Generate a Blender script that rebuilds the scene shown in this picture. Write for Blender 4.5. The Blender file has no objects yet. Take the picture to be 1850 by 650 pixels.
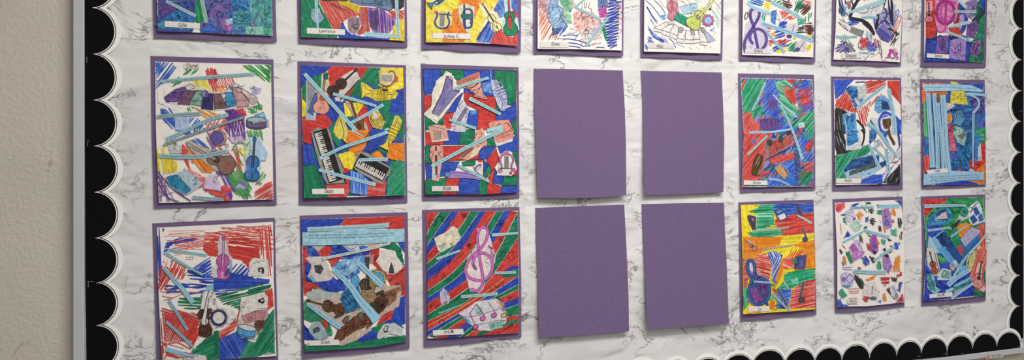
import bpy, math, random
from math import sin, cos, pi, radians, hypot, atan2
RNG = random.Random(7)
SC = bpy.context.scene
COL = SC.collection
# ---- camera model (image taken as 1850x650): the board is the plane y = 0, room side is -y
F, CX, CY = 1200.0, 925.0, 240.0
YAW = radians(16.7)
CAMY, CAMZ = -1.444, 1.63
SY, CYW = sin(YAW), cos(YAW)
def W(px, py, d=0.0):
    """point of the plane y = -d that the photograph shows at (px, py)"""
    x = px - CX
    t = (-d - CAMY) / (F * CYW - x * SY)
    return (t * (F * SY + x * CYW), -d, CAMZ + t * (CY - py))
def lin(c):
    return c / 12.92 if c <= 0.04045 else ((c + 0.055) / 1.055) ** 2.4
GAIN = 1.22
def C(h, k=None):
    """pigment albedo from the sRGB look of a colour under the room light"""
    if not isinstance(h, str): return h
    h = PAL.get(h, h)
    k = GAIN if k is None else k
    return tuple(min(0.9, k * lin(int(h[i:i + 2], 16) / 255)) for i in (1, 3, 5))
PAL = dict(R='#c03330', B='#2442a0', G='#0f7350', Y='#e6cf2b', O='#dd7d24', P='#64388a', W='#e7e2dc',
           S='#9fcbd8', K='#24222a', V='#6d5788', N='#5b3a2c', T='#b05a4a', M='#b04a94', L='#9db9d6',
           A='#3f7fae', D='#2c3f86', E='#4c8a78', Z='#8d8a8c', I='#2b2740', p='#e2b5b0')
# ---------------------------------------------------------------- materials
def nodes(name):
    m = bpy.data.materials.new(name); m.use_nodes = True
    nt = m.node_tree; nt.nodes.clear()
    out = nt.nodes.new('ShaderNodeOutputMaterial'); b = nt.nodes.new('ShaderNodeBsdfPrincipled')
    nt.links.new(b.outputs[0], out.inputs[0])
    def N(t, **kw):
        n = nt.nodes.new(t)
        for k, v in kw.items():
            if k.startswith('i_'): n.inputs[k[2:].replace('_', ' ')].default_value = v
            else: setattr(n, k, v)
        return n
    return m, nt, b, N, lambda a, c: nt.links.new(a, c)
def ramp(n, stops):
    e = n.color_ramp.elements
    while len(e) < len(stops): e.new(0.5)
    for el, (p, c) in zip(e, stops):
        el.position = p; el.color = (c, c, c, 1) if not isinstance(c, tuple) else (*c, 1)
def simple(name, col, rough=0.8, spec=0.3, metal=0.0, var=0.12, scale=400., bump=0.0, bscale=None, k=None):
    m, nt, b, N, ln = nodes(name)
    c = C(col, k)
    tc = N('ShaderNodeTexCoord'); nz = N('ShaderNodeTexNoise', i_Scale=scale, i_Detail=4.0)
    ln(tc.outputs['Object'], nz.inputs['Vector'])
    mr = N('ShaderNodeMapRange'); mr.inputs[1].default_value = .25; mr.inputs[2].default_value = .75
    mr.inputs[3].default_value = 1 - var; mr.inputs[4].default_value = 1 + var
    ln(nz.outputs[0], mr.inputs[0])
    mx = N('ShaderNodeVectorMath', operation='SCALE'); mx.inputs[0].default_value = c
    ln(mr.outputs[0], mx.inputs['Scale']); ln(mx.outputs[0], b.inputs['Base Color'])
    b.inputs['Roughness'].default_value = rough; b.inputs['Specular IOR Level'].default_value = spec
    b.inputs['Metallic'].default_value = metal
    if bump:
        n2 = N('ShaderNodeTexNoise', i_Scale=bscale or scale, i_Detail=3.0)
        ln(tc.outputs['Object'], n2.inputs['Vector'])
        bp = N('ShaderNodeBump', i_Strength=1.0, i_Distance=bump); ln(n2.outputs[0], bp.inputs['Height'])
        ln(bp.outputs[0], b.inputs['Normal'])
    return m
def pigment(name, grain, var):
    """coloured paper: colour comes from the mesh, waxy crayon grain lets a little paper through"""
    m, nt, b, N, ln = nodes(name)
    at = N('ShaderNodeAttribute', attribute_name='col')
    tc = N('ShaderNodeTexCoord')
    nz = N('ShaderNodeTexNoise', i_Scale=700.0, i_Detail=3.0); ln(tc.outputs['Object'], nz.inputs['Vector'])
    n3 = N('ShaderNodeTexNoise', i_Scale=130.0, i_Detail=3.0); ln(tc.outputs['Object'], n3.inputs['Vector'])
    mr = N('ShaderNodeMapRange'); mr.inputs[1].default_value = .3; mr.inputs[2].default_value = .7
    mr.inputs[3].default_value = 1 - var; mr.inputs[4].default_value = 1 + var; ln(n3.outputs[0], mr.inputs[0])
    sc = N('ShaderNodeVectorMath', operation='SCALE'); ln(at.outputs['Color'], sc.inputs[0]); ln(mr.outputs[0], sc.inputs['Scale'])
    r = N('ShaderNodeValToRGB'); ramp(r, [(0.55, 0.0), (0.75, grain)]); ln(nz.outputs[0], r.inputs[0])
    mx = N('ShaderNodeMix', data_type='RGBA'); mx.inputs[7].default_value = (.7, .67, .62, 1)
    ln(r.outputs[0], mx.inputs[0]); ln(sc.outputs[0], mx.inputs[6]); ln(mx.outputs[2], b.inputs['Base Color'])
    b.inputs['Roughness'].default_value = .6; b.inputs['Specular IOR Level'].default_value = .18
    return m
M_CRAYON = pigment('crayon on paper', .2, .2)
M_PRINT = pigment('printed paper', .0, .05)
M_PURPLE = simple('purple construction paper', '#6b5a7c', .9, .15, var=.2, scale=500, k=1.08)
M_STAPLE = simple('staple wire', '#c9c9cc', .35, .5, .8, var=.05)
# ---------------------------------------------------------------- mesh building
class Part:
    def __init__(s): s.v, s.f, s.c, s.m = [], [], [], []
    def add(s, vs, fs, col, mat=0):
        b = len(s.v); s.v += vs
        for f in fs: s.f.append([b + i for i in f]); s.c.append(col); s.m.append(mat)
    def build(s, name, parent=None, mats=(), loc=None, smooth=False, colour=True):
        o0 = loc if loc is not None else (parent['_w'] if parent is not None and '_w' in parent else (0, 0, 0))
        me = bpy.data.meshes.new(name)
        me.from_pydata([(x - o0[0], y - o0[1], z - o0[2]) for x, y, z in s.v], [], s.f)
        for m in mats: me.materials.append(m)
        if colour:
            a = me.color_attributes.new('col', 'FLOAT_COLOR', 'CORNER')
            buf = []
            for f, c in zip(s.f, s.c): buf += [c[0], c[1], c[2], 1.0] * len(f)
            a.data.foreach_set('color', buf)
        me.polygons.foreach_set('material_index', s.m)
        if smooth: me.polygons.foreach_set('use_smooth', [True] * len(s.f))
        me.update()
        o = bpy.data.objects.new(name, me); COL.objects.link(o)
        if parent is not None: o.parent = parent
        else: o.location = o0
        return o
def empty(name, loc):
    o = bpy.data.objects.new(name, None); COL.objects.link(o); o.location = loc; o.empty_display_size = .05
    o['_w'] = list(loc)
    return o
def tag(o, label=None, cat=None, group=None, kind=None):
    for k, v in (('label', label), ('category', cat), ('group', group), ('kind', kind)):
        if v: o[k] = v
    return o
def box(part, x0, x1, y0, y1, z0, z1, col=(1, 1, 1), mat=0):
    vs = [(x, y, z) for x in (x0, x1) for y in (y0, y1) for z in (z0, z1)]
    part.add(vs, [(0, 1, 3, 2), (4, 6, 7, 5), (0, 4, 5, 1), (2, 3, 7, 6), (0, 2, 6, 4), (1, 5, 7, 3)], col, mat)
_tx = {}
def glyphs(txt):
    if txt not in _tx:
        cu = bpy.data.curves.new('t', 'FONT'); cu.body = txt; cu.resolution_u = 1 if len(txt) > 16 else 3
        cu.offset = 0.016 if len(txt) > 10 else .012
        ob = bpy.data.objects.new('t', cu); COL.objects.link(ob)
        me = ob.evaluated_get(bpy.context.evaluated_depsgraph_get()).to_mesh()
        _tx[txt] = ([(v.co.x, v.co.y) for v in me.vertices], [tuple(p.vertices) for p in me.polygons])
        ob.evaluated_get(bpy.context.evaluated_depsgraph_get()).to_mesh_clear()
        bpy.data.objects.remove(ob); bpy.data.curves.remove(cu)
    return _tx[txt]
def Q(s):
    return [tuple(float(t) for t in p.split(',')) for p in s.split()] if isinstance(s, str) else [tuple(p) for p in s]
def smooth_path(p, closed=False, n=4):
    if len(p) < 3: return p
    out = []; m = len(p)
    for i in range(m if closed else m - 1):
        if closed: a, b, c, d = p[i - 1], p[i], p[(i + 1) % m], p[(i + 2) % m]
        else: a, b, c, d = p[max(i - 1, 0)], p[i], p[i + 1], p[min(i + 2, m - 1)]
        for k in range(n):
            t = k / n
            out.append(tuple(.5 * (2 * b[j] + (c[j] - a[j]) * t + (2 * a[j] - 5 * b[j] + 4 * c[j] - d[j]) * t * t
                                   + (3 * b[j] - a[j] - 3 * c[j] + d[j]) * t ** 3) for j in (0, 1)))
    if not closed: out.append(p[-1])
    return out
def along(path, t):
    """point and unit direction at arc fraction t of a polyline"""
    ls = [hypot(b[0] - a[0], b[1] - a[1]) for a, b in zip(path, path[1:])]
    s = max(0.0, min(1.0, t)) * sum(ls)
    for (a, b), l in zip(zip(path, path[1:]), ls):
        if s <= l or (a, b) == (path[-2], path[-1]):
            u = s / l if l else 0
            return (a[0] + (b[0] - a[0]) * u, a[1] + (b[1] - a[1]) * u), ((b[0] - a[0]) / (l or 1), (b[1] - a[1]) / (l or 1))
        s -= l
def inside(q, x, y):
    r = False; n = len(q)
    for i in range(n):
        (x0, y0), (x1, y1) = q[i - 1], q[i]
        if (y0 > y) != (y1 > y) and x < (x1 - x0) * (y - y0) / (y1 - y0) + x0: r = not r
    return r
def keep_in(q, x, y):
    """crayon stops at the paper's edge"""
    if inside(q, x, y): return x, y
    best = None
    for i in range(len(q)):
        (x0, y0), (x1, y1) = q[i - 1], q[i]; dx, dy = x1 - x0, y1 - y0
        t = max(0., min(1., ((x - x0) * dx + (y - y0) * dy) / ((dx * dx + dy * dy) or 1)))
        a, b = x0 + t * dx, y0 + t * dy; e = (a - x) ** 2 + (b - y) ** 2
        if best is None or e < best[0]: best = (e, a, b)
    return best[1], best[2]
STEP = 6e-6      # pigment layer height
SHEET = 6e-5     # paper thickness of a glued piece
class Drawing:
    """a child's collage glued on a purple sheet.  back = (top, right, bottom, left) edges; sheet = outline; all read off the photo plane"""
    def __init__(s, label, back, sheet, white='W', lift=.003, slift=.003, wave=.0, wn=2.0, cat='drawing', group='collages on the bulletin board', staples=()):
        t, r, b, l = [Q(e) for e in back]
        mid = along(b, .5)[0]
        s.root = empty('mounted_drawing', W(mid[0], mid[1], 0.0012)); tag(s.root, label, cat, group)
        s.ztop = W(t[0][0], t[0][1])[2]; s.h = s.ztop - W(mid[0], mid[1])[2]
        backing(s.root, t, r, b, l, lift, wave, wn)
        s.d0 = .0022; s.kz = (lift + slift + wave) / s.h
        s.lift = 0.0; s.ox = s.oy = 0.0; s.sc = 1.0; s.tr = None
        s.edge = Q(sheet); s.clip = None; s.sheet = Part(); s.cur = s.sheet; s.subs = []; s.low = .00012
        s.slab(Q(sheet), C(white), 1, .0003)
        for st in staples: staple(s.root, *st)
    def at(s, X, Y):
        return s.ox + X / s.sc, s.oy + Y / s.sc
    def o(s, ox, oy, sc):
        s.ox, s.oy, s.sc = ox, oy, sc; return s
    def V(s, X, Y, lift=None):
        px, py = s.at(X, Y); L = s.lift if lift is None else lift; d = s.d0 + L
        for _ in range(2): d = s.d0 + L + s.kz * (s.ztop - W(px, py, d)[2])
        return W(px, py, d)
    def X(s, p):
        if s.tr is None: return p
        cx, cy, ln, ca, sa, fy, sq = s.tr
        return [(cx + sq * (x * ln * ca - y * ln * fy * sa), cy + x * ln * sa + y * ln * fy * ca) for x, y in p]
    def frame(s, cx, cy, ln, ang, fy=1.0, sq=1.0):
        a = radians(ang); s.tr = (cx, cy, ln, cos(a), sin(a), fy, sq); return s
    def hold(s, p):
        c = s.edge if s.cur is s.sheet else s.piece
        return [((u - s.ox) * s.sc, (v - s.oy) * s.sc) for u, v in (keep_in(c, *s.at(*q)) for q in p)]
    def slab(s, p, col, mat, th):
        s.lift += th
        n = len(p); top = [s.V(*q) for q in p]; bot = [s.V(q[0], q[1], s.lift - th) for q in p]
        s.cur.add(top, [tuple(range(n))], col, mat)
        s.cur.add(top + bot, [(i, (i + 1) % n, n + (i + 1) % n, n + i) for i in range(n)], col, mat)
        s.lift += STEP
    def poly(s, p, col, mat=0, sm=False):
        p = s.X(Q(p))
        if sm: p = smooth_path(p, True, 3)
        s.cur.add([s.V(*q) for q in p], [tuple(range(len(p)))], C(col), mat); s.lift += STEP
        return s
    def ribbon(s, p, w, col, lift=0., mat=0, taper=True):
        n = len(p); vs = []
        for i, (x, y) in enumerate(p):
            a, b = p[max(i - 1, 0)], p[min(i + 1, n - 1)]
            dx, dy = b[0] - a[0], b[1] - a[1]; l = hypot(dx, dy) or 1
            h = w * .5 * (.55 if taper and i in (0, n - 1) else 1)
            if s.clip:
                e = []
                for g in (1, -1):
                    u, v = s.at(x - g * dy / l * h, y + g * dx / l * h); u, v = keep_in(s.clip, u, v)
                    e.append(s.V((u - s.ox) * s.sc, (v - s.oy) * s.sc, s.lift + lift))
                vs += e; continue
            vs += [s.V(x - dy / l * h, y + dx / l * h, s.lift + lift), s.V(x + dy / l * h, y - dx / l * h, s.lift + lift)]
        s.cur.add(vs, [(2 * i, 2 * i + 1, 2 * i + 3, 2 * i + 2) for i in range(n - 1)], col, mat)
    def ink(s, p, col='K', w=3, closed=False, sm=True, mat=0):
        p = s.X(Q(p))
        if sm: p = smooth_path(p, closed)
        if closed: p = p + [p[0], p[1]]
        s.ribbon(p, w, C(col), 0., mat, not closed); s.lift += STEP
        return s
    def lines(s, many, col='K', w=3, sm=True):
        for p in many.split('|'): s.ink(p.strip(), col, w, False, sm)
        return s
    def hatch(s, p, col, ang=0, sp=6, w=6, base=None, gap=.15, L=None, jit=.14, wob=.42, ext=.1):
        p = s.X(Q(p)); w *= 1.2 if base else 1.35
        if base: s.cur.add([s.V(*q) for q in s.hold(p)], [tuple(range(len(p)))], C(base), 0); s.lift += STEP
        cols = [C(c) for c in (col if isinstance(col, (list, tuple)) else [col])]
        s.clip = s.edge if s.cur is s.sheet else s.piece
        a = radians(ang); ca, sa = cos(a), sin(a)
        r = [(x * ca + y * sa, -x * sa + y * ca) for x, y in p]
        v = min(q[1] for q in r) + sp * .4; vm = max(q[1] for q in r); n = len(r); k = 0
        while v < vm:
            us = []
            for i in range(n):
                (u0, v0), (u1, v1) = r[i], r[(i + 1) % n]
                if (v0 > v) != (v1 > v): us.append(u0 + (v - v0) / (v1 - v0) * (u1 - u0))
            us.sort()
            for u0, u1 in zip(us[::2], us[1::2]):
                u = u0 - ext * w * RNG.random(); end = u1 + ext * w * RNG.random()
                while u < end - .5:
                    l = (L * RNG.uniform(.5, 1.5)) if L else (end - u)
                    e = min(u + l, end)
                    if RNG.random() > gap and e - u > .6:
                        j0, j1, jm = [RNG.uniform(-wob, wob) * sp for _ in range(3)]
                        kk = 1 + RNG.uniform(-jit, jit); c = RNG.choice(cols)
                        q = [(u, v + j0), ((u + e) / 2, v + (j0 + j1) / 2 + jm * .5), (e, v + j1)]
                        s.ribbon([(x * ca - y * sa, x * sa + y * ca) for x, y in q], w * RNG.uniform(.7, 1.15),
                                 tuple(min(.92, z * kk) for z in c), (k % 3) * STEP)
                        k += 1
                    u = e
            v += sp * RNG.uniform(.75, 1.25)
        s.lift += 3 * STEP; s.clip = None
        return s
    def wash(s, p, cols, sz=14, base=None, ang=None, jit=.2):
        """watery paint: broad overlapping dabs"""
        cols = [cols] if isinstance(cols, str) else cols
        return s.hatch(p, cols, RNG.uniform(0, 180) if ang is None else ang, sz * .5, sz * .9, base or cols[0], .12, sz * 2.2, jit, .4, -.2)
    def zig(s, p, col, ang=0, sp=7, w=3):
        """one continuous back-and-forth pen line"""
        p = s.X(Q(p)); a = radians(ang); ca, sa = cos(a), sin(a)
        r = [(x * ca + y * sa, -x * sa + y * ca) for x, y in p]
        v = min(q[1] for q in r) + .3 * sp; vm = max(q[1] for q in r); n = len(r); out = []; fl = False
        while v < vm:
            us = []
            for i in range(n):
                (u0, v0), (u1, v1) = r[i], r[(i + 1) % n]
                if (v0 > v) != (v1 > v): us.append(u0 + (v - v0) / (v1 - v0) * (u1 - u0))
            if len(us) >= 2:
                e = [min(us), max(us)]
                if fl: e.reverse()
                fl = not fl
                out += [(e[0] + RNG.uniform(-1, 1) * sp * .4, v), (e[1] + RNG.uniform(-1, 1) * sp * .4, v + sp * .25)]
            v += sp * RNG.uniform(.35, .7)
        if len(out) > 2: s.ink([(x * ca - y * sa, x * sa + y * ca) for x, y in out], col, w)
        return s
    def ell(s, cx, cy, rx, ry=None, col='K', w=None, fill=None, a0=0, a1=360, rot=0, n=20):
        ry = rx if ry is None else ry; c, k = cos(radians(rot)), sin(radians(rot))
        q = [(cos(radians(a0 + (a1 - a0) * i / n)) * rx, sin(radians(a0 + (a1 - a0) * i / n)) * ry) for i in range(n + 1)]
        q = [(cx + x * c - y * k, cy + x * k + y * c) for x, y in q]
        if fill: s.poly(q[:-1] if a1 - a0 >= 360 else q, fill)
        if w: s.ink(q, col, w, False, False)
        return s
    # ---- glued pieces
    def cut(s, p, col='W', name='paper_cutout', label=None, sm=False):
        s.end(); s.tr = None
        p = Q(p)
        if sm: p = smooth_path(p, True, 3)
        s.cur = Part(); s.curname = (name, label); s.piece = [s.at(*q) for q in p]; s.lift += SHEET * .3; s.slab(p, C(col), 0, SHEET); return s
    def end(s):
        if s.cur is not s.sheet:
            s.subs.append((s.cur, *s.curname)); s.cur = s.sheet
        s.tr = None
        return s
    def text(s, path, h, txt, col='#3d4a55', t0=.04, t1=.96, off=0., fit=True):
        vs, fs = glyphs(txt); path = Q(path)
        x0 = min(v[0] for v in vs); x1 = max(v[0] for v in vs)
        tot = sum(hypot(b[0] - a[0], b[1] - a[1]) for a, b in zip(path, path[1:]))
        out = []
        for x, y in vs:
            t = t0 + (t1 - t0) * (x - x0) / (x1 - x0)
            p, d = along(path, t); k = h / .7 * (y - .25) + off
            out.append(s.V(p[0] + d[1] * k, p[1] - d[0] * k))
        s.cur.add(out, fs, C(col), 1); s.lift += STEP
        return s
    def strip(s, path, w, txt=None, w2=None, col='S', h=None, off=0., t0=.04, t1=.96, label=None, lines=None):
        s.end(); path = Q(path)
        if len(path) > 2: path = smooth_path(path, False, 3)
        w2 = w if w2 is None else w2; n = len(path); a, b = [], []
        for i, (x, y) in enumerate(path):
            p0, p1 = path[max(i - 1, 0)], path[min(i + 1, n - 1)]
            l = hypot(p1[0] - p0[0], p1[1] - p0[1]) or 1; hx, hy = (p1[1] - p0[1]) / l, -(p1[0] - p0[0]) / l
            k = .44 * (w + (w2 - w) * i / (n - 1)) * RNG.uniform(.94, 1.06)
            a.append((x + hx * k, y + hy * k)); b.append((x - hx * k, y - hy * k))
        s.cur = Part(); s.curname = ('text_strip', label); s.lift += SHEET * .3; s.slab(a + b[::-1], C(col), 1, SHEET)
        if txt: s.text(path, h or min(w, w2) * .38, txt, '#3c4b57', t0, t1, off)
        return s.end()
    def name(s, quad, txt, x0, y0, x1, y1, h, col='#dcd8d4'):
        s.end(); s.cur = Part(); s.curname = ('name_tag', None); s.lift += SHEET; s.slab(Q(quad), C(col), 1, SHEET)
        s.text([(x0, y0), (x1, y1)], h, txt, '#2c2c30', 0, 1)
        return s.end()
    def done(s):
        s.end(); sh = s.sheet.build('drawing_sheet', s.root, [M_CRAYON, M_PRINT])
        sh['_w'] = s.root['_w']
        for p, nm, lb in s.subs:
            c = p.build(nm, sh, [M_CRAYON, M_PRINT])
            if lb: c['label'] = lb
        del sh['_w']; del s.root['_w']
def staple(root, px, py, d=.006, ang=0., L=.0115, horiz=True):
    p = Part(); x, y, z = W(px, py, d); h = L / 2; a = radians(ang)
    for (u0, u1, y0, y1) in ((-h, h, -d - .0005, -d), (-h, -h + .0005, -d, -.0004), (h - .0005, h, -d, -.0004)):
        vs = []
        for u in (u0, u1):
            for yy in (y0, y1):
                for w in (-.0003, .0003): vs.append((x + u * cos(a) - w * sin(a), yy, z + u * sin(a) + w * cos(a)))
        p.add(vs, [(0, 1, 3, 2), (4, 6, 7, 5), (0, 4, 5, 1), (2, 3, 7, 6), (0, 2, 6, 4), (1, 5, 7, 3)], (1, 1, 1))
    return p.build('staple', root, [M_STAPLE], colour=False)
def backing(root, t, r, b, l, lift, wave, wn, nu=14, nv=18, dfun=None, name='purple_backing'):
    p = Part(); g = []; ph = RNG.uniform(0, 6)
    zt = W(*t[0])[2]
    for j in range(nv + 1):
        v = j / nv
        for i in range(nu + 1):
            u = i / nu
            T, B, Lf, R = along(t, u)[0], along(b, u)[0], along(l, v)[0], along(r, v)[0]
            q = [(1 - v) * T[k] + v * B[k] + (1 - u) * Lf[k] + u * R[k]
                 - ((1 - u) * (1 - v) * t[0][k] + u * (1 - v) * t[-1][k] + (1 - u) * v * b[0][k] + u * v * b[-1][k]) for k in (0, 1)]
            d = dfun(u, v) if dfun else .0012 + lift * v ** 1.4 + wave * v ** 3 * (.5 + .5 * sin(u * wn * 2 * pi + ph))
            g.append((W(q[0], q[1], d), W(q[0], q[1], d - .0003)))
    n1 = nu + 1; N = len(g)
    vs = [a for a, _ in g] + [c for _, c in g]
    fs = []
    for j in range(nv):
        for i in range(nu):
            a = j * n1 + i; f = (a, a + n1, a + n1 + 1, a + 1); fs += [f, tuple(N + k for k in reversed(f))]
    rim = [i for i in range(n1)] + [j * n1 + nu for j in range(1, nv + 1)] + [nv * n1 + i for i in range(nu - 1, -1, -1)] + [j * n1 for j in range(nv - 1, 0, -1)]
    p.add(vs, fs, (1, 1, 1))
    for a, c in zip(rim, rim[1:] + rim[:1]): p.add([vs[a], vs[c], vs[N + c], vs[N + a]], [(0, 1, 2, 3)], (1, 1, 1))
    return p.build(name, root, [M_PURPLE], smooth=True, colour=False)
# ---------------------------------------------------------------- drawn instruments, unit length along +x, head/bell as noted
def _mirror(h): return h + [(x, -y) for x, y in reversed(h)]
def guitar(s, cx, cy, ln, ang, body='T', neck='Z', hole='K', fy=1., ink='K', w=3, sq=1.):
    s.frame(cx, cy, ln, ang, fy, sq)
    h = [(-.5, .03), (-.49, .11), (-.42, .19), (-.31, .2), (-.22, .13), (-.16, .115), (-.06, .15), (.01, .12), (.05, .03)]
    pts = smooth_path(_mirror(h), True, 2); s.poly(pts, body); s.ink(pts, ink, w, True, False)
    nk = [(-.1, .025), (.4, .022), (.41, .04), (.5, .03), (.5, -.03), (.41, -.04), (.4, -.022), (-.1, -.025)]
    s.ell(-.13, 0, .065, .065, ink, w * .8, hole); s.poly(nk, neck); s.ink(nk, ink, w * .8, True, False)
    s.ink([(-.36, .07), (-.36, -.07)], ink, w)
    s.tr = None; return s
def violin(s, cx, cy, ln, ang, body='T', neck='K', fy=1., ink='K', w=3, sq=1.):
    s.frame(cx, cy, ln, ang, fy, sq)
    h = [(-.5, .03), (-.49, .1), (-.42, .16), (-.33, .165), (-.28, .12), (-.22, .085), (-.17, .11), (-.13, .14), (-.04, .14), (.04, .09), (.07, .025)]
    pts = smooth_path(_mirror(h), True, 2); s.poly(pts, body); s.ink(pts, ink, w, True, False)
    s.poly([(-.2, .025), (.38, .02), (.38, -.02), (-.2, -.025)], neck); s.ink([(-.2, .025), (.38, .02), (.38, -.02), (-.2, -.025)], ink, w * .7, True, False)
    s.ell(.44, 0, .055, .035, ink, w, body)
    s.ink([(-.32, .08), (-.26, .055), (-.2, .075)], ink, w * .8); s.ink([(-.32, -.08), (-.26, -.055), (-.2, -.075)], ink, w * .8)
    s.poly([(-.47, .02), (-.33, .03), (-.33, -.03), (-.47, -.02)], neck)
    s.tr = None; return s
def trumpet(s, cx, cy, ln, ang, fill='Y', fy=1., ink='K', w=3, sq=1., valves=None):
    s.frame(cx, cy, ln, ang, fy, sq)
    bell = [(-.5, .2), (-.46, .2), (-.4, .1), (-.28, .04), (.1, .025), (.1, -.025), (-.28, -.03), (-.4, -.08), (-.46, -.18), (-.5, -.18)]
    s.poly(bell, fill); s.ink(bell, ink, w, True, False)
    loop = smooth_path([(-.16, .0), (-.2, .08), (-.14, .17), (.18, .18), (.32, .15), (.36, .08), (.3, .0)], False, 3)
    s.ink(loop, ink, w * 3.2, False, False); s.ink(loop, fill, w * 1.6, False, False)
    s.poly([(.05, .025), (.5, .02), (.5, -.02), (.05, -.025)], fill); s.ink([(.05, .025), (.5, .02), (.5, -.02), (.05, -.025)], ink, w * .8, True, False)
    for x in (-.06, .04, .14):
        q = [(x, .2), (x + .07, .2), (x + .07, -.1), (x, -.1)]
        s.poly(q, valves or fill); s.ink(q, ink, w * .8, True, False); s.ink([(x + .035, -.1), (x + .035, -.17)], ink, w); s.ink([(x, -.17), (x + .07, -.17)], ink, w * 1.3)
    s.tr = None; return s
def horn_coil(s, cx, cy, ln, ang, fill='Y', ink='K', w=3, fy=1., sq=1.):
    s.frame(cx, cy, ln, ang, fy, sq)
    for r in ([(-.3, .3), (.35, .3), (.45, .1), (.45, -.1), (.35, -.3), (-.3, -.3)],):
        q = smooth_path(r, True, 3); s.ink(q, ink, w * 4, True, False); s.ink(q, fill, w * 2.2, True, False)
    for x in (-.1, .05, .2):
        q = [(x, .26), (x + .08, .26), (x + .08, -.26), (x, -.26)]; s.poly(q, fill); s.ink(q, ink, w * .8, True, False)
    s.tr = None; return s
def drum(s, cx, cy, wd, ht, ang, side='A', top='L', ink='K', w=3, sq=1.):
    s.frame(cx, cy, 1., ang, 1., sq)
    a, b = wd / 2, ht / 2; k = wd * .16
    low = [(-a, -b), (-a, b)] + [(-a * cos(pi * i / 8), b + k * sin(pi * i / 8)) for i in range(9)] + [(a, -b)]
    s.poly(low, side); s.ink(low, ink, w, True, False)
    s.ell(0, -b, a, k, ink, w, top)
    z = [(-a + wd * i / 6, (-b + k * .7 * sin(pi * i / 6) if i % 2 else b + k * .8 * sin(pi * i / 6))) for i in range(7)]
    s.ink(z, ink, w * .8, False, False)
    s.ink([(-a * cos(pi * i / 8), b * .6 + k * sin(pi * i / 8)) for i in range(9)], ink, w * .8, False, False)
    s.tr = None; return s
def tambourine(s, cx, cy, r, ring='#3a3568', face='W', ink='K', w=3, sq=1., n=10, rw=.26, rot=0):
    s.frame(cx, cy, r, 0, 1., sq)
    for i in range(n):
        a = 2 * pi * i / n + rot; s.ell(cos(a) * 1.02, sin(a) * 1.02, .16, .16, ink, w * .8, face)
    s.ell(0, 0, 1, 1, ink, w, ring); s.ell(0, 0, 1 - rw, 1 - rw, ink, w, face)
    s.tr = None; return s
CLEF = [(-.1, .4), (-.05, .47), (.04, .45), (.07, .36), (.045, .2), (0, -.02), (-.07, -.24), (-.06, -.4), (.0, -.49), (.06, -.47), (.08, -.37),
        (.04, -.24), (-.05, -.12), (-.17, .02), (-.22, .14), (-.19, .25), (-.08, .33), (.07, .33), (.18, .26), (.2, .14), (.13, .05), (.02, .04), (-.07, .1), (-.08, .18), (-.03, .24)]
def clef(s, cx, cy, ht, col='P', w=10, ink='K', iw=3, sq=1., rot=0., pts=None):
    s.frame(cx, cy, ht, rot, 1., sq)
    p = smooth_path(pts or CLEF, False, 4)
    s.ink(p, ink, w + iw, False, False); s.ink(p, col, w, False, False)
    s.tr = None; return s
def note(s, x, y, x2, y2, r=6, col='P', ink='K', w=3, flag=None, sq=1.):
    """head at x,y; stem to x2,y2; flag = end point"""
    if flag: s.ink([(x2, y2), flag], ink, w * 2.2, False, False); s.ink([(x2, y2), flag], col, w, False, False)
    s.ink([(x + r * .7, y), (x2, y2)], ink, w * 1.3, False, False)
    s.ell(x, y, r * sq, r * .75, ink, w * .8, col, rot=-20)
    return s
def harp(s, q, body='P', strings='Z', ink='K', w=3, n=9):
    """q = column top, shoulder, foot, base back"""
    p = Q(q); s.poly(p, body); s.ink(p, ink, w, True, False)
    a, b, c, d = p[:4]
    for i in range(1, n):
        t = i / n; s.ink([(a[0] + (b[0] - a[0]) * t, a[1] + (b[1] - a[1]) * t), (d[0] + (c[0] - d[0]) * t, d[1] + (c[1] - d[1]) * t)], strings, w * .6, False, False)
    return s
def lyre(s, cx, cy, wd, ht, ang=0, arms='D', ink='K', strings='Z', w=4, flip=1):
    s.frame(cx, cy, 1., ang)
    a, b = wd / 2, ht / 2 * flip
    for sg in (-1, 1):
        p = smooth_path([(sg * a * .95, -b), (sg * a * .7, -b * .5), (sg * a * 1.0, b * .2), (sg * a * .7, b * .8), (0, b)], False, 4)
        s.ink(p, ink, w * 3, False, False); s.ink(p, arms, w * 1.8, False, False)
    s.poly([(-a * .38, -b * .75), (a * .38, -b * .75), (a * .3, b * .75), (-a * .3, b * .75)], strings)
    for i in range(6):
        x = (-.36 + .144 * i) * a; s.ink([(x, -b * .8), (x * .85, b * .75)], ink, w * .4, False, False)
    s.ink([(-a * 1.0, -b * .72), (a * 1.0, -b * .72)], ink, w * 1.8, False, False)
    s.tr = None; return s
def keyfan(s, quads, blacks, fill='W', black='Z', ink='K', w=3, front=0.):
    """curved piano keys: each quad is back-left, back-right, front-right, front-left"""
    fills = fill if isinstance(fill, list) else [fill]
    for i, q in enumerate(quads):
        p = Q(q); s.poly(p, fills[i % len(fills)]); s.ink(p, ink, w, True, False)
        if front:
            (ax, ay), (bx, by), (c0, c1), (d0, d1) = p
            s.ink([(d0 + (ax - d0) * front, d1 + (ay - d1) * front), (c0 + (bx - c0) * front, c1 + (by - c1) * front)], ink, w * .8, False, False)
    for q in blacks:
        p = Q(q); s.poly(p, black); s.ink(p, ink, w, True, False)
    return s
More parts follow.
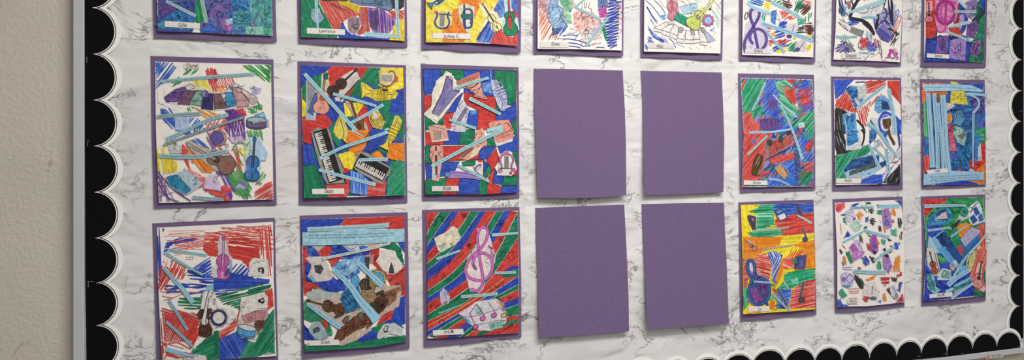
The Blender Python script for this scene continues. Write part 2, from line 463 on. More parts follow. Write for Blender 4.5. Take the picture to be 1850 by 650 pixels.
def keyboard(s, cx, cy, ln, wd, ang, n=18, ink='K', frac=.5, off=.08):
    """black keyboard with a row of white keys, unit along x"""
    s.frame(cx, cy, 1., ang)
    a, b = ln / 2, wd / 2
    s.poly([(-a, -b), (a, -b), (a, b), (-a, b)], '#1c1b1f')
    y0, y1 = b - wd * off, b - wd * (off + frac)
    x0, x1 = -a * .93, a * .95; st = (x1 - x0) / n
    for i in range(n):
        x = x0 + st * i; s.poly([(x + st * .1, y0), (x + st * .9, y0), (x + st * .9, y1), (x + st * .1, y1)], '#d8d0cc')
    for i in range(n - 1):
        if i % 7 in (2, 6): continue
        x = x0 + st * (i + 1); m = y0 + (y1 - y0) * .45
        s.poly([(x - st * .3, m), (x + st * .3, m), (x + st * .3, y1), (x - st * .3, y1)], '#18171b')
    s.tr = None; return s
def torn(s, q, col='W', amp=3, n=5, name='paper_cutout', label=None):
    """cut-out with a ragged torn edge"""
    p = Q(q); out = []
    for a, b in zip(p, p[1:] + p[:1]):
        for k in range(n):
            t = k / n; j = 0 if k == 0 else amp
            out.append((a[0] + (b[0] - a[0]) * t + RNG.uniform(-j, j), a[1] + (b[1] - a[1]) * t + RNG.uniform(-j, j)))
    return s.cut(out, col, name, label)
# ---------------------------------------------------------------- setting
BX0, BX1 = W(142, 325)[0], W(1848.8, 570)[0] + .0105
ZB = 1.63 - .634; ZT = ZB + 1.36
FRW = .018
def wall_material():
    m, nt, b, N, ln = nodes('painted orange peel wall')
    tc = N('ShaderNodeTexCoord')
    n1 = N('ShaderNodeTexNoise', i_Scale=150.0, i_Detail=3.0, i_Roughness=.55); ln(tc.outputs['Object'], n1.inputs['Vector'])
    n2 = N('ShaderNodeTexNoise', i_Scale=5.0, i_Detail=4.0); ln(tc.outputs['Object'], n2.inputs['Vector'])
    r = N('ShaderNodeValToRGB'); c0, c1 = C('#b5afa2'), C('#bdb7aa'); ramp(r, [(.3, c0), (.7, c1)]); ln(n2.outputs[0], r.inputs[0])
    ln(r.outputs[0], b.inputs['Base Color']); b.inputs['Roughness'].default_value = .55; b.inputs['Specular IOR Level'].default_value = .35
    rr = N('ShaderNodeValToRGB'); ramp(rr, [(.35, 0.), (.65, 1.)]); ln(n1.outputs[0], rr.inputs[0])
    bp = N('ShaderNodeBump', i_Strength=.6, i_Distance=.0008); ln(rr.outputs[0], bp.inputs['Height']); ln(bp.outputs[0], b.inputs['Normal'])
    return m
M_WALL = wall_material()
p = Part(); box(p, -2.2, 3.4, .016, .12, 0, 2.75); tag(p.build('wall_back', None, [M_WALL], colour=False), kind='structure')
p = Part(); box(p, -2.2, 3.4, -4.0, .12, -.1, 0); tag(p.build('floor', None, [simple('grey floor tile', '#8d8880', .5, .4, scale=30)], colour=False), kind='structure')
p = Part(); box(p, -2.2, 3.4, -4.0, .12, 2.75, 2.85); tag(p.build('ceiling', None, [simple('white ceiling tile', '#d8d6d0', .9, .2, scale=60)], colour=False), kind='structure')
# marks scuffed on the wall
scuff = Part()
for q_ in ('88,292 93,286 96,292 93,300 89,303 86,298', '84,306 88,304 90,311 86,313', '22,640 40,618 45,616 30,634 25,643', '45,621 50,616 51,619 47,624'):
    scuff.add([W(*a, -.01585) for a in Q(q_)], [tuple(range(len(Q(q_))))], C('#a39c8e'))
scuff.build('scuff_marks', bpy.data.objects['wall_back'], [M_PRINT], loc=(0, 0, 0))
# ---- bulletin board
board = empty('bulletin_board', ((BX0 + BX1) / 2, .015, ZB))
tag(board, 'wide bulletin board with a thin brushed aluminium frame on the beige wall', 'bulletin board')
M_ALU = simple('satin aluminium', '#b3b5b8', .42, .5, .1, var=.05, scale=900)
p = Part(); box(p, BX0 + .004, BX1 - .004, .0006, .0155, ZB + .004, ZT - .004); p.build('cork_panel', board, [simple('cork panel', '#8d7355', .95, .1)], colour=False)
def rail(pts, name='frame_rail'):
    q = Part(); box(q, *pts); o = q.build(name, board, [M_ALU], colour=False)
    bv = o.modifiers.new('bevel', 'BEVEL'); bv.width = .0012; bv.segments = 2
    return o
rail((BX0 - .008, BX0 + .0105, -.0045, .0155, ZB - .012, ZT + .012))
rail((BX1 - .0105, BX1 + .008, -.0045, .0155, ZB - .012, ZT + .012))
rail((BX0 + .0105, BX1 - .0105, -.0045, .0155, ZB - .013, ZB + .003))
rail((BX0 + .0105, BX1 - .0105, -.0045, .0155, ZT - .003, ZT + .013))
# maker's sticker on the bottom rail
def sticker():
    d = .00475
    def add(part, pts, col, dd): part.add([W(x, y, dd) for x, y in pts], [tuple(range(len(pts)))], C(col), 0)
    q = Part(); add(q, Q('1781,641.3 1812,638 1812.4,645.2 1781.5,648.6'), '#a9a79c', d)
    add(q, Q('1782,642 1789,641.2 1789.3,647 1782.4,647.8'), '#b98f80', d + .00003)
    add(q, Q('1784.5,642.2 1787.5,642 1785.8,643.8 1787.2,645 1785.4,647.2 1784,645.4 1785,644'), '#a84a36', d + .00006)
    for txt, x0, x1, y0, y1, h, c in (('Claridge', 1791.5, 1808.5, 642.8, 641, 2.6, '#4b4f4b'), ('Products & Equipment', 1791.5, 1807, 646.4, 644.8, .9, '#6d706a')):
        vs, fs = glyphs(txt); a0 = min(v[0] for v in vs); a1 = max(v[0] for v in vs)
        q.add([W(x0 + (x1 - x0) * (x - a0) / (a1 - a0) + y * .8, y0 + (y1 - y0) * (x - a0) / (a1 - a0) - (y - .3) * h / .7, d + .00004) for x, y in vs], fs, C(c), 0)
    o = q.build('maker_sticker', board, [M_PRINT]); o['label'] = 'small sticker with a red emblem and script lettering'
sticker(); del board['_w']
# ---- marble-print paper lining the board
def marble():
    m, nt, b, N, ln = nodes('marble print paper')
    tc = N('ShaderNodeTexCoord')
    mp = N('ShaderNodeMapping'); mp.inputs['Rotation'].default_value = (0, radians(-48), 0); mp.inputs['Scale'].default_value = (1., 1., 1.8)
    ln(tc.outputs['Object'], mp.inputs['Vector'])
    def vein(scale, seed, dist, w, rough=.62, det=7.):
        v = N('ShaderNodeVectorMath', operation='ADD'); v.inputs[1].default_value = (seed, seed * 1.7, -seed); ln(mp.outputs[0], v.inputs[0])
        n = N('ShaderNodeTexNoise', i_Scale=scale, i_Detail=det, i_Roughness=rough, i_Distortion=dist); ln(v.outputs[0], n.inputs['Vector'])
        s = N('ShaderNodeMath', operation='SUBTRACT'); s.inputs[1].default_value = .5; ln(n.outputs[0], s.inputs[0])
        a = N('ShaderNodeMath', operation='ABSOLUTE'); ln(s.outputs[0], a.inputs[0])
        r = N('ShaderNodeValToRGB'); ramp(r, [(0., 1.), (w * .35, .75), (w, 0.)]); ln(a.outputs[0], r.inputs[0])
        return r.outputs[0]
    def mask(scale, seed, lo, hi):
        v = N('ShaderNodeVectorMath', operation='ADD'); v.inputs[1].default_value = (seed, seed, seed); ln(tc.outputs['Object'], v.inputs[0])
        n = N('ShaderNodeTexNoise', i_Scale=scale, i_Detail=3.0); ln(v.outputs[0], n.inputs['Vector'])
        r = N('ShaderNodeValToRGB'); ramp(r, [(lo, 0.), (hi, 1.)]); ln(n.outputs[0], r.inputs[0]); return r.outputs[0]
    def mul(a, c, k=1.):
        n = N('ShaderNodeMath', operation='MULTIPLY'); ln(a, n.inputs[0])
        if c is None: n.inputs[1].default_value = k
        else: ln(c, n.inputs[1])
        return n.outputs[0]
    def add(a, c):
        n = N('ShaderNodeMath', operation='ADD', use_clamp=True); ln(a, n.inputs[0]); ln(c, n.inputs[1]); return n.outputs[0]
    v1 = mul(vein(4.6, 3.1, .9, .013, .66), mask(9., 1.3, .49, .58))
    v2 = mul(mul(vein(11., 8.4, .8, .022, .62), mask(8., 5.2, .53, .62)), None, .75)
    v3 = mul(mul(vein(9., 21.3, .7, .016, .64), mask(11., 15.2, .56, .64)), None, .8)
    soft = mul(mul(vein(4., 11.7, .5, .14, .55, 5.), mask(6., 9.1, .46, .66)), None, .15)
    tot = add(add(add(v1, v2), v3), soft)
    nb = N('ShaderNodeTexNoise', i_Scale=3.0, i_Detail=3.0); ln(tc.outputs['Object'], nb.inputs['Vector'])
    br = N('ShaderNodeValToRGB'); ramp(br, [(.3, C('#c6c5c6')), (.7, C('#cecdcc'))]); ln(nb.outputs[0], br.inputs[0])
    mx = N('ShaderNodeMix', data_type='RGBA'); mx.inputs[7].default_value = (*C('#55504f'), 1)
    ln(mul(tot, None, .86), mx.inputs[0]); ln(br.outputs[0], mx.inputs[6]); ln(mx.outputs[2], b.inputs['Base Color'])
    b.inputs['Roughness'].default_value = .45; b.inputs['Specular IOR Level'].default_value = .3
    mw = N('ShaderNodeMapping'); mw.inputs['Scale'].default_value = (.8, 1., 1.5); ln(tc.outputs['Object'], mw.inputs['Vector'])
    nw = N('ShaderNodeTexNoise', i_Scale=7.0, i_Detail=2.5, i_Roughness=.5, i_Distortion=.7); ln(mw.outputs[0], nw.inputs['Vector'])
    bp = N('ShaderNodeBump', i_Strength=1.0, i_Distance=.014); ln(nw.outputs[0], bp.inputs['Height']); ln(bp.outputs[0], b.inputs['Normal'])
    return m
from mathutils import noise, Vector
def lining():
    q = Part(); x0, x1, z0, z1 = BX0 + .011, BX1 - .011, ZB + .0035, ZT - .0035
    nu, nv = 240, 120; vs = []
    for j in range(nv + 1):
        for i in range(nu + 1):
            x = x0 + (x1 - x0) * i / nu; z = z0 + (z1 - z0) * j / nv
            n = noise.noise(Vector((x * 3.1, z * 9., 1.))) * .6 + noise.noise(Vector((x * 11., z * 6., 4.))) * .4
            fold = abs(noise.noise(Vector((x * 2.2 + z * 1.1, z * 5.5 - x * .8, 9.))))
            vs.append((x, -.0001 - .0009 * max(0., min(1., .5 + n)) + .0006 * max(0, .12 - fold) / .12 * .5, z))
    n1 = nu + 1
    q.add(vs, [(j * n1 + i, j * n1 + i + 1, (j + 1) * n1 + i + 1, (j + 1) * n1 + i) for j in range(nv) for i in range(nu)], (1, 1, 1))
    return q.build('lining_paper', None, [marble()], loc=((x0 + x1) / 2, 0, z0), smooth=True, colour=False)
tag(lining(), 'white marble-print paper with grey veins lining the whole bulletin board', 'paper')
# ---- scalloped border trim
M_TRIM = pigment('glossy border card', 0., .03)
M_TRIM.node_tree.nodes['Principled BSDF'].inputs['Specular IOR Level'].default_value = .08
def border(label, cusps, base0, base1, staples, inward, d=.0026, pre=0):
    """cusps: tips of the black scallops along the strip; base0/base1: the straight edge's two ends; inward: +1/-1 side of the bulges"""
    cp = [W(*c, d) for c in Q(cusps)]; cp = [(x, z) for x, _, z in cp]
    b0, b1 = [W(*c, d) for c in (base0, base1)]; b0, b1 = [(max(BX0 + .0108, min(BX1 - .0108, b_[0])), max(ZB + .0034, b_[2])) for b_ in (b0, b1)]
    for _ in range(pre):
        cp.insert(0, (cp[0][0] - .0905, cp[0][1])); b0 = (b0[0] - .0905, b0[1])
    def arc(off, depth):
        out = []
        for i, (a, b) in enumerate(zip(cp, cp[1:])):
            dx, dz = b[0] - a[0], b[1] - a[1]; l = hypot(dx, dz); ux, uz = dx / l, dz / l; nx, nz = -uz * inward, ux * inward
            ra, rb = l / 2 + off * (.6 if off > .004 else 1), l * .5 * depth + off
            lim = math.acos(min(1., (l / 2) / ra)) if off > 0 else 0
            m = 18
            for k in range(m + 1):
                t = lim + (pi - 2 * lim) * k / m
                s_ = l / 2 - cos(t) * ra; h = sin(t) * rb
                if off < 0: s_ = l / 2 - cos(t) * (l / 2 + off * abs(sin(t)) ** .5); h = sin(t) * rb
                if off > 0 and k in (0, m): s_ = 0 if k == 0 else l
                out.append((a[0] + ux * s_ + nx * h, a[1] + uz * s_ + nz * h))
        return out
    q = Part()
    L2 = (b1[0] - b0[0]) ** 2 + (b1[1] - b0[1]) ** 2
    def layer(pts, dd, col, side=False):
        pts = [p_ for i, p_ in enumerate(pts) if i == 0 or hypot(p_[0] - pts[i - 1][0], p_[1] - pts[i - 1][1]) > 1e-5]
        n = len(pts); low = []
        for x, z in pts:
            t = max(0., min(1., ((x - b0[0]) * (b1[0] - b0[0]) + (z - b0[1]) * (b1[1] - b0[1])) / L2))
            low.append((b0[0] + t * (b1[0] - b0[0]), b0[1] + t * (b1[1] - b0[1])))
        top = [(x, -dd, z) for x, z in pts + low]
        q.add(top, [(i, i + 1, n + i + 1, n + i) for i in range(n - 1)], C(col))
        if side:
            m = [(x, -dd, z) for x, z in pts] + [(x, -dd, z) for x, z in low[::-1]]; k = len(m)
            q.add(m + [(x, -dd + .0005, z) for x, _, z in m], [(i, (i + 1) % k, k + (i + 1) % k, k + i) for i in range(k)], C(col))
    mid = cp[len(cp) // 2]
    root = empty('scalloped_border', (mid[0], -d, min(min(c[1] for c in cp), b0[1], b1[1]))); tag(root, label, 'border', 'scalloped border strips around the board')
    layer(arc(.0108, .87), d, '#e6e3dc', True)
    layer(arc(.002, .87), d + .00003, '#0b0a0c')
    layer(arc(.0005, .87), d + .00006, '#e6e3dc')
    layer(arc(-.0012, .87), d + .00009, '#0b0a0c')
    q.build('border_strip', root, [M_TRIM])
    for px, py, a in staples: staple(root, px, py, d + .0004, a)
    del root['_w']
# ---------------------------------------------------------------- border strips
border('black scalloped border strip with white edge running up the left side from its lower joint',
       '164.5,-152 165.2,-69 166.2,13.7 167.5,97.5 168.3,180.5 169.4,263.5 170.2,347 171,430 172,511.5', (151, -152), (154.5, 511.5),
       [(157, 108, 90), (158.5, 258, 82)], 1, .0029)
border('black scalloped border strip with white edge at the lower left corner, below the joint',
       '172.5,510.5 173.2,588 174,668 175,748', (154.5, 510.5), (157.3, 748), [(159.5, 513, 90), (163.5, 508.5, 0)], 1, .0024)
border('black scalloped border strip along the bottom edge, leftmost length of the three there',
       '1000,704 1062,697.5 1124,691 1192,682 1250,677 1305,671 1361,666', (1000, 719), (1361, 678), [(1190, 694, 0)], 1, .0020, 8)
border('black scalloped border strip along the bottom edge, middle length between two joints',
       '1358,665 1418,660.5 1472,656 1521,651.5 1571,647.3 1620,643 1664.6,638.5 1711,635', (1358, 679), (1711, 643.6), [(1545, 625.2, 0), (1660, 643.1, 0), (1707, 638.8, 0)], 1, .0030)
border('black scalloped border strip along the bottom edge, short piece ending at the right corner',
       '1711,635 1757,629.5 1800.8,626 1843.4,623', (1711, 643.9), (1848.2, 632.6), [(1738, 637.8, 0), (1841, 625.2, 0)], 1, .0036)
border('black scalloped border strip with white edge running up the right side',
       '1848,-170 1847.8,-114 1847.6,-58 1847.3,-3.5 1846.7,52 1846.2,108 1845.6,164 1845,219 1844.6,275 1844,330 1843.6,386 1843.2,441 1842.8,497 1842.4,552.3 1842.2,611', (1849.5, -170), (1848.6, 616),
       [(1844.6, 200.5, 0), (1843.4, 443, 0)], -1, .0026)
# ---------------------------------------------------------------- the four empty purple sheets
def blank(label, t, r, b, l, dfun, staples):
    t, r, b, l = [Q(e) for e in (t, r, b, l)]
    mid = along(b, .5)[0]
    root = empty('blank_purple_sheet', W(mid[0], mid[1], .001)); tag(root, label, 'paper', 'blank purple sheets in the middle columns')
    backing(root, t, r, b, l, 0, 0, 0, 20, 24, dfun, 'construction_paper')
    for s_ in staples: staple(root, *s_)
    del root['_w']
blank('blank purple sheet in the middle row, left of the other blank sheet there', '964.2,123.8 1045,125.2 1125,127', '1125,127 1128.5,190 1130.8,254 1131.6,352.5',
      '971.5,357.2 1040,357.5 1090,356 1131.6,352.5', '964.2,123.8 965,200 967.5,250 971.5,357.2',
      lambda u, v: .0016 + .013 * v ** 1.8 + .002 * (1 - u) * sin(pi * min(1, v * 1.2)) + .002 * v * sin(u * pi), [(972, 125.3, .0021, -2), (1118, 128.5, .0021, -1)])
blank('blank purple sheet in the middle row, beside the red and green collage on its right', '1157,128 1230,129.2 1303.8,130.8', '1303.8,130.8 1306.5,190 1308.5,254 1307,347',
      '1163.5,352.2 1230,351 1307,347', '1157,128 1160.5,180 1161.8,230 1163.5,352.2',
      lambda u, v: .0016 + .008 * v ** 1.6 + .004 * (1 - u) ** 2 * v + .002 * v * u, [(1165, 133.5, .0022, -2), (1300, 133, .0022, 0)])
blank('blank purple sheet in the bottom row, next to the collage with the pink treble clef', '967,375.4 1050,372 1127.8,369.4', '1127.8,369.4 1131.5,440 1135.6,534.7 1136.5,598.4',
      '974,610.3 1050,605.5 1136.5,598.4', '967,375.4 968,430 970.8,488.5 974,610.3',
      lambda u, v: .0016 + .011 * v ** 1.7 + .0015 * (1 - u) * v, [(976, 379, .0022, 3), (1122, 371.5, .0022, 5)])
blank('blank purple sheet in the bottom row, hanging furthest off the board at its lower edge', '1159,368.5 1235,366.8 1307.8,366', '1307.8,366 1310,420 1312.4,465 1317,584',
      '1169.3,594.9 1240,590.5 1317,584', '1159,368.5 1162,440 1165,488 1169.3,594.9',
      lambda u, v: .0016 + .016 * v ** 1.7 + .002 * (1 - u) * v, [(1167, 371.5, .0022, 3), (1297, 370.5, .0022, 0)])
GAIN = 1.0      # crayon and ink keep their deep tone
# ---------------------------------------------------------------- the collages
T1 = "Harlem's writers, artists, actors and musicians created Black traditions of art and culture"
T2 = "There was a spotlight on Black peoples' writing, music and dance. This happened because they"
T2b = "had all come together in Harlem. The Harlem artists of this time changed Black culture."
T3 = "The rebirth of their own culture"
T4 = "Black people had to move to the North"
T5 = "Harlem, a neighborhood in New York City"
T6 = "There were good jobs for workers who wanted better pay"
T7 = "the South. They were looking for better lives"
T8 = "spotlight on Black people's"
T9 = "Black people moved to the North for a better life and jobs"
def top_row(label, left0, bl, bmid, br, right0, top, sheet, **kw):
    """a sheet whose upper part runs past the top of the photograph"""
    return Drawing(label, ([(left0[0] - 2, top), (right0[0] - 2, top + 8)], [(right0[0] - 2, top + 8), right0, br], [bl] + Q(bmid) + [br], [(left0[0] - 2, top), left0, bl]), sheet, **kw)
# -- leftmost, top row
d = top_row('blue, violet and teal watercolour collage, leftmost of the top row', (276.3, 0), (278.7, 68), '350,70.5 430,74', (500, 76), (497.6, 0), -188,
            '283,-180 489,-172 492.5,65 400,60.7 341,58 285.6,56.8 283.6,0', lift=.003, slift=.003, wave=.002)
d.o(270, 0, 7.708)
d.wash('105,-1400 640,-1400 640,0 640,250 600,448 120,438', ['#3f4f9a', '#5a4a90', '#3a5a9c', '#4a4a94'], 50)
d.wash('640,-1400 1180,-1350 1160,474 720,458 640,300', ['#4f64a4', '#6a5c9e', '#5b76ac', '#4a5aa0'], 46)
d.wash('1150,-1350 1470,-1340 1420,488 1150,472', ['#2f6fb0', '#3f64a4', '#5784b4', '#3a7fb4'], 44)
d.wash('1380,-1340 1700,-1330 1712,500 1330,484 1400,200', ['#5a9fa0', '#489a90', '#74b0b0', '#4f90a8'], 40)
d.wash('1160,160 1400,140 1440,380 1180,400', ['#3f8f98', '#57a0a8', '#3a7fa8'], 30)
d.wash('140,90 330,80 320,170 170,230', ['#5a3f86', '#6a4a90'], 26)
d.wash('980,270 1130,260 1160,420 1060,430 990,330', ['#a562a8', '#8d5aa4', '#b070b4'], 24)
d.wash('860,210 950,40 980,90 990,240 880,270', ['#8a66a8', '#7a5a9c'], 24)
d.wash('1160,0 1250,0 1240,90 1170,110', ['#2f86c0', '#3a76b8'], 22)
d.wash('1060,280 1150,250 1160,330 1080,350', ['#a9c8d4', '#8fb4cc'], 20)
d.hatch('220,0 520,0 520,30 300,40', ['#6f86b4', '#5a70a8'], 5, 14, 12)
d.wash('560,10 630,10 630,130 600,170 560,90', ['#24509c', '#4a5060'], 18)
d.poly('640,300 650,60 668,0 700,0 715,90 760,200 740,312 640,312', '#0f7f48').hatch('640,300 650,60 668,0 700,0 715,90 760,200 740,312 640,312', ['#1f9a58', '#0d7040'], 80, 16, 13)
d.cut('85,335 240,205 350,140 470,150 600,215 640,240 610,320 560,440 400,412 200,410 130,385', '#2a62a6', label='blue painted torn corner').wash('120,335 350,150 600,225 600,320 540,420 200,400', ['#2a5aa0', '#2f76ac', '#2868a4', '#3a86b4'], 32)
d.wash('110,340 200,290 210,400 140,380', ['#3f9aa8', '#4a8fb0'], 24); d.hatch('190,400 520,405 560,440 220,440', ['#2f80c0', '#2a70b4'], 5, 12, 12)
d.ink('90,335 250,205 380,120', '#26305c', 8).ink('300,150 420,230 600,265', '#2a3a68', 5).ink('200,290 330,250 560,300', '#2a3a68', 4)
d.end()
d.lines('300,38 520,30|550,0 620,100 590,180|700,0 730,80 770,200 780,300|790,110 860,310|810,190 880,330|920,120 950,390|960,240 975,390|840,60 930,20 1040,20|1130,0 1120,90|1260,0 1255,90|1170,100 1220,130 1255,90', '#2c3158', 8)
d.ell(1080, 85, 48, 26, '#3c2f66', 8, '#6a4a98').ell(1205, 105, 45, 28, '#24366a', 8, '#2f5f9c').ell(970, 195, 30, 40, '#2a2f7a', 14)
d.lines('1180,200 1250,250|1210,170 1290,230|1180,250 1300,300 1430,270|1250,190 1330,260 1440,235|1170,300 1240,330 1430,330|1190,390 1210,430 1330,430|1230,380 1540,375 1700,388', '#2a5578', 8)
d.lines('1440,100 1570,0|1500,0 1420,110|1300,140 1340,260 1260,300|1370,130 1300,160', '#2f4a70', 8)
d.ink('1440,345 1515,170 1575,270', '#4a3a6a', 20, sm=False).ink('1440,345 1515,170 1575,270', '#7a6aa4', 9, sm=False).ell(1435, 340, 32, 20, '#4a3a5c', 6, '#a86a8c')
d.lines('1600,40 1700,10|1590,70 1690,60|1600,150 1690,110|1610,190 1690,195|1600,265 1660,230 1700,250|1590,300 1690,400|1610,360 1690,410|1600,340 1700,330|1560,270 1640,380', '#2f8a70', 14)
d.hatch('1600,170 1690,170 1690,205 1600,205', '#1f7a5c', 4, 9, 10); d.wash('1600,390 1700,390 1700,480 1600,470', ['#3fa080', '#5fb098'], 18)
d.cut('1340,370 1580,370 1590,480 1340,470', '#86bfb4', label='pale teal square with pen scribbles').lines('1370,400 1390,440 1430,400 1400,470 1450,430 1480,480|1420,390 1450,430 1410,440 1470,400 1460,470', '#2f5f60', 7); d.end()
d.poly('720,440 760,390 830,360 900,390 985,438 860,442', '#3a66c4').ink('725,440 830,330 985,438', '#2c4f9c', 8)
d.strip('235,15 440,120 645,222', 50, 'Advances in art by', 48, col='#a6c4c8')
d.strip('725,-20 765,160 790,315', 62, 'from the segregated South to', 58, col='#9ebfb8')
d.name('212,290 705,322 700,402 213,371', 'Gillie', 400, 349, 524, 357, 52)
d.done()
# -- second, top row
d = top_row('green, red and purple crayon collage with torn mauve flower piece in top row', (537.2, 0), (539.4, 77.5), '585,80.3 627,82.4 655,83.8', (736, 85.6), (734.7, 0), -178,
            '543,-170 730,-164 730.8,74 703,72 613,68.5 543.8,66.7', lift=.003, slift=.003, wave=.002)
d.o(530, 0, 7.222)
d.hatch('95,-1240 350,-1230 330,0 340,60 430,220 510,375 590,400 570,492 100,480', ['#0f6e4c', '#128058', '#1f8a60'], 62, 16, 17, '#0f6a48', gap=.1, L=120)
d.hatch('330,0 560,0 700,60 830,150 870,200 720,240 640,290 600,410 510,375 430,220', ['#b43a36', '#c4413a'], 58, 17, 14, '#c87a6c', gap=.12, L=150)
d.hatch('350,-1230 1445,-1200 1445,0 330,0', ['#b43a36', '#2442a0', '#0f7350'], 58, 20, 20, '#a84a40', L=200)
d.hatch('450,30 620,60 760,130 830,190 700,170 560,90', ['#5a3a34', '#8a3a34'], 32, 16, 11, gap=.3)
d.hatch('560,0 740,0 790,60 880,80 850,160 800,150 700,90 600,40', ['#c4ae2c', '#e0cc30', '#b89a2c'], 35, 14, 14, '#d2bc2f')
d.hatch('870,90 990,95 980,220 1000,410 860,460 830,440 890,330 850,190', ['#b3463a', '#a83a30', '#c86a58'], 88, 15, 14, '#b8685a', gap=.15, L=90)
d.hatch('960,100 1130,100 1220,160 1330,265 1330,330 1250,435 1040,425 980,300', ['#67398c', '#5a3080', '#7a4aa0'], 86, 19, 17, '#a98fbc', gap=.06)
d.wash('990,150 1090,130 1110,300 1080,400 1010,360', ['#4c3a66', '#5a4478'], 26)
d.hatch('1230,145 1445,130 1445,250 1320,262', ['#c03a34', '#b53430'], 40, 17, 14, '#d8a294', gap=.1)
d.hatch('1445,230 1450,535 1250,520 1290,430 1310,400 1300,340 1390,270', ['#e0c82c', '#d2b62a'], 80, 18, 18, '#dcc42e')
d.hatch('640,285 700,400 760,450 900,475 1260,500 1250,524 600,500 580,470 600,400', ['#2642a4', '#2c4cb0'], 25, 16, 16, '#2a46a4')
d.poly('1240,-60 1445,-60 1443,90 1380,130 1290,110', '#2f3036').hatch('1240,-60 1445,-60 1443,90 1380,130 1290,110', ['#3c4440', '#24262a'], 30, 14, 13)
d.hatch('330,-40 740,-40 700,20 560,10 400,20', ['#4a4440', '#3a3634'], 10, 16, 14, '#4a4038')
d.cut('720,-60 1240,-90 1300,115 1240,145 1150,120 1060,85 880,75 740,25', '#66779a', label='slate blue curved piano keys').wash('730,-40 1230,-70 1280,110 1150,100 880,60', ['#62749a', '#5a6a92', '#7488a8', '#57808c'], 36)
d.lines('890,-40 895,72|1060,-60 1062,80|1150,-60 1160,110|740,20 880,40|900,40 1060,50|1070,60 1240,60|1240,-60 1280,100|1150,110 1240,140 1300,110', '#2b3048', 10); d.end()
d.cut('720,225 780,208 830,222 885,238 892,292 862,360 850,400 805,450 755,428 720,400 708,300', '#94808c', label='torn mauve piece with a flower outline').wash('720,240 880,245 850,390 760,420', ['#8f7a88', '#9c8a92', '#8a6a7c'], 30)
d.lines('760,350 775,310 800,320 790,360 760,350|790,360 830,350 820,320 795,325|775,345 800,390 820,370|750,330 800,345', '#3a3444', 8); d.end()
d.cut('240,118 345,105 352,150 398,240 345,300 270,288 226,222', '#8fa2b6', label='torn grey blue piece').wash('240,130 345,120 380,240 270,270', ['#8ea0b4', '#7f94b0', '#9fb0bc'], 26).lines('240,200 300,230|320,160 370,220', '#4a587c', 6); d.end()
d.strip('295,-60 305,180 322,390', 52, 'Black traditions created by', 30)
d.strip('1345,-40 1355,220 1366,450', 50, 'led up with Black artists and', 44)
d.strip('930,440 1160,455 1400,482', 58, 'Some something facts help lived in Harlem', 42, h=11.5, off=8)
d.name('175,362 672,383 674,456 176,438', 'Lawrence', 338, 405, 548, 414, 46)
d.done()
# -- third, top row
d = top_row('yellow and orange crayon collage with a green guitar and blue lyre, in the top row', (762, 0), (762.2, 88.5), '800,89 842,92.8', (940.8, 95.4), (941.6, 0), -166,
            '769,-158 935.5,-152 934.6,83.8 904,79.2 842,77 769.3,76.2', lift=.003, slift=.004, wave=.003)
d.o(750, 0, 6.5)
d.hatch('122,-1030 1205,-990 1205,0 122,0', ['#e6d23a', '#dd7d24', '#2a48a8', '#e6d23a'], 20, 20, 18, '#dcca4a', L=200)
d.hatch('122,0 960,0 980,0 820,250 720,465 740,500 400,496 125,494', ['#e2cd2f', '#e8d84a', '#d6c026'], 25, 15, 15, '#ddcd62', gap=.2, L=70)
d.hatch('540,-20 770,-20 780,40 690,210 660,340 612,380 570,494 328,494 320,375 420,250 435,140 500,100 510,30', ['#dd7a22', '#e08a30', '#d06a1c'], 60, 14, 15, '#dd7d24', gap=.08, L=60)
for x, y in ((470, 120), (460, 160), (455, 200), (490, 200), (470, 245), (430, 265), (420, 300), (520, 290), (460, 320)): d.ell(x, y, 16, 14, '#c8641a', 5, '#e09440')
d.hatch('985,0 1205,0 1205,170 1140,100 1050,190 1000,215 920,110', ['#2a48a8', '#3556b4', '#4f78c4'], 55, 15, 14, '#6f94cc', gap=.08, L=120)
d.wash('960,130 1050,100 1060,180 1000,205', ['#6fa0cc', '#5a88c4'], 20)
d.hatch('865,235 912,262 900,350 940,380 890,502 740,497 715,460', ['#2a48a8', '#3456b0', '#4464b8'], 112, 14, 13, '#7f9cd0', gap=.08)
d.hatch('715,460 865,235 890,240 740,470', '#2c3f88', -58, 10, 11, '#2c3f88')
d.hatch('1000,300 1050,400 1200,330 1212,542 880,508 930,390', ['#bf3a38', '#c84640', '#b23030'], 70, 15, 14, '#c86058', gap=.08)
d.hatch('1140,110 1205,160 1205,330 1160,230', ['#bf3a38', '#b23030'], 60, 15, 14, '#d0766c')
d.cut('745,40 800,18 870,118 960,142 1028,290 1010,332 925,372 888,332 890,250 800,190', '#e0d7ae', label='violin drawing cut out on cream paper'); violin(d, 885, 195, 385, -122, '#e4d99c', '#3a3834', .78, w=7)
d.poly('775,50 800,30 812,45 790,62', '#a8503a'); d.end()
d.cut('1035,-60 1125,-60 1135,190 1205,215 1225,340 1150,435 1090,425 1028,372 1020,240 1060,185', '#b4d0d4', label='green guitar drawing with a red neck'); guitar(d, 1108, 160, 520, -94, '#138056', '#b23a3a', '#b8303a', .8, w=7)
d.poly('1085,250 1130,250 1140,340 1105,345', '#b8303a'); d.end()
d.cut('505,70 560,40 700,80 690,200 660,350 615,385 570,330 515,210', '#ccc8b4', label='blue horn drawing'); d.ink('575,40 580,200 588,345', '#264a48', 22).ink('580,180 590,345', '#2c3a80', 14)
horn_coil(d, 618, 205, 265, 90, '#3a4c9c', w=6, fy=.55); d.poly('538,160 662,160 662,215 538,215', '#2c6c5c').lines('540,178 660,178|540,196 660,196', '#173c34', 6, False); d.poly('596,230 640,230 640,290 596,290', '#d8d6d0'); d.end()
d.cut('215,130 300,120 432,150 436,290 350,330 250,342 214,250', '#d6cc80', label='blue lyre drawing'); lyre(d, 318, 235, 170, 200, 2, '#33489c', w=7); d.poly('222,130 270,130 272,160 225,155', '#b8504a')
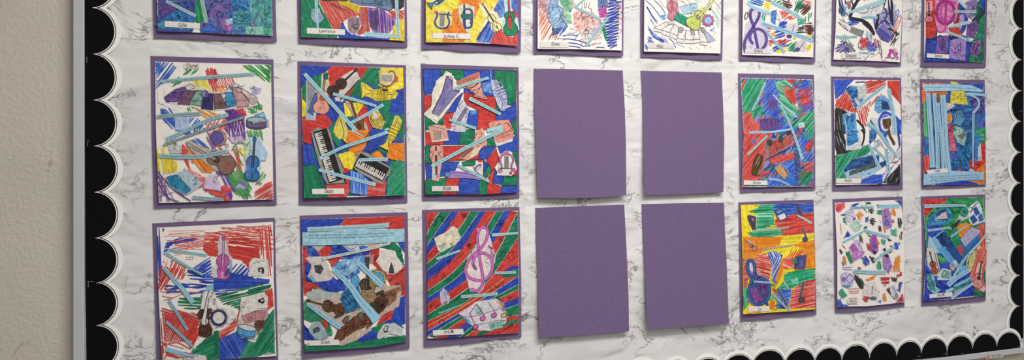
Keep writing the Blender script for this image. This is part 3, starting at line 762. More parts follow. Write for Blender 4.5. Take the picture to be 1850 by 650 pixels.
d.lines('285,180 295,140|310,180 315,140|335,180 338,142|355,180 355,146', '#2a3040', 7).ink('250,160 430,180', '#2c3a6c', 18); d.end()
d.cut('185,-70 360,-70 345,35 240,75 185,60', '#d8d4bc', label='blue trumpet drawing'); trumpet(d, 262, 0, 240, -35, '#3f76a8', w=7, valves='#2f6a5c'); d.end()
d.name('205,383 655,396 650,460 204,450', 'Jayleen E.', 330, 427, 518, 431, 40)
d.done()
# -- fourth, top row
d = top_row('pale collage of light blue piano keys with red zigzags, in the top row', (963.6, 0), (964.4, 96.5), '1018,97.3 1075,101', (1126, 101.5), (1126.8, 0), -156,
            '972,-148 1122,-144 1123.5,91.3 1051,88.8 971.2,88', lift=.003, slift=.004, wave=.003)
d.o(950, 0, 5.909)
d.hatch('133,-840 1020,-830 1030,0 133,0', ['#cf6a50', '#2f4fae', '#8fb2cf', '#e6b9b2'], 140, 26, 10, gap=.3, L=150)
d.wash('133,0 260,0 235,150 180,110 133,80', ['#b08f9c', '#a88694', '#bfa0a8'], 24)
d.hatch('135,90 215,120 260,220 290,300 330,400 165,438 140,280', ['#c4553f', '#cf6a50'], -60, 15, 8, gap=.06)
d.hatch('133,0 180,0 150,80 133,120', '#c4553f', -55, 14, 7)
d.hatch('250,380 340,360 360,420 240,438', '#7a5a58', -60, 13, 6)
d.wash('350,0 500,0 500,100 470,150 500,255 420,250 390,160 400,90', ['#8ab89a', '#a6c8ac', '#7faa9c'], 24)
d.hatch('380,20 480,0 440,110 400,80', '#3f9060', -40, 13, 7); d.hatch('390,0 470,0 430,30', '#2f8a5c', -20, 9, 7)
d.wash('505,130 610,110 700,120 790,190 720,270 600,330 520,290', ['#e2b4ae', '#dca8a4', '#e8c4bc'], 28)
d.wash('700,200 790,180 800,260 720,280', ['#d09aa8', '#e0b8b8'], 18)
d.wash('560,330 700,290 800,260 820,360 700,420 620,430', ['#c9c3c4', '#d4ccc8'], 22)
d.poly('262,-60 340,-60 350,50 395,95 392,160 432,255 438,292 335,325 290,300 232,185 238,130', '#98b6d2').wash('262,-60 340,-60 350,50 395,95 392,160 432,255 335,320 290,290 235,180', ['#92b2d0', '#a4bfd6', '#86a8ca'], 24)
d.lines('265,0 238,135 232,185 285,290 335,325|330,62 240,160|345,70 370,180 295,265|330,62 395,95 392,160 370,180|350,178 440,275|300,0 275,130|370,180 432,255 440,290 340,320|350,60 340,0', '#38465c', 6)
d.ell(245, 168, 18, 28, '#38465c', 6, '#8fa8b8').ell(320, 300, 24, 28, '#38465c', 6, '#b8c8c0'); d.wash('275,300 350,300 345,360 290,380', ['#3a4a78', '#5a6890'], 16)
d.hatch('330,300 440,270 400,350 350,390', '#2f4fae', -60, 15, 10)
d.lines('630,170 632,330|668,170 655,315|648,175 645,320|600,60 595,150 610,185 700,160|690,20 670,80 700,100 705,160|630,20 625,75 645,80 648,15|600,0 610,60', '#6a3f48', 6)
d.ell(645, 342, 28, 18, '#7a4048', 7).ell(662, 305, 14, 16, '#7a4048', 5)
d.poly('765,-30 870,-30 880,70 800,95 770,80', '#6674a4').wash('765,-30 870,-30 880,70 800,95', ['#606ea0', '#7480ac'], 18).lines('830,-20 840,60 880,80', '#2c3458', 7)
d.poly('768,92 860,80 868,178 792,190', '#b04a98').wash('768,92 860,80 868,178 792,190', ['#a84290', '#c060a8'], 16)
d.zig('890,0 1000,0 985,160 975,240 960,500 900,520 868,430 850,280 870,200 890,100', 'B', -16, 27, 11)
d.hatch('820,200 880,170 980,170 940,240 840,290', 'B', -15, 20, 10); d.hatch('885,0 990,0 980,60 890,80', 'B', -18, 18, 10)
d.ink('1010,0 980,55 1018,70 982,120 1022,128 975,205 1034,185 985,235 1012,250 975,295 1022,325 975,385 1000,392 980,425', '#c4553f', 6)
d.hatch('790,230 850,275 870,440 838,400 818,330', ['#138a58', '#0f7350'], 60, 11, 9); d.lines('800,235 850,290 830,330 860,380 850,430', 'G', 8)
d.lines('390,385 470,372 560,382|395,432 420,415 500,420 620,450 690,490|440,355 525,352|475,305 525,312|450,455 560,470 620,500|450,490 550,500 590,515|350,410 400,415|405,345 440,285|360,385 385,300|515,435 570,350|590,475 620,430|600,495 690,490|740,510 830,500|760,500 850,510', 'B', 9)
d.lines('505,165 550,140|510,185 545,165|505,260 555,240|520,290 575,272|525,345 575,310|535,325 570,280|725,425 815,395|695,482 805,460|700,470 760,455|735,410 790,375|570,430 610,415|625,450 650,440|475,40 520,20|490,50 535,40|500,75 530,60', '#c4504a', 9)
d.lines('575,330 620,370|700,300 760,340|170,40 215,70 200,30', '#7a8088', 4)
d.strip('530,80 680,150 812,218', 28, None, 30, col='#8db4be'); d.strip('640,-20 520,85', 26, None, col='#8db4be')
d.strip('882,182 760,340 642,492', 30, None, 32, col='#8db4be')
d.name('150,443 452,455 455,505 150,502', 'Eliseo', 275, 470, 366, 474, 38, '#d6d2cc')
d.done()
# -- fifth, top row
d = top_row('white collage of curved outlined piano keys with a pink tambourine, in the top row', (1156.8, 0), (1157.6, 103.2), '1218,104.3 1260,107.3', (1304.8, 108.3), (1307, 0), -150,
            '1165,-142 1303,-138 1303.1,0 1301.5,96.5 1235,94.8 1163.5,93 1163.6,50', lift=.003, slift=.004, wave=.003)
d.o(1150, 0, 5.909)
d.hatch('95,-840 900,-820 900,0 95,0', ['#2f4fae', '#c4504a', '#4a9a70'], 62, 40, 9, gap=.4, L=200)
d.lines('95,0 180,80 260,190|185,0 250,60 310,150|105,70 150,150 220,255|110,65 170,170 230,240|140,180 205,295|150,210 200,285|118,275 180,360 300,435|170,350 300,450|120,400 195,460|130,425 170,470|340,400 390,450 420,515|270,390 340,470|300,400 335,465|410,460 510,505', 'B', 9)
d.hatch('120,300 150,310 220,400 320,450 280,460 170,400', 'B', 38, 12, 10); d.hatch('110,400 140,390 200,455 130,450', 'B', 40, 12, 10); d.hatch('85,470 130,440 120,540 90,520', 'B', 50, 13, 8)
d.wash('150,340 210,370 250,420 200,400', ['#5a86d0', '#7aa0dc'], 16); d.hatch('255,170 310,150 315,200 265,215', '#3f90cc', -30, 9, 9); d.hatch('785,320 835,290 830,335 795,345', '#3a94d4', -40, 9, 9)
d.lines('240,0 300,80|460,0 520,40|480,0 530,50|540,0 575,30|845,40 890,100|640,500 670,530|720,490 740,515|780,490 800,515|820,380 850,340', '#c8604f', 8)
d.lines('845,80 905,180|780,0 900,60|620,0 690,20', '#4f9a80', 7); d.lines('560,505 595,530', 'B', 8)
d.hatch('760,20 900,20 905,310 840,270 820,160', ['#b8cfcc', '#a8c4c4'], 55, 26, 16, gap=.3)
K_ = '#4a4650'
keyfan(d, ['320,230 352,262 266,320 187,298', '352,258 420,268 350,348 264,318', '405,256 462,300 432,378 355,345', '465,318 530,325 505,422 430,410', '530,325 602,326 606,425 520,425', '602,324 655,318 676,420 606,425', '660,318 712,340 760,450 678,450'], [], '#ded9d6', ink=K_, w=6)
keyfan(d, ['187,298 266,320 262,348 180,332', '264,318 350,348 348,392 262,362', '355,345 432,378 428,428 355,390', '430,410 505,422 500,467 428,450', '520,425 606,425 605,467 520,463', '606,425 676,420 680,456 606,463', '678,450 760,450 755,487 672,476'], [], '#dad6d4', ink=K_, w=6)
d.poly('715,338 760,345 842,432 765,462', '#a9aecb').ink('715,338 760,345 842,432 765,462', K_, 5, True, False)
keyfan(d, [], ['328,236 384,220 406,238 346,270', '448,296 482,285 502,300 480,352 446,340', '573,318 610,314 622,372 586,376', '678,296 712,290 742,332 706,352'], black='#97969a', ink=K_, w=6)
d.poly('328,236 384,220 406,238 346,262', '#c9c6c6')
d.cut('310,-60 430,-60 458,120 410,212 350,195 335,100', '#d0a0aa', label='pink violin drawing'); violin(d, 375, 40, 350, -100, '#c4808e', '#b06a80', 1.1, w=6); d.end()
d.cut('455,68 560,45 570,30 655,28 660,110 610,145 500,152', '#a6c4d6', label='pale blue drum drawing').lines('460,72 570,48 655,30|575,50 580,140|500,150 605,140 655,108', K_, 6, False).ell(610, 100, 14, 20, '#5a8a5c', 6); d.end()
d.cut('440,128 578,212 552,288 398,205', '#239a7c', label='green drum drawing').lines('440,128 578,212 552,288 398,205 440,128|430,150 570,230|440,145 480,240 500,180 530,265 545,215|405,205 450,150 470,235', '#1a4a44', 7, False); d.end()
d.cut('548,190 600,140 650,110 700,60 770,90 830,-30 840,0 760,110 720,200 680,280 620,305 560,260', '#ccd08c', label='lime green guitar drawing'); guitar(d, 690, 145, 385, -51, '#b9c468', '#e2da9c', '#8a8a5a', 1.05, w=6); d.end()
tambourine(d, 763, 218, 58, '#cc5aa0', '#9db8de', '#6a3060', 5, 1., 10, .28); d.ink('735,265 795,205', '#3a3a5a', 7)
d.ell(785, 98, 12, 9, 'K', 2, 'K').lines('795,95 800,62 812,75', 'K', 5, False)
d.name('130,462 402,472 402,520 130,512', 'Allan', 212, 494, 284, 498, 36, '#cfccca')
d.done()
# -- sixth, top row
d = top_row('white collage with a large violet treble clef at lower left, in the top row', (1335.6, 0), (1336, 108.3), '1396,111.5 1440,113.4', (1472.7, 113.2), (1474.5, 0), -146,
            '1344,-138 1472,-134 1471.9,0 1469.2,103.5 1413.5,101.2 1340.9,99.1', lift=.003, slift=.003, wave=.003)
d.o(1325, 0, 5.652)
d.hatch('110,-780 830,-760 830,0 108,0', ['#2f4fae', '#c4423f', '#178a5c', '#5a3428', '#e2cc3a'], 150, 40, 26, gap=.4, L=90)
d.hatch('150,0 310,0 300,60 200,70 150,50', ['#2f6fc0', '#2a58ac', '#4f90cc'], 20, 12, 12)
for q, c, a in (('510,10 572,0 608,70 560,98 500,62', '#5a3428', 10), ('690,50 780,38 798,85 720,168 682,128', '#5a3428', -45), ('722,240 795,228 828,290 802,362 738,338', '#552f26', 5),
                ('640,10 715,0 722,40 650,140 612,98', 'G', -65), ('650,200 722,178 732,240 660,262', '#2f9a78', -30), ('742,140 797,128 778,232 722,228', '#178a5c', 95), ('640,290 720,262 734,330 638,338', '#2a3a3c', -5),
                ('550,460 640,418 652,462 622,528 555,520', '#138058', -40), ('275,130 335,140 322,220 280,205', '#2f9a78', 110), ('470,115 520,108 565,150 585,180 500,205', '#c4504a', -35), ('566,170 645,180 618,212 566,205', '#cc5a50', -20),
                ('300,265 390,300 368,335 325,310', '#b8343a', 25), ('348,390 430,432 380,472 345,440', '#c4423f', 20), ('440,420 560,378 594,420 478,472', '#b8343a', -25), ('730,10 790,8 804,40 732,38', '#d86a6a', -25), ('520,120 600,140 590,180 540,170', '#c4504a', -30),
                ('468,230 552,208 542,292 458,282', '#2a48b0', -20), ('418,320 534,338 520,372 415,402', '#2a48b0', -18), ('440,270 500,300 540,330 430,330', '#2a48b0', -10), ('398,490 482,448 494,482 415,545', '#2f4fae', -35), ('500,440 560,450 520,490 480,480', '#2f4fae', -20),
                ('308,20 378,30 372,110 318,92', '#e2cc3a', 80), ('436,510 542,478 548,520 440,548', '#e6cf2b', -10), ('738,480 805,430 785,500 748,530', '#d8c238', -70), ('745,350 825,362 800,402 738,382', '#e2cc3a', 0), ('380,340 420,330 425,370 385,375', '#e0b030', 40),
                ('380,20 470,0 520,20 470,60 420,50', '#2f8a64', -30), ('330,0 400,0 380,15 345,12', '#4a342c', 0), ('600,370 640,360 640,400 610,400', '#d8c238', 60), ('800,360 830,340 830,420 810,430', '#4a90b8', 30)):
    d.hatch(q, c, a, 13, 12, gap=.06)
d.poly('385,125 440,95 440,170 425,250 382,225', '#3f74c4').wash('385,125 440,95 440,170 425,250 382,225', ['#3a68bc', '#5a8ccc'], 20)
d.ell(132, 160, 14, 36, '#5a3428', 10, rot=15)
d.lines('115,300 135,230|440,120 470,200', '#55524e', 4)
d.cut('150,85 200,75 285,85 292,190 345,270 362,400 352,515 120,540 100,540 98,410 140,230 175,190', '#c9c2d8', label='large violet treble clef cut out')
d.ink('262,540 235,420 205,270 172,170 180,110 215,88 258,100 262,160 235,220 195,285 140,370 112,450 122,540', '#2e2250', 30).ink('262,540 235,420 205,270 172,170 180,110 215,88 258,100 262,160 235,220 195,285 140,370 112,450 122,540', '#5a468c', 21)
d.ink('205,450 172,410 172,355 205,310 260,298 315,330 338,400 320,470 270,520', '#2e2250', 30).ink('205,450 172,410 172,355 205,310 260,298 315,330 338,400 320,470 270,520', '#5f4a92', 21)
d.lines('270,345 285,330|285,385 300,365|170,480 200,460', '#7a7086', 5).end()
d.cut('640,430 720,395 748,430 735,520 640,520 622,500', '#c8c5cc', label='small violet eighth note cut out'); d.lines('640,440 700,500|660,430 740,500|690,410 640,470', '#8a8890', 4, False); note(d, 655, 505, 722, 425, 24, '#5a468c', w=7); d.ink('675,500 722,425', '#3f3558', 12); d.end()
d.cut('540,250 640,230 665,255 645,320 605,410 540,405 522,340', '#cdc9d0', label='violet note on a pale torn piece'); d.ell(570, 372, 25, 17, '#2e2250', 5, '#4a3a80').ink('602,325 620,255', '#5a5088', 16); d.end()
d.strip('148,25 205,75 285,110 378,138', 42, None, 38, col='#98c4dc')
d.strip('385,18 540,95 690,185', 34, T7, 40); d.strip('282,235 540,318 812,415', 42, T9, 46, col='#98c4d8'); d.strip('325,308 420,420 522,538', 26, T3, 32, col='#98bcd0')
d.strip('455,185 490,210', 22, None, col='#c4ccd2')
d.name('122,498 398,500 390,546 118,540', 'Sirena', 212, 521, 298, 523, 40, '#d2cfd4')
d.done()
# -- seventh, top row
d = top_row('busy blue, black and violet scribbled collage with a magenta mark at lower right, top row', (1503.5, 0), (1502.3, 117.3), '1562,117.6 1591,119.5', (1627.7, 119.2), (1631, 0), -140,
            '1514,-132 1632,-128 1630.6,0 1625.8,112.4 1572,109.6 1505.6,107.7 1509.5,58', lift=.003, slift=.003, wave=.002)
d.o(1495, 0, 5.2)
d.hatch('95,-720 705,-700 705,0 95,0', ['#2f4fae', '#3a2f5c', '#28242c', '#7f78b0'], 110, 34, 22, gap=.3, L=120)
d.hatch('490,90 600,60 640,240 580,330 460,300 430,200', ['#8a84b4', '#7872a8', '#9a98c4'], 60, 15, 13, '#b4b2cc')
d.hatch('430,180 480,170 480,260 440,270', ['#5a4a90', '#6a5aa0'], 80, 12, 10)
d.hatch('100,0 175,0 185,160 130,150 105,120', ['#1f2f58', '#2a4a7c', '#24243a'], 80, 13, 12, gap=.1); d.hatch('110,50 180,60 180,150 130,160', '#2f5f9c', 60, 14, 9)
d.hatch('185,10 230,0 220,80 190,90', ['#a0787a', '#8a6a78'], 85, 13, 10); d.lines('180,20 200,90|215,0 205,80', '#4a3540', 7)
d.hatch('200,170 290,170 300,215 240,245 190,225', ['#3a5fc0', '#4a78cc', '#2f4fae'], 30, 13, 12)
d.hatch('560,0 610,0 620,230 580,200', ['#2a2a4c', '#3a3460'], 85, 14, 14)
d.hatch('600,30 640,40 640,220 615,230', ['#a4a2c4', '#7f90c0'], 80, 14, 9)
for p, w in (('300,-20 262,40 240,80 205,175', 30), ('225,0 240,60 220,130', 12), ('205,170 290,185 350,205 400,250 440,330', 32), ('330,210 390,260 420,300', 26), ('545,0 520,60 480,120 470,190 455,280', 26), ('600,0 608,90 605,180 615,240', 22), ('520,60 560,130 530,200', 12),
             ('570,265 640,300 650,330', 22), ('660,320 590,430', 9), ('672,350 605,430', 7), ('645,320 620,440', 7), ('680,345 600,410', 6), ('590,270 660,330 670,300', 12)): d.ink(p, '#25202c', w)
for p in ('150,120 200,150 230,190', '240,60 290,20', '480,230 540,200 560,240', '520,150 580,220 620,200', '470,250 530,190 600,260', '500,130 540,120 600,150'): d.ink(p, '#30366c', 8)
d.cut('290,110 400,45 470,30 530,35 520,80 490,130 400,145 300,140', '#cfd0d2', label='white trumpet outline cut out').lines('280,110 330,125 380,110 370,70 340,80|290,100 340,60 420,40|430,50 410,130|470,45 450,120|390,40 400,80 500,50', '#3a3a48', 6); d.end()
d.lines('110,180 180,220 230,250|140,170 170,210 240,240|120,200 200,290', '#4a4a58', 6); d.ink('100,205 150,255 200,290', '#7a665a', 12)
d.hatch('120,190 200,210 200,280 140,260', ['#c4bcc0', '#b4b0c0'], 40, 14, 8)
d.cut('225,248 345,290 322,352 203,300', '#878a84', label='grey ribbed accordion piece')
for i in range(12): d.ink([(228 + i * 9.6, 250 + i * 3.6), (208 + i * 9.6, 300 + i * 4.2)], '#3c4038', 3.5, False, False)
d.hatch('335,288 365,300 350,350 320,350', '#3a58a8', -60, 9, 8); d.end()
d.cut('450,290 518,232 632,330 572,402 500,372', '#6864a8', label='violet case with a brown stripe').hatch('455,300 515,245 610,330 560,390', ['#5450a0', '#7a78b4'], 40, 14, 13).hatch('470,330 490,350 580,400 540,410 490,380', '#3a3c4c', 40, 12, 10)
d.ink('520,240 570,285', '#7a5058', 14).lines('450,292 575,400|480,265 600,365', '#2c2a4c', 7, False); d.end()
d.hatch('600,300 650,310 640,400 590,420', ['#5a4a70', '#3a3040'], -60, 14, 10)
d.hatch('370,290 420,310 425,390 390,395 360,330', ['#7f98a8', '#a0b4b8'], 80, 13, 11)
d.zig('305,355 385,350 395,430 320,455', '#c0424a', -30, 17, 8); d.zig('380,390 470,400 450,480 370,470', '#3a48b4', -20, 20, 8); d.zig('85,420 180,395 200,490 90,485', '#4a3a90', -25, 22, 8); d.zig('440,360 490,380 480,440 440,430', '#c4605a', 50, 16, 6)
d.hatch('450,370 500,390 510,480 470,470', ['#a8b4c8', '#c0c4cc', '#3a3a40'], 75, 14, 7); d.lines('470,390 510,470 505,540|500,380 500,440', '#40404c', 6)
d.lines('640,120 660,90 672,110 640,200 630,190 655,120|640,100 620,200', '#3f66b8', 7); d.lines('625,250 665,160 690,150 680,210 640,290 625,280 670,190|610,290 660,260', '#c87868', 8)
d.ell(330, 425, 42, 42, '#4a4a50', 6); trumpet(d, 205, 425, 160, 45, '#b8c0d0', w=6); d.lines('160,380 230,490|190,365 260,490|150,400 180,480', '#3f5a80', 7)
d.hatch('100,360 150,370 190,330 150,320', ['#c4a8b4', '#b8c0d0'], 20, 12, 9)
d.hatch('540,545 560,540 590,458 630,470 668,500 664,550 640,545 600,490 590,550', ['#a83494', '#b448a0'], -60, 11, 12); d.hatch('600,530 640,500 665,550 600,560', '#8a8890', -20, 12, 10); d.hatch('615,450 660,470 640,490', '#e0a0b0', 30, 13, 6)
d.lines('130,540 175,570|345,570 395,520|335,530 370,545|400,540 520,480|510,565 560,570', '#c4504a', 6); d.lines('480,480 520,540|510,560 505,500', '#4a4a78', 6)
d.strip('180,125 350,65 540,8', 26, None, 44, col='#96c0cc'); d.strip('315,165 400,160 470,168', 24, T8, 28, col='#96c4d0')
d.strip('80,345 180,348 278,343', 28, 'People writing music and', 24, col='#8fc4c4'); d.strip('295,492 440,502', 20, T3, col='#96bcd8'); d.strip('375,305 405,390', 26, None, col='#9fc4c8'); d.strip('345,560 400,500', 14, None, col='#b4ccd0')
d.name('130,502 320,502 320,546 130,548', 'Ezequiel', 172, 522, 270, 525, 38, '#d4d0ce')
d.done()
# -- eighth, top row
d = top_row('red, blue and green collage with a round magenta clef, rightmost of the top row', (1665.6, 0), (1663.6, 120.2), '1712,121.4 1745,122.2', (1781, 122), (1783.5, 0), -134,
            '1671,-126 1782,-123 1780,0 1776.2,112.5 1732,111.5 1669.4,110.6', lift=.003, slift=.002, wave=.001)
d.o(1655, 0, 5.2)
d.hatch('88,-650 660,-640 655,0 90,0', ['#b8392c', '#2a3fa0', '#0f7350', '#8a72ac'], 90, 24, 24, '#4a3a80', L=120)
d.wash('90,0 185,0 190,345 90,362', ['#b8382c', '#c4463a', '#a82e28'], 28)
d.wash('90,362 190,345 210,335 460,335 525,390 492,582 75,576', ['#27409c', '#2c4cac', '#223688'], 30)
d.wash('400,0 480,60 490,180 460,290 420,325 405,200', ['#27409c', '#2c4cac', '#24368c'], 24)
d.wash('560,60 650,110 640,582 490,582 520,400 580,300', ['#147c54', '#1a8c60', '#0f6a4a'], 28)
d.poly('520,190 640,60 650,125 585,185 560,260', '#173f3a').wash('560,30 600,0 625,70 600,110 540,160', ['#1f7a5a', '#18604c'], 20); d.wash('600,0 655,0 652,115 625,90', ['#27409c', '#2c4cac'], 18)
d.wash('300,250 400,255 425,325 330,355', ['#b8392c', '#c4463a'], 22); d.wash('375,0 412,60 402,240 350,240', ['#8a3a34', '#a0443c', '#6a3440'], 22)
d.wash('560,350 640,380 635,560 560,570', ['#0f5c44', '#147c54'], 22)
d.lines('185,0 190,345 90,360|210,335 300,350 460,335|525,390 492,580|560,60 640,110 590,190 560,300|650,0 640,100', '#1c2238', 12)
d.cut('178,-60 395,-60 390,120 375,190 300,235 300,310 205,305 180,190', '#cf7fb0', label='round magenta clef cut out').wash('185,-40 385,-40 370,190 300,230 190,190', ['#cc78ac', '#d890bc', '#c064a4'], 26)
d.ell(277, 118, 84, 108, '#7a1a60', 28).ell(277, 118, 84, 108, '#a8287c', 18).ell(277, 120, 46, 78, '#a8287c', 12, None, 80, 300).ink('278,-40 280,100 272,220', '#a8287c', 18).ink('275,220 270,280 235,305 200,290 200,260', '#b03a88', 12)
d.lines('300,60 330,120|240,80 260,160|310,150 290,200', '#c860a4', 9); d.end()
d.cut('95,15 150,8 158,70 140,160 160,190 112,216 95,190', '#d89aa6', label='pink guitar cut out'); guitar(d, 122, 115, 190, -92, '#c87080', '#b8485a', w=6); d.end()
for q, lb in (('460,20 575,-10 565,100 520,182 465,150', 'lilac torn piece under a strip'), ('480,222 562,190 594,242 545,362 470,345', None), ('505,470 540,390 610,368 605,480 570,545 520,522', None), ('320,378 400,358 472,380 460,572 310,546', 'pale lilac piece with a drum outline'), ('202,348 305,338 292,502 180,502', None)):
    cs = {'460': ['#8872aa', '#9a84b8'], '480': ['#6c4a8c', '#7a5a9a'], '505': ['#84649e', '#7a4f94'], '320': ['#947abc', '#a890c8'], '202': ['#74509a', '#8464a8']}[q[:3]]
    d.cut(q, cs[0], label=lb).wash(q, cs, 24); c = Q(q); mx = sum(a for a, _ in c) / len(c); my = sum(b for _, b in c) / len(c)
    for k in range(7): d.ink([(mx + RNG.uniform(-45, 45), my + RNG.uniform(-60, 60)) for _ in range(3)], '#43306a', 5)
    d.end()
d.poly('410,140 445,130 455,190 420,280 400,260', '#a48cc0')
d.strip('385,-20 430,30 472,72', 30, None, 36, col='#b4d0dc'); d.strip('358,108 567,111', 26, 'Harlem of the 1920s', 28, col='#a4cccc'); d.strip('300,255 400,230 508,207', 26, 'jazz and the blues', 34, col='#b4d0d4'); d.strip('300,300 400,340 517,387', 26, T3, 22, col='#a8ccd8')
d.name('102,500 312,513 310,551 100,540', 'Selena', 174, 524, 246, 529, 30)
d.done()
# -- leftmost, middle row
d = Drawing('white collage of curved coloured piano keys with a blue violin, leftmost of the middle row',
            ('271.7,101 380,104 494,107.5', '494,107.5 496.2,235 500,369.6', '278.6,376.2 400,373.5 500,369.6', '271.7,101 273.9,235 278.6,376.2'),
            '279.7,111.2 489.3,116.5 491.8,235 494,360 421,362 399.2,363.2 287.2,366.8 284,300 281.8,235', lift=.002, slift=.003, wave=.001, staples=((281, 103.5, .002, 0),))
d.o(270, 95, 4.643)
B1 = ['#2a55ac', '#3260b4']
d.hatch('45,80 195,78 205,110 240,130 160,240 60,300 45,300', B1, -52, 14, 13, gap=.08); d.hatch('50,240 110,200 70,310 52,320', '#4a70b4', -50, 14, 6)
d.hatch('310,138 412,140 380,182 285,192', ['#3f8a50', '#4f9a5c'], -45, 14, 13); d.hatch('230,195 300,230 260,270 185,285 190,260', ['#2f8a44', '#3f8a50'], -45, 14, 11)
d.hatch('740,105 1015,100 1020,252 985,245 860,165 800,150', ['#2f8a3f', '#3c9a4c'], 42, 14, 12, gap=.08); d.hatch('960,140 1018,130 1018,255 985,240', '#24803a', 55, 12, 9)
d.hatch('365,235 470,222 520,312 400,302', ['#dcc94a', '#e4d66c'], 70, 16, 16, '#e2d684')
d.zig('475,150 560,138 570,310 545,325 500,260', '#c8403c', 72, 17, 9); d.zig('560,215 680,205 740,262 600,300 560,280', '#cc5048', 70, 24, 7); d.lines('480,190 490,150 510,200|505,190 520,135 545,200|545,180 590,185', '#c8403c', 8)
d.hatch('590,280 645,265 625,340 555,325', ['#e0a050', '#d88a3c'], 30, 13, 10)
d.wash('860,280 940,300 930,340 860,370', ['#a8a0c8', '#b8b0d0'], 22); d.hatch('870,300 940,300 900,360', '#7a78b8', -35, 16, 7)
d.lines('740,262 770,285 800,270|845,290 850,305 870,300 885,285|870,280 885,290', '#50505a', 5); d.lines('65,310 75,420 130,430|120,310 130,350|60,420 140,450 230,490|180,440 280,470', '#9aa0bc', 4)
d.hatch('810,440 890,388 955,450 940,500 830,520', ['#3c9448', '#4aa058'], 30, 17, 8); d.zig('815,430 900,395 950,455 860,515', '#2f8a44', 70, 20, 6)
d.hatch('360,450 450,480 600,520 560,565 450,545', ['#d88a34', '#d89a50', '#c88a58'], 30, 15, 13, gap=.2); d.hatch('285,470 355,450 370,490 320,495', '#3c9a4c', 60, 12, 9)
d.hatch('95,472 165,470 240,580 215,650 110,570', ['#3a6cc4', '#2f5cb4'], 50, 15, 12, gap=.08); d.hatch('220,545 400,540 480,650 220,650', ['#4474c4', '#3a66b4', '#5a86cc'], -50, 18, 13, gap=.2)
d.hatch('90,470 140,455 150,500 100,520', '#2f5cb4', 50, 14, 8)
d.hatch('470,600 640,540 645,650 480,655', ['#c84a44', '#d0605a'], -60, 15, 11, gap=.12); d.hatch('480,600 560,570 540,640 470,640', ['#a08a9c', '#6a78b0'], 30, 16, 9, gap=.3)
d.zig('650,490 720,478 800,510 785,560 640,560', 'P', 40, 17, 10); d.zig('640,560 800,570 805,650 630,655', 'P', 85, 22, 10); d.hatch('655,500 760,485 800,560 640,650', '#64389a', 100, 22, 10, gap=.15)
d.zig('725,480 800,475 820,520 760,525', '#c84040', 70, 16, 7)
d.hatch('640,480 740,470 700,500', '#b88a8a', 10, 14, 9)
d.cut('118,372 215,300 340,245 385,275 470,300 540,330 600,335 690,290 720,285 770,292 910,380 905,440 830,462 735,470 640,478 545,490 430,484 330,445 230,438 135,418', '#d0c5be', label='curved piano keys, each key painted a different colour')
KC = [('122,378 215,310 300,288 312,322 242,378 236,406 140,413', '#6a4a92'), ('300,320 396,320 402,332 342,402 336,440 236,430 242,380', '#70506c'), ('396,318 462,322 442,402 440,450 345,434 346,400', '#7ca292'), ('462,340 535,345 532,482 434,472 442,400', '#332c62'),
      ('540,345 602,345 636,432 646,466 545,476', '#7c5a5e'), ('630,335 692,335 726,400 722,446 650,462 632,382', '#3f88b8'), ('692,310 752,318 832,395 830,450 738,460 722,402', '#b28c8c'), ('735,280 775,300 905,378 832,392', '#cabdb8')]
for q, c in KC: d.poly(q, c).wash(q, [c], 24).ink(q, '#28243a', 5, True, False)
d.lines('140,378 240,375|242,382 340,402|346,400 442,402|442,402 532,405|545,430 636,432|645,410 726,402|726,405 830,396', '#28243a', 4, False)
for q, c in (('300,285 342,262 384,285 375,300 320,318', '#c9c2c2'), ('600,345 640,345 640,376 612,382', '#d0ccca'), ('710,285 770,304 776,330 742,332', '#c8a6a6')): d.poly(q, c).ink(q, '#28243a', 5, True, False)
d.ell(465, 345, 30, 28, '#28243a', 5, '#8884ac'); d.poly('470,318 495,325 490,372 465,370', '#5a5090').ell(690, 295, 14, 12, '#23466a', 6, '#3f88b8'); d.ink('640,320 690,265', '#2f6a90', 10).ink('690,295 760,300', '#2f6a90', 6); d.end()
d.poly('835,380 900,372 905,410 870,440 838,410', '#b8a8a0').lines('835,380 900,372 905,410 870,440 838,410 835,380|860,385 880,430', '#6a6468', 4, False)
d.cut('880,520 958,494 982,548 900,562', '#86b4c8', label='pale blue drum top').lines('885,525 955,500 975,545|905,520 930,560|890,545 975,545', '#33506a', 5, False); d.end()
d.cut('815,555 1000,558 1004,625 900,635 810,618', '#aaa4b4', label='violet zigzag drum drawing'); drum(d, 897, 590, 165, 50, 3, '#665a84', '#8ab0c4', w=6); d.poly('850,570 905,568 880,600', '#a09890').poly('905,575 950,572 935,602', '#b0503c'); d.end()
d.poly('215,540 330,538 342,650 215,650', '#a4b8d0').lines('240,570 260,600 250,640|300,560 280,600', '#6078a8', 5)
d.strip('98,242 400,215 650,195 882,180', 32, T1, 34, col='#92b6bc', h=11.5, off=-3)
d.name('290,92 420,94 420,134 290,132', 'Dariel', 312, 112, 406, 114, 34, '#d8d2ca')
d.strip('60,540 250,522 432,512', 36, 'There was a talented people of the South', 38, col='#8fa8ac')
d.strip('300,500 330,500', 10, None, col='#92b6bc')
d.o(270, 235, 4.643)
d.hatch('220,0 430,0 350,50 280,30', B1, 50, 16, 10, gap=.1); d.hatch('330,90 400,60 490,140 545,175 440,140', ['#2f5fb4', '#3a6cc4'], 45, 14, 12, gap=.1)
d.hatch('275,105 315,150 335,330 480,480 690,585 640,592 430,490 300,330 268,200', ['#c4403c', '#cc5048'], 65, 14, 13, gap=.08); d.wash('320,320 470,400 460,480 360,420', ['#d08a8c', '#d8a0a0', '#c87078'], 24)
d.hatch('310,140 420,168 470,260 548,330 520,362 440,350 360,260', ['#dd7d24', '#e0904a', '#d06a1c'], 55, 14, 13, gap=.06)
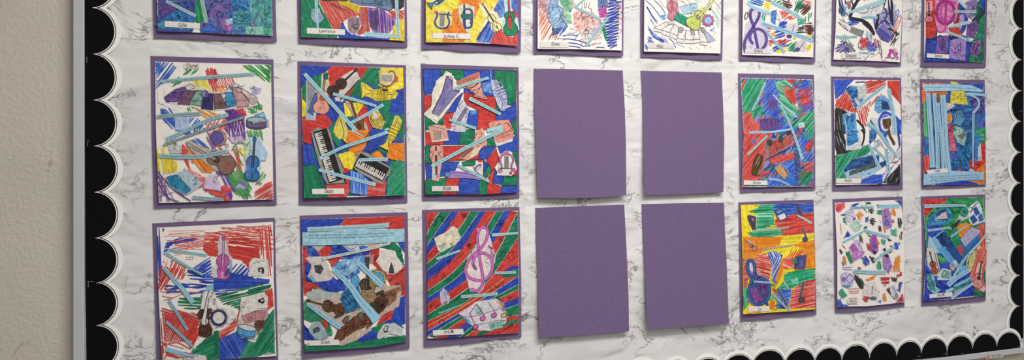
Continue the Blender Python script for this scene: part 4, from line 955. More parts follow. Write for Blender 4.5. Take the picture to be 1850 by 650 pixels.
d.hatch('470,0 530,30 570,170 520,160 490,80', ['#c84a44', '#d06a60', '#8a5a9a'], 65, 16, 10, gap=.15); d.hatch('560,130 640,110 640,180 560,190', ['#d88a84', '#c86a64'], 60, 15, 9)
d.hatch('65,155 130,148 135,200 225,265 232,345 105,372 65,320', ['#dccb3a', '#e2d45c', '#d0bc30'], 85, 14, 14, gap=.05)
d.wash('130,60 270,80 270,190 180,190', ['#bcc4c2', '#c8ccc8'], 24)
d.lines('65,340 130,420 230,520 350,595|65,370 120,480 170,600|70,430 150,560 250,600|85,350 90,600|110,380 100,600|130,420 150,600|70,500 200,590|75,560 200,520|70,460 180,470|90,400 220,600|150,440 340,595|70,400 120,400', 'P', 9)
d.hatch('560,345 640,350 680,440 720,500 690,585 630,540 660,480 600,400', ['#64389a', '#6f48a4'], 60, 15, 13, gap=.06); d.hatch('650,480 720,480 690,580', 'P', 70, 18, 8)
d.hatch('420,480 560,500 640,465 690,500 640,560 660,592 560,560', ['#c4403c', '#cc5048'], 15, 15, 13, gap=.06); d.hatch('600,460 680,470 640,510', '#d06058', -10, 15, 9)
d.hatch('640,0 800,0 805,90 740,110 680,60', ['#64389a', '#744aa8'], 85, 17, 11, gap=.1); d.wash('660,60 780,50 800,110 700,110', ['#b8a0bc', '#c8b4c4'], 20)
d.hatch('690,150 730,150 780,260 805,420 870,570 740,545 660,390 680,350 720,420 760,380', ['#3c9448', '#4aa058', '#2f8440'], 60, 18, 10, gap=.15); d.zig('650,350 760,350 860,470 800,560 720,520', '#3c9a4c', 55, 24, 7)
d.hatch('690,150 760,140 790,330 760,340', ['#c84a44', '#4aa058'], 75, 20, 8, gap=.2); d.lines('640,160 700,230 760,340|660,170 740,330|650,190 700,330', '#c84a44', 7)
d.hatch('735,150 800,140 815,210 760,212', ['#dccb3a', '#e6dc80'], 60, 15, 13); d.lines('700,140 760,100 800,120|690,170 720,130 740,150', '#3c9a4c', 7)
d.hatch('800,0 940,0 952,85 900,90 830,70', ['#4aa058', '#6cb078', '#3c9448'], 70, 17, 10, gap=.1); d.wash('800,70 860,60 860,240 800,260', ['#a8c8a8', '#bcd0b8'], 22)
d.wash('720,470 775,428 822,450 805,500 725,492', ['#6a64a0', '#8a88b4', '#a8a8c0'], 22)
d.hatch('880,575 890,510 1020,425 1040,470 1040,572', ['#c4403c', '#cc5048'], -28, 15, 11, gap=.06); d.zig('900,420 960,340 975,380 940,430', '#3c9a4c', -60, 22, 6)
d.lines('890,420 930,460 940,440 890,455 915,425', '#5a5a60', 4)
d.cut('505,15 570,-5 640,20 650,70 640,115 580,132 515,105', '#b4a4a8', label='violet tambourine cut out'); d.ell(578, 65, 66, 66, '#6a4a5a', 6, '#b88a84').ell(568, 66, 56, 56, '#3a3260', 5, '#5d4f90'); d.end(); d.ell(650, 130, 12, 14, '#6a5a7a', 5)
d.cut('300,95 350,88 400,120 520,170 640,195 710,260 705,330 645,350 560,340 450,262 330,150', '#b4a69c', label='brown guitar drawing'); guitar(d, 512, 222, 440, 208, '#80625a', '#a8a09a', '#4a3a34', .9, w=6); d.poly('640,240 705,270 690,330 640,340', '#8c5450'); d.end()
d.cut('135,390 215,365 300,330 440,440 430,470 330,535 290,540 170,475', '#a8bcc8', label='teal drum on pale blue paper').wash('145,392 225,375 350,505 300,542 170,470', ['#2a7a9c', '#2f86a8', '#24688c'], 24); d.lines('205,370 270,420 350,500|135,410 170,385 215,380|360,430 385,400 390,440 365,455 410,450|225,375 260,395 270,430', '#2a3a54', 5); d.end()
d.cut('490,380 560,372 590,430 602,512 455,492 470,430', '#c8b8d4', label='lilac paper with a pen note').lines('535,400 530,430|535,400 570,390 560,420|460,490 600,510', '#50486a', 5); d.ell(545, 435, 12, 9, '#50486a', 4); d.end()
d.cut('840,60 925,55 945,110 995,195 978,252 930,255 938,330 900,420 840,425 805,400 812,240 850,180', '#a8c4d8', label='blue violin drawing'); violin(d, 870, 240, 370, -86, '#2a72b4', '#404a58', 1., w=7); d.wash('815,240 850,230 840,390 815,390', ['#5a6aa8', '#4a78b4'], 16); d.end()
d.strip('150,72 260,25 500,-90 662,-128', 34, 'There were jobs in the North and in cities like New York', 34, col='#92b8c8')
d.strip('120,125 400,20 790,-108', 24, 'before the war people were not free and moved away', 24, col='#8c9a9c')
d.strip('78,214 250,222 420,222 540,200 658,172', 38, T6, 42, col='#92b6be')
d.strip('362,562 620,582', 30, T3, 28, col='#92b0c4')
d.done()
# -- second, middle row
d = Drawing('bright crayon collage with two black piano keyboards and yellow trumpets, in the middle row',
            ('537.3,110.2 630,113.5 733.5,117.9', '733.5,117.9 734.4,240 736,366', '540.3,369.8 620,369.6 680,368.4 736,366', '537.3,110.2 538.5,240 540.3,369.8'),
            '543.5,117.9 728.3,122.7 730.4,240 732.4,352.4 640,356 549.3,357.8 546.5,240', lift=.002, slift=.004, wave=.001)
d.o(530, 105, 4.815)
def cel(q, c, a, **k): d.hatch(q, {'B': ['#2442a4', '#2a4cb0', '#213a94'], 'G': ['#127450', '#178058', '#0f6644'], 'R': ['#be3430', '#c83e38', '#b02c2a'], 'Y': ['#e2cc2e', '#e8d648', '#d6be28'], 'O': ['#dd7a22', '#e28a34', '#d06c1c']}[c], a, 13, 13, c, gap=.06, **k)
d.hatch('70,66 950,88 962,650 970,1185 98,1212 80,600', ['#2442a4', '#127450', '#2a4cb0'], 40, 24, 24, '#2a5a80', L=80)
cel('65,62 335,70 300,110 240,130 200,170 100,220 70,260', 'B', 30); cel('75,250 130,180 240,140 240,330 120,490 75,350', 'G', 70); cel('75,350 115,400 110,500 80,510', 'Y', 80); cel('335,70 660,80 600,160 480,330 330,340 300,290 300,110', 'R', -30)
cel('660,80 762,85 740,200 600,220 600,330 480,330 600,160', 'G', -50); cel('760,85 955,90 956,262 870,280 740,245', 'Y', 10); cel('590,330 700,335 850,300 960,262 966,492 850,500 760,430 600,370', 'B', 10); cel('310,350 440,360 445,460 400,520 340,560 280,535', 'B', 70)
cel('440,390 620,385 575,470 550,500 450,510', 'Y', 80); cel('620,400 650,500 690,650 600,560 555,490', 'R', 60); cel('740,380 855,370 830,490 966,490 970,660 690,650 800,520', 'G', -70); cel('80,510 280,490 340,560 300,610 130,650 80,650', 'R', 20); cel('670,640 760,605 830,660 680,680', 'B', 30); cel('320,600 365,560 460,600 500,670 320,670', 'G', 40); cel('190,170 245,130 240,300 215,310', 'G', 80); cel('300,110 315,290 300,330 250,330 270,200', 'Y', 80); cel('300,330 440,360 440,395 310,400', 'B', 10)
d.cut('110,190 150,185 200,225 228,295 192,542 108,538', '#a4b2b4', label='harp drawing with a blue post'); d.poly('124,205 195,255 150,400 128,440', '#8d9092'); d.poly('185,300 228,310 166,500 124,472', '#4a5f9c').ink('185,300 228,310 166,500 124,472', '#28305a', 4, True, False); d.poly('132,500 178,500 175,525 130,525', '#9ab4c8').lines('128,490 180,495|125,205 125,480|135,220 195,255|150,230 150,400|130,525 175,525', '#3a4450', 4, False); d.end()
d.cut('245,140 300,105 314,300 305,440 262,492 205,472 210,420 240,320', '#c8bca0', label='salmon guitar drawing'); guitar(d, 258, 300, 370, -83, '#d29480', '#8a7a70', '#b05a4a', .95, w=5); d.poly('258,140 305,125 302,185 262,190', '#1f5a64').lines('230,420 245,450|255,410 270,450|240,380 265,400', '#a8483c', 6); d.end()
d.cut('320,290 345,250 390,190 440,145 540,92 582,180 500,270 455,330 430,380 370,372 345,320', '#c8beb8', label='dark brown violin with bow'); violin(d, 435, 205, 330, -43, '#402a24', '#2e2422', 1., w=5); d.ink('575,185 500,270 405,365', '#5a342c', 15).ink('540,100 600,190', '#5a5a58', 4); d.end()
d.cut('740,112 830,105 905,120 915,205 865,240 800,248 750,236', '#cfc280', label='grey stringed lyre drawing'); d.poly('765,140 868,152 855,206 762,202', '#98989a').lines('770,155 860,165|770,170 860,180|770,185 855,195', '#6a6a70', 4, False).ink('752,118 748,232', '#5a4038', 8).ink('825,128 850,112 880,130 882,180 850,232 800,242 752,222', '#3a2a28', 14).ink('825,128 850,112 880,130 882,180 850,232 800,242 752,222', '#a0685a', 8); d.poly('880,148 912,158 908,206 868,215', '#a8603a').lines('735,130 765,128|735,150 765,148|735,175 765,172|735,200 765,198', '#4a3a34', 4, False); d.end()
d.cut('590,208 640,228 700,275 770,262 850,275 912,300 890,350 800,372 720,372 650,335 590,330', '#d8c340', label='yellow trumpet, upper right'); trumpet(d, 752, 300, 315, 5, '#e2cf4a', w=5, valves='#c0a830'); d.poly('770,262 825,268 822,290 772,285', '#4a3a24'); d.end()
d.cut('450,372 500,370 545,470 565,520 630,560 662,650 655,720 530,660 545,545', '#b8a494', label='brown guitar in the middle'); guitar(d, 555, 545, 420, -108, '#885034', '#5a4034', '#4a2c22', .8, w=6); d.lines('480,400 500,395|490,430 512,425|505,465 525,460|515,500 538,495', '#2c2420', 4); d.end()
d.cut('650,470 740,450 770,500 802,560 765,622 690,602 660,540', '#cabf7c', label='yellow horn loop'); horn_coil(d, 728, 535, 150, 68, '#d8c23c', w=5, fy=.9); d.poly('690,475 720,468 735,520 705,528', '#cfc8c0'); d.lines('755,510 785,500|765,535 795,525', '#2c2a24', 9); d.end()
d.cut('345,640 370,560 400,500 440,505 450,560 480,640 560,690 545,730 470,745 420,700 380,720', '#d4c460', label='yellow saxophone drawing'); d.lines('365,640 400,510|400,510 440,640 430,700 460,740 540,730|350,640 380,690 395,640|420,520 450,600', '#3a3420', 6).poly('355,640 395,560 400,640 385,690', '#dcc840'); d.end()
d.cut('790,765 815,690 850,600 885,500 915,500 945,540 930,620 880,690 850,740 835,790', '#d0c05c', label='yellow trumpet, lower right'); trumpet(d, 850, 650, 300, -66, '#dcc638', .9, w=5); d.end()
d.strip('97,136 170,215 290,345 420,490 500,580 592,680', 36, 'artists and jobs for people moved from the South to the North so they could live', 40, col='#a0ccd0', h=11.5)
d.strip('345,310 460,340 600,380 722,416', 28, 'Black people moved to New York and cities', 26); d.strip('500,562 620,500 782,404', 30, T7, 32)
d.strip('740,660 830,610', 22, None, col='#a8d0d4')
d.o(530, 235, 4.643)
cel('80,0 140,0 155,120 90,100', 'R', 70); cel('80,108 152,125 195,290 85,292', 'B', 80); cel('85,300 190,290 240,420 300,560 90,570', 'G', 75); cel('330,30 400,100 370,140 330,70', 'G', 50); cel('375,205 500,165 525,230 492,330 430,330', 'Y', 85); cel('460,160 615,105 590,175 525,205', 'O', -20); cel('640,0 790,0 720,150 610,185 575,175 645,90', 'B', -40); cel('650,200 720,170 790,270 700,245', 'O', 30); cel('800,110 936,108 932,262 780,235 800,150', 'O', 30); cel('460,0 640,0 600,60 520,95 440,110', 'O', 30)
d.hatch('270,460 460,450 475,500 445,560 300,565', ['#c83e38', '#be3430'], 3, 14, 12, '#d07068', gap=.05); d.hatch('480,340 560,360 635,425 622,540 600,545 480,525', ['#3464c0', '#3a70cc'], 88, 16, 14, '#9ab0dc', gap=.04); d.hatch('630,430 780,425 765,555 615,552', ['#c03a38', '#b83030'], 8, 14, 12, '#cc7068', gap=.05); cel('415,320 490,330 425,365', 'R', 0)
d.hatch('820,255 935,258 936,545 780,552 790,420', ['#127450', '#178058', '#2f8a68'], -48, 15, 14, '#3f9478', gap=.08); cel('430,400 480,410 470,450 440,440', 'R', 80)
d.ink('620,160 660,190', '#3a2a30', 12).ink('715,170 790,235', '#3a3420', 6)
torn(d, '145,10 200,-20 300,-10 345,160 420,330 430,440 290,455 250,400 170,110', '#8f8c88', 5, label='large black piano keyboard'); keyboard(d, 288, 215, 452, 122, 72.6, 26, frac=.5); d.end()
torn(d, '500,310 545,180 620,190 815,310 815,350 745,450 700,440 530,340', '#8f8c88', 5, label='smaller black piano keyboard'); keyboard(d, 655, 312, 275, 128, 27.5, 14, frac=.46)
for x, y, c in ((580, 295, '#d8c23c'), (628, 325, '#4f7ac0'), (665, 335, '#d8c23c'), (655, 345, '#d8c23c')): d.ink([(x, y), (x + 8, y - 22)], c, 9, False, False)
d.end()
d.strip('222,238 400,150 600,82 792,15', 30, T9, 30); d.strip('548,250 792,242', 32, T3, 30); d.strip('215,332 400,382 690,458', 28, T7, 34); d.strip('490,0 580,50', 24, None, 8)
d.name('155,492 424,488 430,535 160,537', 'Sean', 262, 513, 335, 513, 34)
d.done()
# -- third, middle row
INK = '#1e1c26'
d = Drawing('collage of black-outlined red, blue and green blocks with a lilac harp',
            ('760,115.6 850,118.4 937,121.6', '937,121.6 938.2,240 938.4,357.4', '763,362.2 850,361.4 890,358.8 938.4,357.4', '760,115.6 761.5,200 763,362.2'),
            '764,124.4 933,129 934.2,240 934,347 870,351.4 768,351 766,200', lift=.002, slift=.003, wave=.001, staples=((766, 113.8, .002, 0), (931, 125.8, .006, 3)))
d.o(750, 110, 5)
def blk(q, c, a=60):
    cel2(q, c, a); d.ink(q, INK, 5, True, False)
def cel2(q, c, a): d.hatch(q, {'B': ['#2442a4', '#2c4eb2', '#3054b4'], 'G': ['#127450', '#1a865c', '#0f6644'], 'R': ['#be3834', '#c8443c', '#b6322e']}[c], a, 13, 12, c, gap=.08, L=70)
blk('70,72 230,75 236,140 192,180 150,302 80,305', 'B', 85); blk('230,75 440,80 440,190 400,200 350,150 290,100 236,140', 'G', 20); blk('440,80 720,85 715,330 600,310 440,300', 'B', 30); blk('720,85 915,95 912,372 740,452 700,320', 'G', 85); blk('80,306 152,312 142,410 84,470', 'R', 60); blk('440,290 600,310 715,322 732,400 725,542 640,622 555,622 572,450 470,400 440,350', 'R', 0); blk('435,285 402,360 362,460 268,472 330,380 410,300', 'B', -60); blk('260,480 352,460 322,560 332,612 248,604', 'R', 40); blk('84,480 200,560 252,490 246,606 90,625', 'G', 30); blk('478,450 572,448 556,612 462,604', 'B', 0); blk('730,450 914,374 916,502 870,562 800,532 727,542', 'B', -20); blk('870,562 916,510 918,670 850,670', 'G', 70); d.wash('600,200 690,190 690,290 620,280', ['#4f80c4', '#6a98cc'], 22); d.wash('500,450 560,450 550,480 500,480', ['#5a8ccc'], 20)
d.o(750, 235, 5)
blk('90,10 250,70 262,132 95,136', 'R', 10); blk('255,0 412,0 398,132 260,132', 'B', 60); blk('412,0 545,-10 525,132 400,132', 'G', 10); blk('640,90 715,60 735,142 650,142', 'G', 40); blk('95,142 160,142 155,292 92,302', 'G', 80); blk('240,145 592,140 572,262 255,282', 'R', 5); blk('592,145 735,150 642,262 570,262', 'B', -40); blk('732,165 757,272 702,362 640,270', 'R', 75); blk('745,150 922,40 920,192 850,192 770,212', 'B', -30); blk('92,305 150,300 250,288 402,285 352,382 270,412 100,442', 'B', 40); blk('420,290 552,265 542,322 430,322', 'G', 30); blk('550,265 622,265 612,305', 'R', 0); blk('620,270 662,310 615,415', 'B', 70); blk('662,310 692,362 640,442 615,412', 'G', -60); blk('692,368 722,340 702,472 650,462', 'R', 80); blk('722,350 762,412 802,412 780,492 702,477', 'B', 60); blk('880,190 921,190 921,312 890,322', 'G', 85); blk('850,330 921,312 921,406 840,412', 'R', 20); blk('802,420 921,412 921,496 780,496', 'G', 0); blk('780,505 920,500 920,562 768,577', 'B', 0); blk('650,470 772,505 766,578 645,578', 'R', 30); blk('580,450 652,462 646,578 570,578', 'G', 80); blk('400,430 582,450 572,578 376,578', 'B', 10); blk('290,430 402,430 372,578 240,578', 'R', 50); blk('92,450 292,430 242,578 92,582', 'G', 60)
d.o(750, 110, 5)
torn(d, '275,92 330,110 352,160 358,200 372,250 410,262 390,300 330,390 250,500 200,547 110,490 90,470 150,400 150,300 190,180 240,140', '#d8d2c4', 5, 3, label='lilac harp on torn cream paper')
harp(d, '285,135 340,180 335,240 350,270 405,262 270,425 215,495 150,468 195,380 240,290', '#7a74a2', '#4a4478', w=5); d.wash('280,180 320,200 320,280 230,420 200,450 220,330', ['#6c659a', '#8a84b0', '#787098'], 24); d.lines('275,135 330,150 340,180|285,150 240,300 160,460|150,470 220,510|345,265 400,275 380,290', '#3a3658', 6); d.end()
d.poly('85,470 210,560 190,565 85,490', '#d0d4c8')
d.cut('368,190 470,140 580,95 592,215 615,300 660,345 520,312 545,290 460,250 390,225', '#d69a8c', label='salmon horn drawing'); d.poly('375,190 575,105 580,150 390,222', '#b86a5c').lines('400,185 420,215|430,170 445,205|460,160 480,195|490,145 505,185|520,135 530,170', '#5a2a2a', 7)
d.lines('380,190 575,100|450,240 500,250 580,200|470,255 540,265 600,230|440,230 520,235 585,180|590,230 560,290 520,310|600,300 650,345', '#4a2a2c', 6); d.poly('520,310 650,335 650,350 540,325', '#d89a8c').ink('520,310 650,335 650,350 540,325', '#4a2a2c', 4, True, False); d.end()
torn(d, '682,172 735,172 760,220 800,270 828,330 838,430 800,455 765,435 735,370 700,290', '#b4b8d8', 3, 3, label='lilac trumpet drawing'); trumpet(d, 765, 300, 290, 248, '#a6abd2', 1., w=5); d.end(); d.ink('680,80 690,180', '#7ab0d0', 14)
d.cut('412,338 460,395 492,422 470,520 455,642 380,640 312,632 340,560 360,470', '#c2bfd0', label='grey clarinet on lilac paper'); d.poly('455,415 478,435 392,570 368,552', '#787688').ink('455,415 478,435 392,570 368,552', '#3a3848', 4, True, False).lines('435,360 390,410 410,430|440,440 470,480 450,520|420,450 450,475|330,600 360,580 350,630', '#3a3a58', 6).poly('380,570 430,580 420,600 375,590', '#d8c4a0'); d.end()
d.cut('120,592 180,575 275,585 305,720 150,735', '#d4a092', label='salmon lyre drawing'); d.poly('170,630 230,625 245,705 165,718', '#a8948a').lines('130,600 175,640|140,590 200,600 280,620|180,630 180,710|195,630 195,708|210,628 212,706|225,626 230,704|240,620 280,710|270,600 250,640', '#5a3434', 5).ink('150,733 303,705', '#d8d0c8', 12); d.end()
torn(d, '660,560 730,540 840,530 890,620 880,725 735,772 712,702', '#d48e80', 4, 4, label='salmon trumpet drawing'); d.lines('700,620 760,570 770,590|720,690 830,640 880,600|740,700 800,680|830,560 880,620 850,640|760,640 820,690|800,620 850,680|780,700 860,650|800,570 830,560 860,590', '#5a2a2a', 6).poly('712,700 735,772 882,725 880,700 745,745', '#c8d0d4'); d.end()
torn(d, '545,640 610,602 625,640 650,740 560,830 480,895 385,878 430,850 520,760', '#d69c8c', 4, 4, label='salmon and brown guitar drawing'); d.poly('505,775 525,790 425,875 402,855', '#8a5a4c').lines('505,775 525,790 425,875 402,855|560,650 530,720 580,750 640,720|590,640 600,670 570,700|560,760 600,790 640,760', '#5a2c2c', 6); d.poly('530,800 600,770 560,850 480,890', '#d8c8b0'); d.end()
d.o(750, 235, 5)
d.cut('145,145 245,150 255,180 240,300 212,462 150,452 152,300 132,240', '#d2a294', label='salmon violin drawing'); violin(d, 190, 285, 300, 89, '#d6988a', '#443634', 1.1, w=5); d.poly('160,345 180,345 185,440 155,440', '#a8c4c8'); d.end()
d.cut('265,400 335,368 450,375 605,402 560,442 420,430 300,432', '#9a82c0', label='violet trumpet drawing').lines('300,385 450,390 560,420|320,400 540,430|280,400 310,420', '#4a3a78', 6); d.ell(290, 400, 22, 22, '#3a5a88', 6, '#5a8cb4'); d.end()
d.cut('525,322 610,280 612,410 560,380', '#d0ccc4', label='violet arc on cream paper').ink('540,360 560,325 600,310', '#8a60ac', 18).lines('530,350 600,315 560,370', '#3a2a58', 4); d.end()
torn(d, '785,200 825,185 862,190 895,260 920,350 872,412 735,407 758,340 762,250', '#d6d2d0', 3, 3, label='pink horseshoe lyre drawing'); lyre(d, 825, 290, 120, 150, 0, '#b868a0', strings='#85857c', w=6, flip=-1); d.poly('782,200 842,192 848,222 786,228', '#b868a0').ink('782,200 842,192 848,222 786,228', '#4a2a48', 4, True, False); d.ink('745,350 900,345', '#4a3444', 8).ell(770, 372, 18, 14, '#5a3450', 5, '#c87aa8').ell(885, 360, 18, 16, '#5a3450', 5, '#b86a90').ell(862, 388, 12, 12, '#4a2a30', 5, '#a84a40'); d.end()
d.strip('148,328 460,160 792,-8', 36, 'of their own culture. New York and cities of the North had more jobs and homes', 36, col='#94c8d2', h=11.5)
d.strip('385,314 500,372 668,464', 26, T7, 26); d.strip('650,5 790,-35', 36, None, 38, col='#98ccd0')
d.o(750, 110, 5)
d.strip('363,246 500,200 665,152', 26, T9, 28, col='#98ccd0'); d.strip('490,338 620,402 772,482', 36, T2[:40], 28, col='#98ccd0'); d.strip('308,530 430,570 550,608', 24, T4, 28, col='#98ccd0')
d.o(750, 235, 5)
d.name('150,505 393,504 395,551 150,552', 'Elijah', 250, 529, 326, 530, 34, '#cfccc4')
d.done()
# -- leftmost, bottom row
d = Drawing('red and blue scribbled collage with pink violin and tambourine ring, leftmost of bottom row',
            ('275.2,403.3 380,398.4 496.4,393.3', '496.4,393.3 499.5,520 503,656', '284.5,678 400,667 503,656', '275.2,403.3 279,520 284.5,678'),
            '283.5,411 493.3,400.6 494.5,501 499.5,642.7 374,651 292.8,664 286,520', lift=.003, slift=.003, wave=.001)
d.o(270, 385, 4.815)
BL, RD, GR = ['#2442a4', '#2a4cb4', '#1f3a98'], ['#be3a34', '#c8463e', '#b4302c'], ['#127050', '#188058', '#0f6446']
d.hatch('75,130 125,130 105,280 110,460 98,600 75,600', BL, 88, 12, 12, gap=.1); d.hatch('120,335 145,255 240,225 400,212 422,232 300,258 200,270 165,312 130,345', BL, -10, 12, 12, gap=.05)
d.hatch('480,160 690,150 960,150 980,295 560,330 470,260', RD, 8, 17, 9, gap=.12, L=200); d.zig('545,150 950,98 965,200 700,195', '#c8463e', -6, 26, 5)
d.zig('180,240 500,170 720,180 720,260 300,300', '#c8463e', 4, 28, 5); d.zig('640,120 1040,100 1040,330 700,300', '#c03a34', 6, 34, 6)
d.zig('165,150 460,140 440,185 200,190', '#c85048', -3, 26, 4); d.zig('190,285 540,210 520,280 240,330', '#c8463e', -12, 22, 5); d.lines('120,200 300,200 540,212|470,165 560,200 640,250|250,310 480,320 560,360', '#c8463e', 5)
d.hatch('470,265 560,230 600,300 600,380 520,370 465,320', RD, 25, 13, 11, '#c8584e', gap=.1); d.hatch('680,285 950,300 965,395 860,470 800,410 700,390', RD, 12, 13, 13, '#c04840', gap=.06); d.hatch('690,210 940,230 950,290 690,280', RD, 6, 14, 10, gap=.1)
d.hatch('960,140 1060,95 1068,545 1030,545 1000,395 940,300', RD, 85, 17, 12, gap=.08); d.hatch('830,430 880,400 870,500 850,480', RD, 70, 13, 11)
d.hatch('190,405 325,465 300,580 165,565', RD, -65, 17, 11, gap=.08); d.zig('90,455 190,500 155,650 75,645', '#c03a34', -60, 22, 9); d.lines('130,400 100,500|160,410 130,480|210,350 300,345 210,370|110,430 150,440 100,560', '#c8463e', 5)
d.hatch('380,470 530,388 545,520 500,560 420,540', BL, -30, 13, 12, gap=.06); d.hatch('300,580 420,540 560,540 560,650 190,650', BL, 4, 17, 12, gap=.15, L=160); d.hatch('560,540 720,520 1045,580 1040,612 800,650 555,650', BL, 2, 14, 13, '#3c58b0', gap=.05); d.hatch('650,540 720,470 800,425 870,500 850,580 620,630', BL, -48, 15, 12, gap=.08); d.hatch('330,490 460,480 440,560 330,540', BL, 10, 15, 12, gap=.1)
d.ell(490, 550, 14, 14, fill='#4a66c0'); d.ell(525, 550, 14, 14, fill='#4a66c0')
d.cut('600,230 615,195 655,190 670,250 690,350 722,385 722,480 690,540 620,575 590,560 575,450 595,380', '#c8b4c4', label='pink violin cut out'); violin(d, 640, 385, 385, -88, '#b8589c', '#cf98c8', 1., w=6); d.poly('640,540 690,470 700,500 680,545', '#3a4a7c'); d.end()
d.poly('690,420 715,400 720,500 700,510', '#7aa4c0'); d.poly('545,460 580,455 590,560 555,560', '#c4ccc8')
torn(d, '865,440 900,388 960,395 1030,402 1035,540 980,545 920,572 870,525', '#d2cec8', 3, 3, label='white torn piece with black music notes, upper one'); d.lines('900,430 925,435|930,420 960,430|970,415 1000,420|890,545 930,548|945,480 990,480 990,520 975,520|950,480 950,505 970,510', 'K', 8); d.poly('945,475 990,470 995,525 975,525 975,495 950,505', 'K'); d.ell(968, 492, 10, 7, fill='#d2cec8'); d.end()
d.lines('320,380 320,400 350,400 355,380 320,380|355,385 370,375 385,385 375,405 350,400', '#5a5450', 4, False)
d.strip('160,320 320,342 500,368', 34, T4, 30, col='#92bcc4')
d.o(270, 515, 4.815)
d.hatch('130,0 700,-20 960,-20 960,5 700,62 560,72 150,72', BL, -3, 16, 12, gap=.35, L=150); d.hatch('560,0 900,-10 800,40 600,60', BL, -4, 13, 12, gap=.1)
d.hatch('250,118 480,95 490,215 330,205 250,180', GR, 4, 15, 13, gap=.1, L=170); d.hatch('580,95 760,50 960,-5 1060,-5 1045,40 880,100 785,210 640,160', GR, -14, 16, 14, gap=.08, L=200)
d.hatch('985,60 1068,25 1082,180 1030,215', RD, 80, 14, 13, '#c8584e', gap=.05); d.lines('110,90 200,110 330,60 480,75|120,130 200,115 110,95|100,20 120,60 400,65', '#c8504a', 5); d.lines('140,50 240,40 150,75', '#5a5a9c', 6)
d.zig('130,205 410,240 430,330 150,340', '#c0403a', 18, 26, 7); d.zig('140,240 420,300 400,470 140,470', '#be3a34', -58, 15, 7); d.hatch('280,310 430,300 432,462 350,560', RD, -62, 15, 12, gap=.12); d.hatch('95,240 140,230 150,480 105,500', RD, 85, 18, 9, gap=.1)
d.lines('100,490 160,560 130,650|110,520 160,510 250,500 350,555|120,500 300,550|140,500 180,560 400,600|150,600 300,630 400,620', '#c0403a', 9); d.hatch('130,590 260,600 260,645 140,640', RD, 15, 14, 9, gap=.1); d.hatch('95,520 125,520 125,660 105,665', RD, 86, 12, 9)
d.hatch('610,400 770,300 772,350 640,455 608,470', RD, -28, 14, 13, '#d08a80', gap=.06); d.hatch('760,310 780,220 805,205 785,320', RD, -75, 12, 10)
d.hatch('360,585 480,470 600,395 606,640 500,645 492,610', GR, -25, 14, 14, '#2f8a66', gap=.08); d.hatch('560,400 606,390 606,640 570,640', '#0f6446', 88, 13, 13); d.hatch('500,620 606,600 600,690 510,690', GR, -35, 17, 10, gap=.2)
d.hatch('608,465 770,398 860,480 830,560 760,660 608,670', BL, 60, 15, 14, '#4a66b8', gap=.06); d.hatch('608,480 640,470 640,650 608,660', BL, 30, 14, 8, gap=.2)
d.hatch('1086,200 1090,590 1040,580 930,625 780,650 860,480 920,500 1000,310', GR, -58, 16, 14, '#3a9070', gap=.08); d.lines('1000,600 1080,590 1060,570', '#3a8a6a', 5)
d.cut('470,60 520,18 570,60 600,180 660,205 720,205 765,265 745,310 690,335 600,360 545,385 470,345 440,230', '#d4d0cc', label='white guitar neck and tambourine piece'); d.end()
d.cut('410,255 440,208 540,200 560,250 520,320 550,380 545,430 500,458 430,440 428,370 450,320', '#4a2e24', label='dark brown guitar body').wash('425,250 535,210 530,310 440,310', ['#4a2e24', '#5a3a2c'], 20).wash('430,380 545,360 540,430 450,450', ['#4a2c22', '#5f3c2c', '#3a241c'], 20); d.end()
d.ell(478, 312, 36, 36, '#3a3030', 6, '#c4beb8'); d.cut('522,32 556,38 540,100 518,110 486,340 450,330 500,105', '#d4d0cc', label='white guitar neck').ink('522,32 556,38 540,100 518,110 486,340 450,330 500,105', 'K', 6, True, False).lines('508,95 540,98|515,50 505,55|512,70 502,75|552,60 562,62', 'K', 5, False); d.end()
tambourine(d, 602, 283, 72, '#37356c', '#d6d2cc', 'K', 5, 1., 11, .26); d.lines('555,130 570,120 572,140 555,155 560,165 575,160|700,300 730,295|720,295 740,310 750,295 735,290', '#4a4448', 5)
torn(d, '800,105 850,95 1000,60 1030,100 1030,195 940,205 900,235 805,260 790,180', '#d4d0ca', 3, 3, label='white torn piece with black music notes, lower one'); d.poly('940,130 990,105 1005,140 985,165 960,150 950,155', 'K').ell(980, 132, 12, 8, fill='#d4d0ca').lines('800,150 830,150 825,190 800,190 810,160|810,190 830,190', '#4a4448', 5); d.end()
d.cut('770,335 800,262 905,225 1030,205 1030,280 1000,305 985,390 930,440 925,470 800,455 760,400', '#c8c0bc', label='pink and blue drums drawing'); d.poly('800,270 910,228 1030,210 1022,285 990,308 832,335', '#b48084').lines('800,270 910,228 1030,210|920,230 925,320|832,335 800,270|855,290 880,310 890,290 870,275 855,290|970,240 1000,230 995,290 970,280|780,300 800,330', '#4a3034', 6, False)
d.poly('915,360 940,320 990,300 1012,320 985,380 940,420', '#5c3c32').ell(950, 345, 40, 42, fill='#5a3a2e'); d.wash('930,380 985,370 935,435', ['#7a6050', '#6a4c40'], 18); drum(d, 845, 400, 158, 62, 12, '#4f9acc', '#c4ccd0', w=6); d.end()
d.poly('500,0 560,-5 555,40 490,50', '#7ab4cc')
d.o(270, 385, 4.815)
d.strip('130,338 300,445 456,532', 28, T7, 24, col='#92bcc4'); d.strip('118,470 200,560 290,660 380,780', 30, 'to be free to move', 52, t1=.5, col='#92bccc', label='widening pale blue strip')
d.o(270, 515, 4.815)
d.strip('168,130 240,240 332,388', 30, T3, 28, col='#88b4d0'); d.strip('148,318 270,430 385,542', 30, T8, 22, col='#88b4d0'); d.strip('140,555 260,585 345,608 432,612', 42, None, 18, col='#88b8d0')
d.name('150,647 492,614 496,690 156,728', 'Alex O.', 285, 660, 393, 652, 42, '#cdc9c4')
d.done()
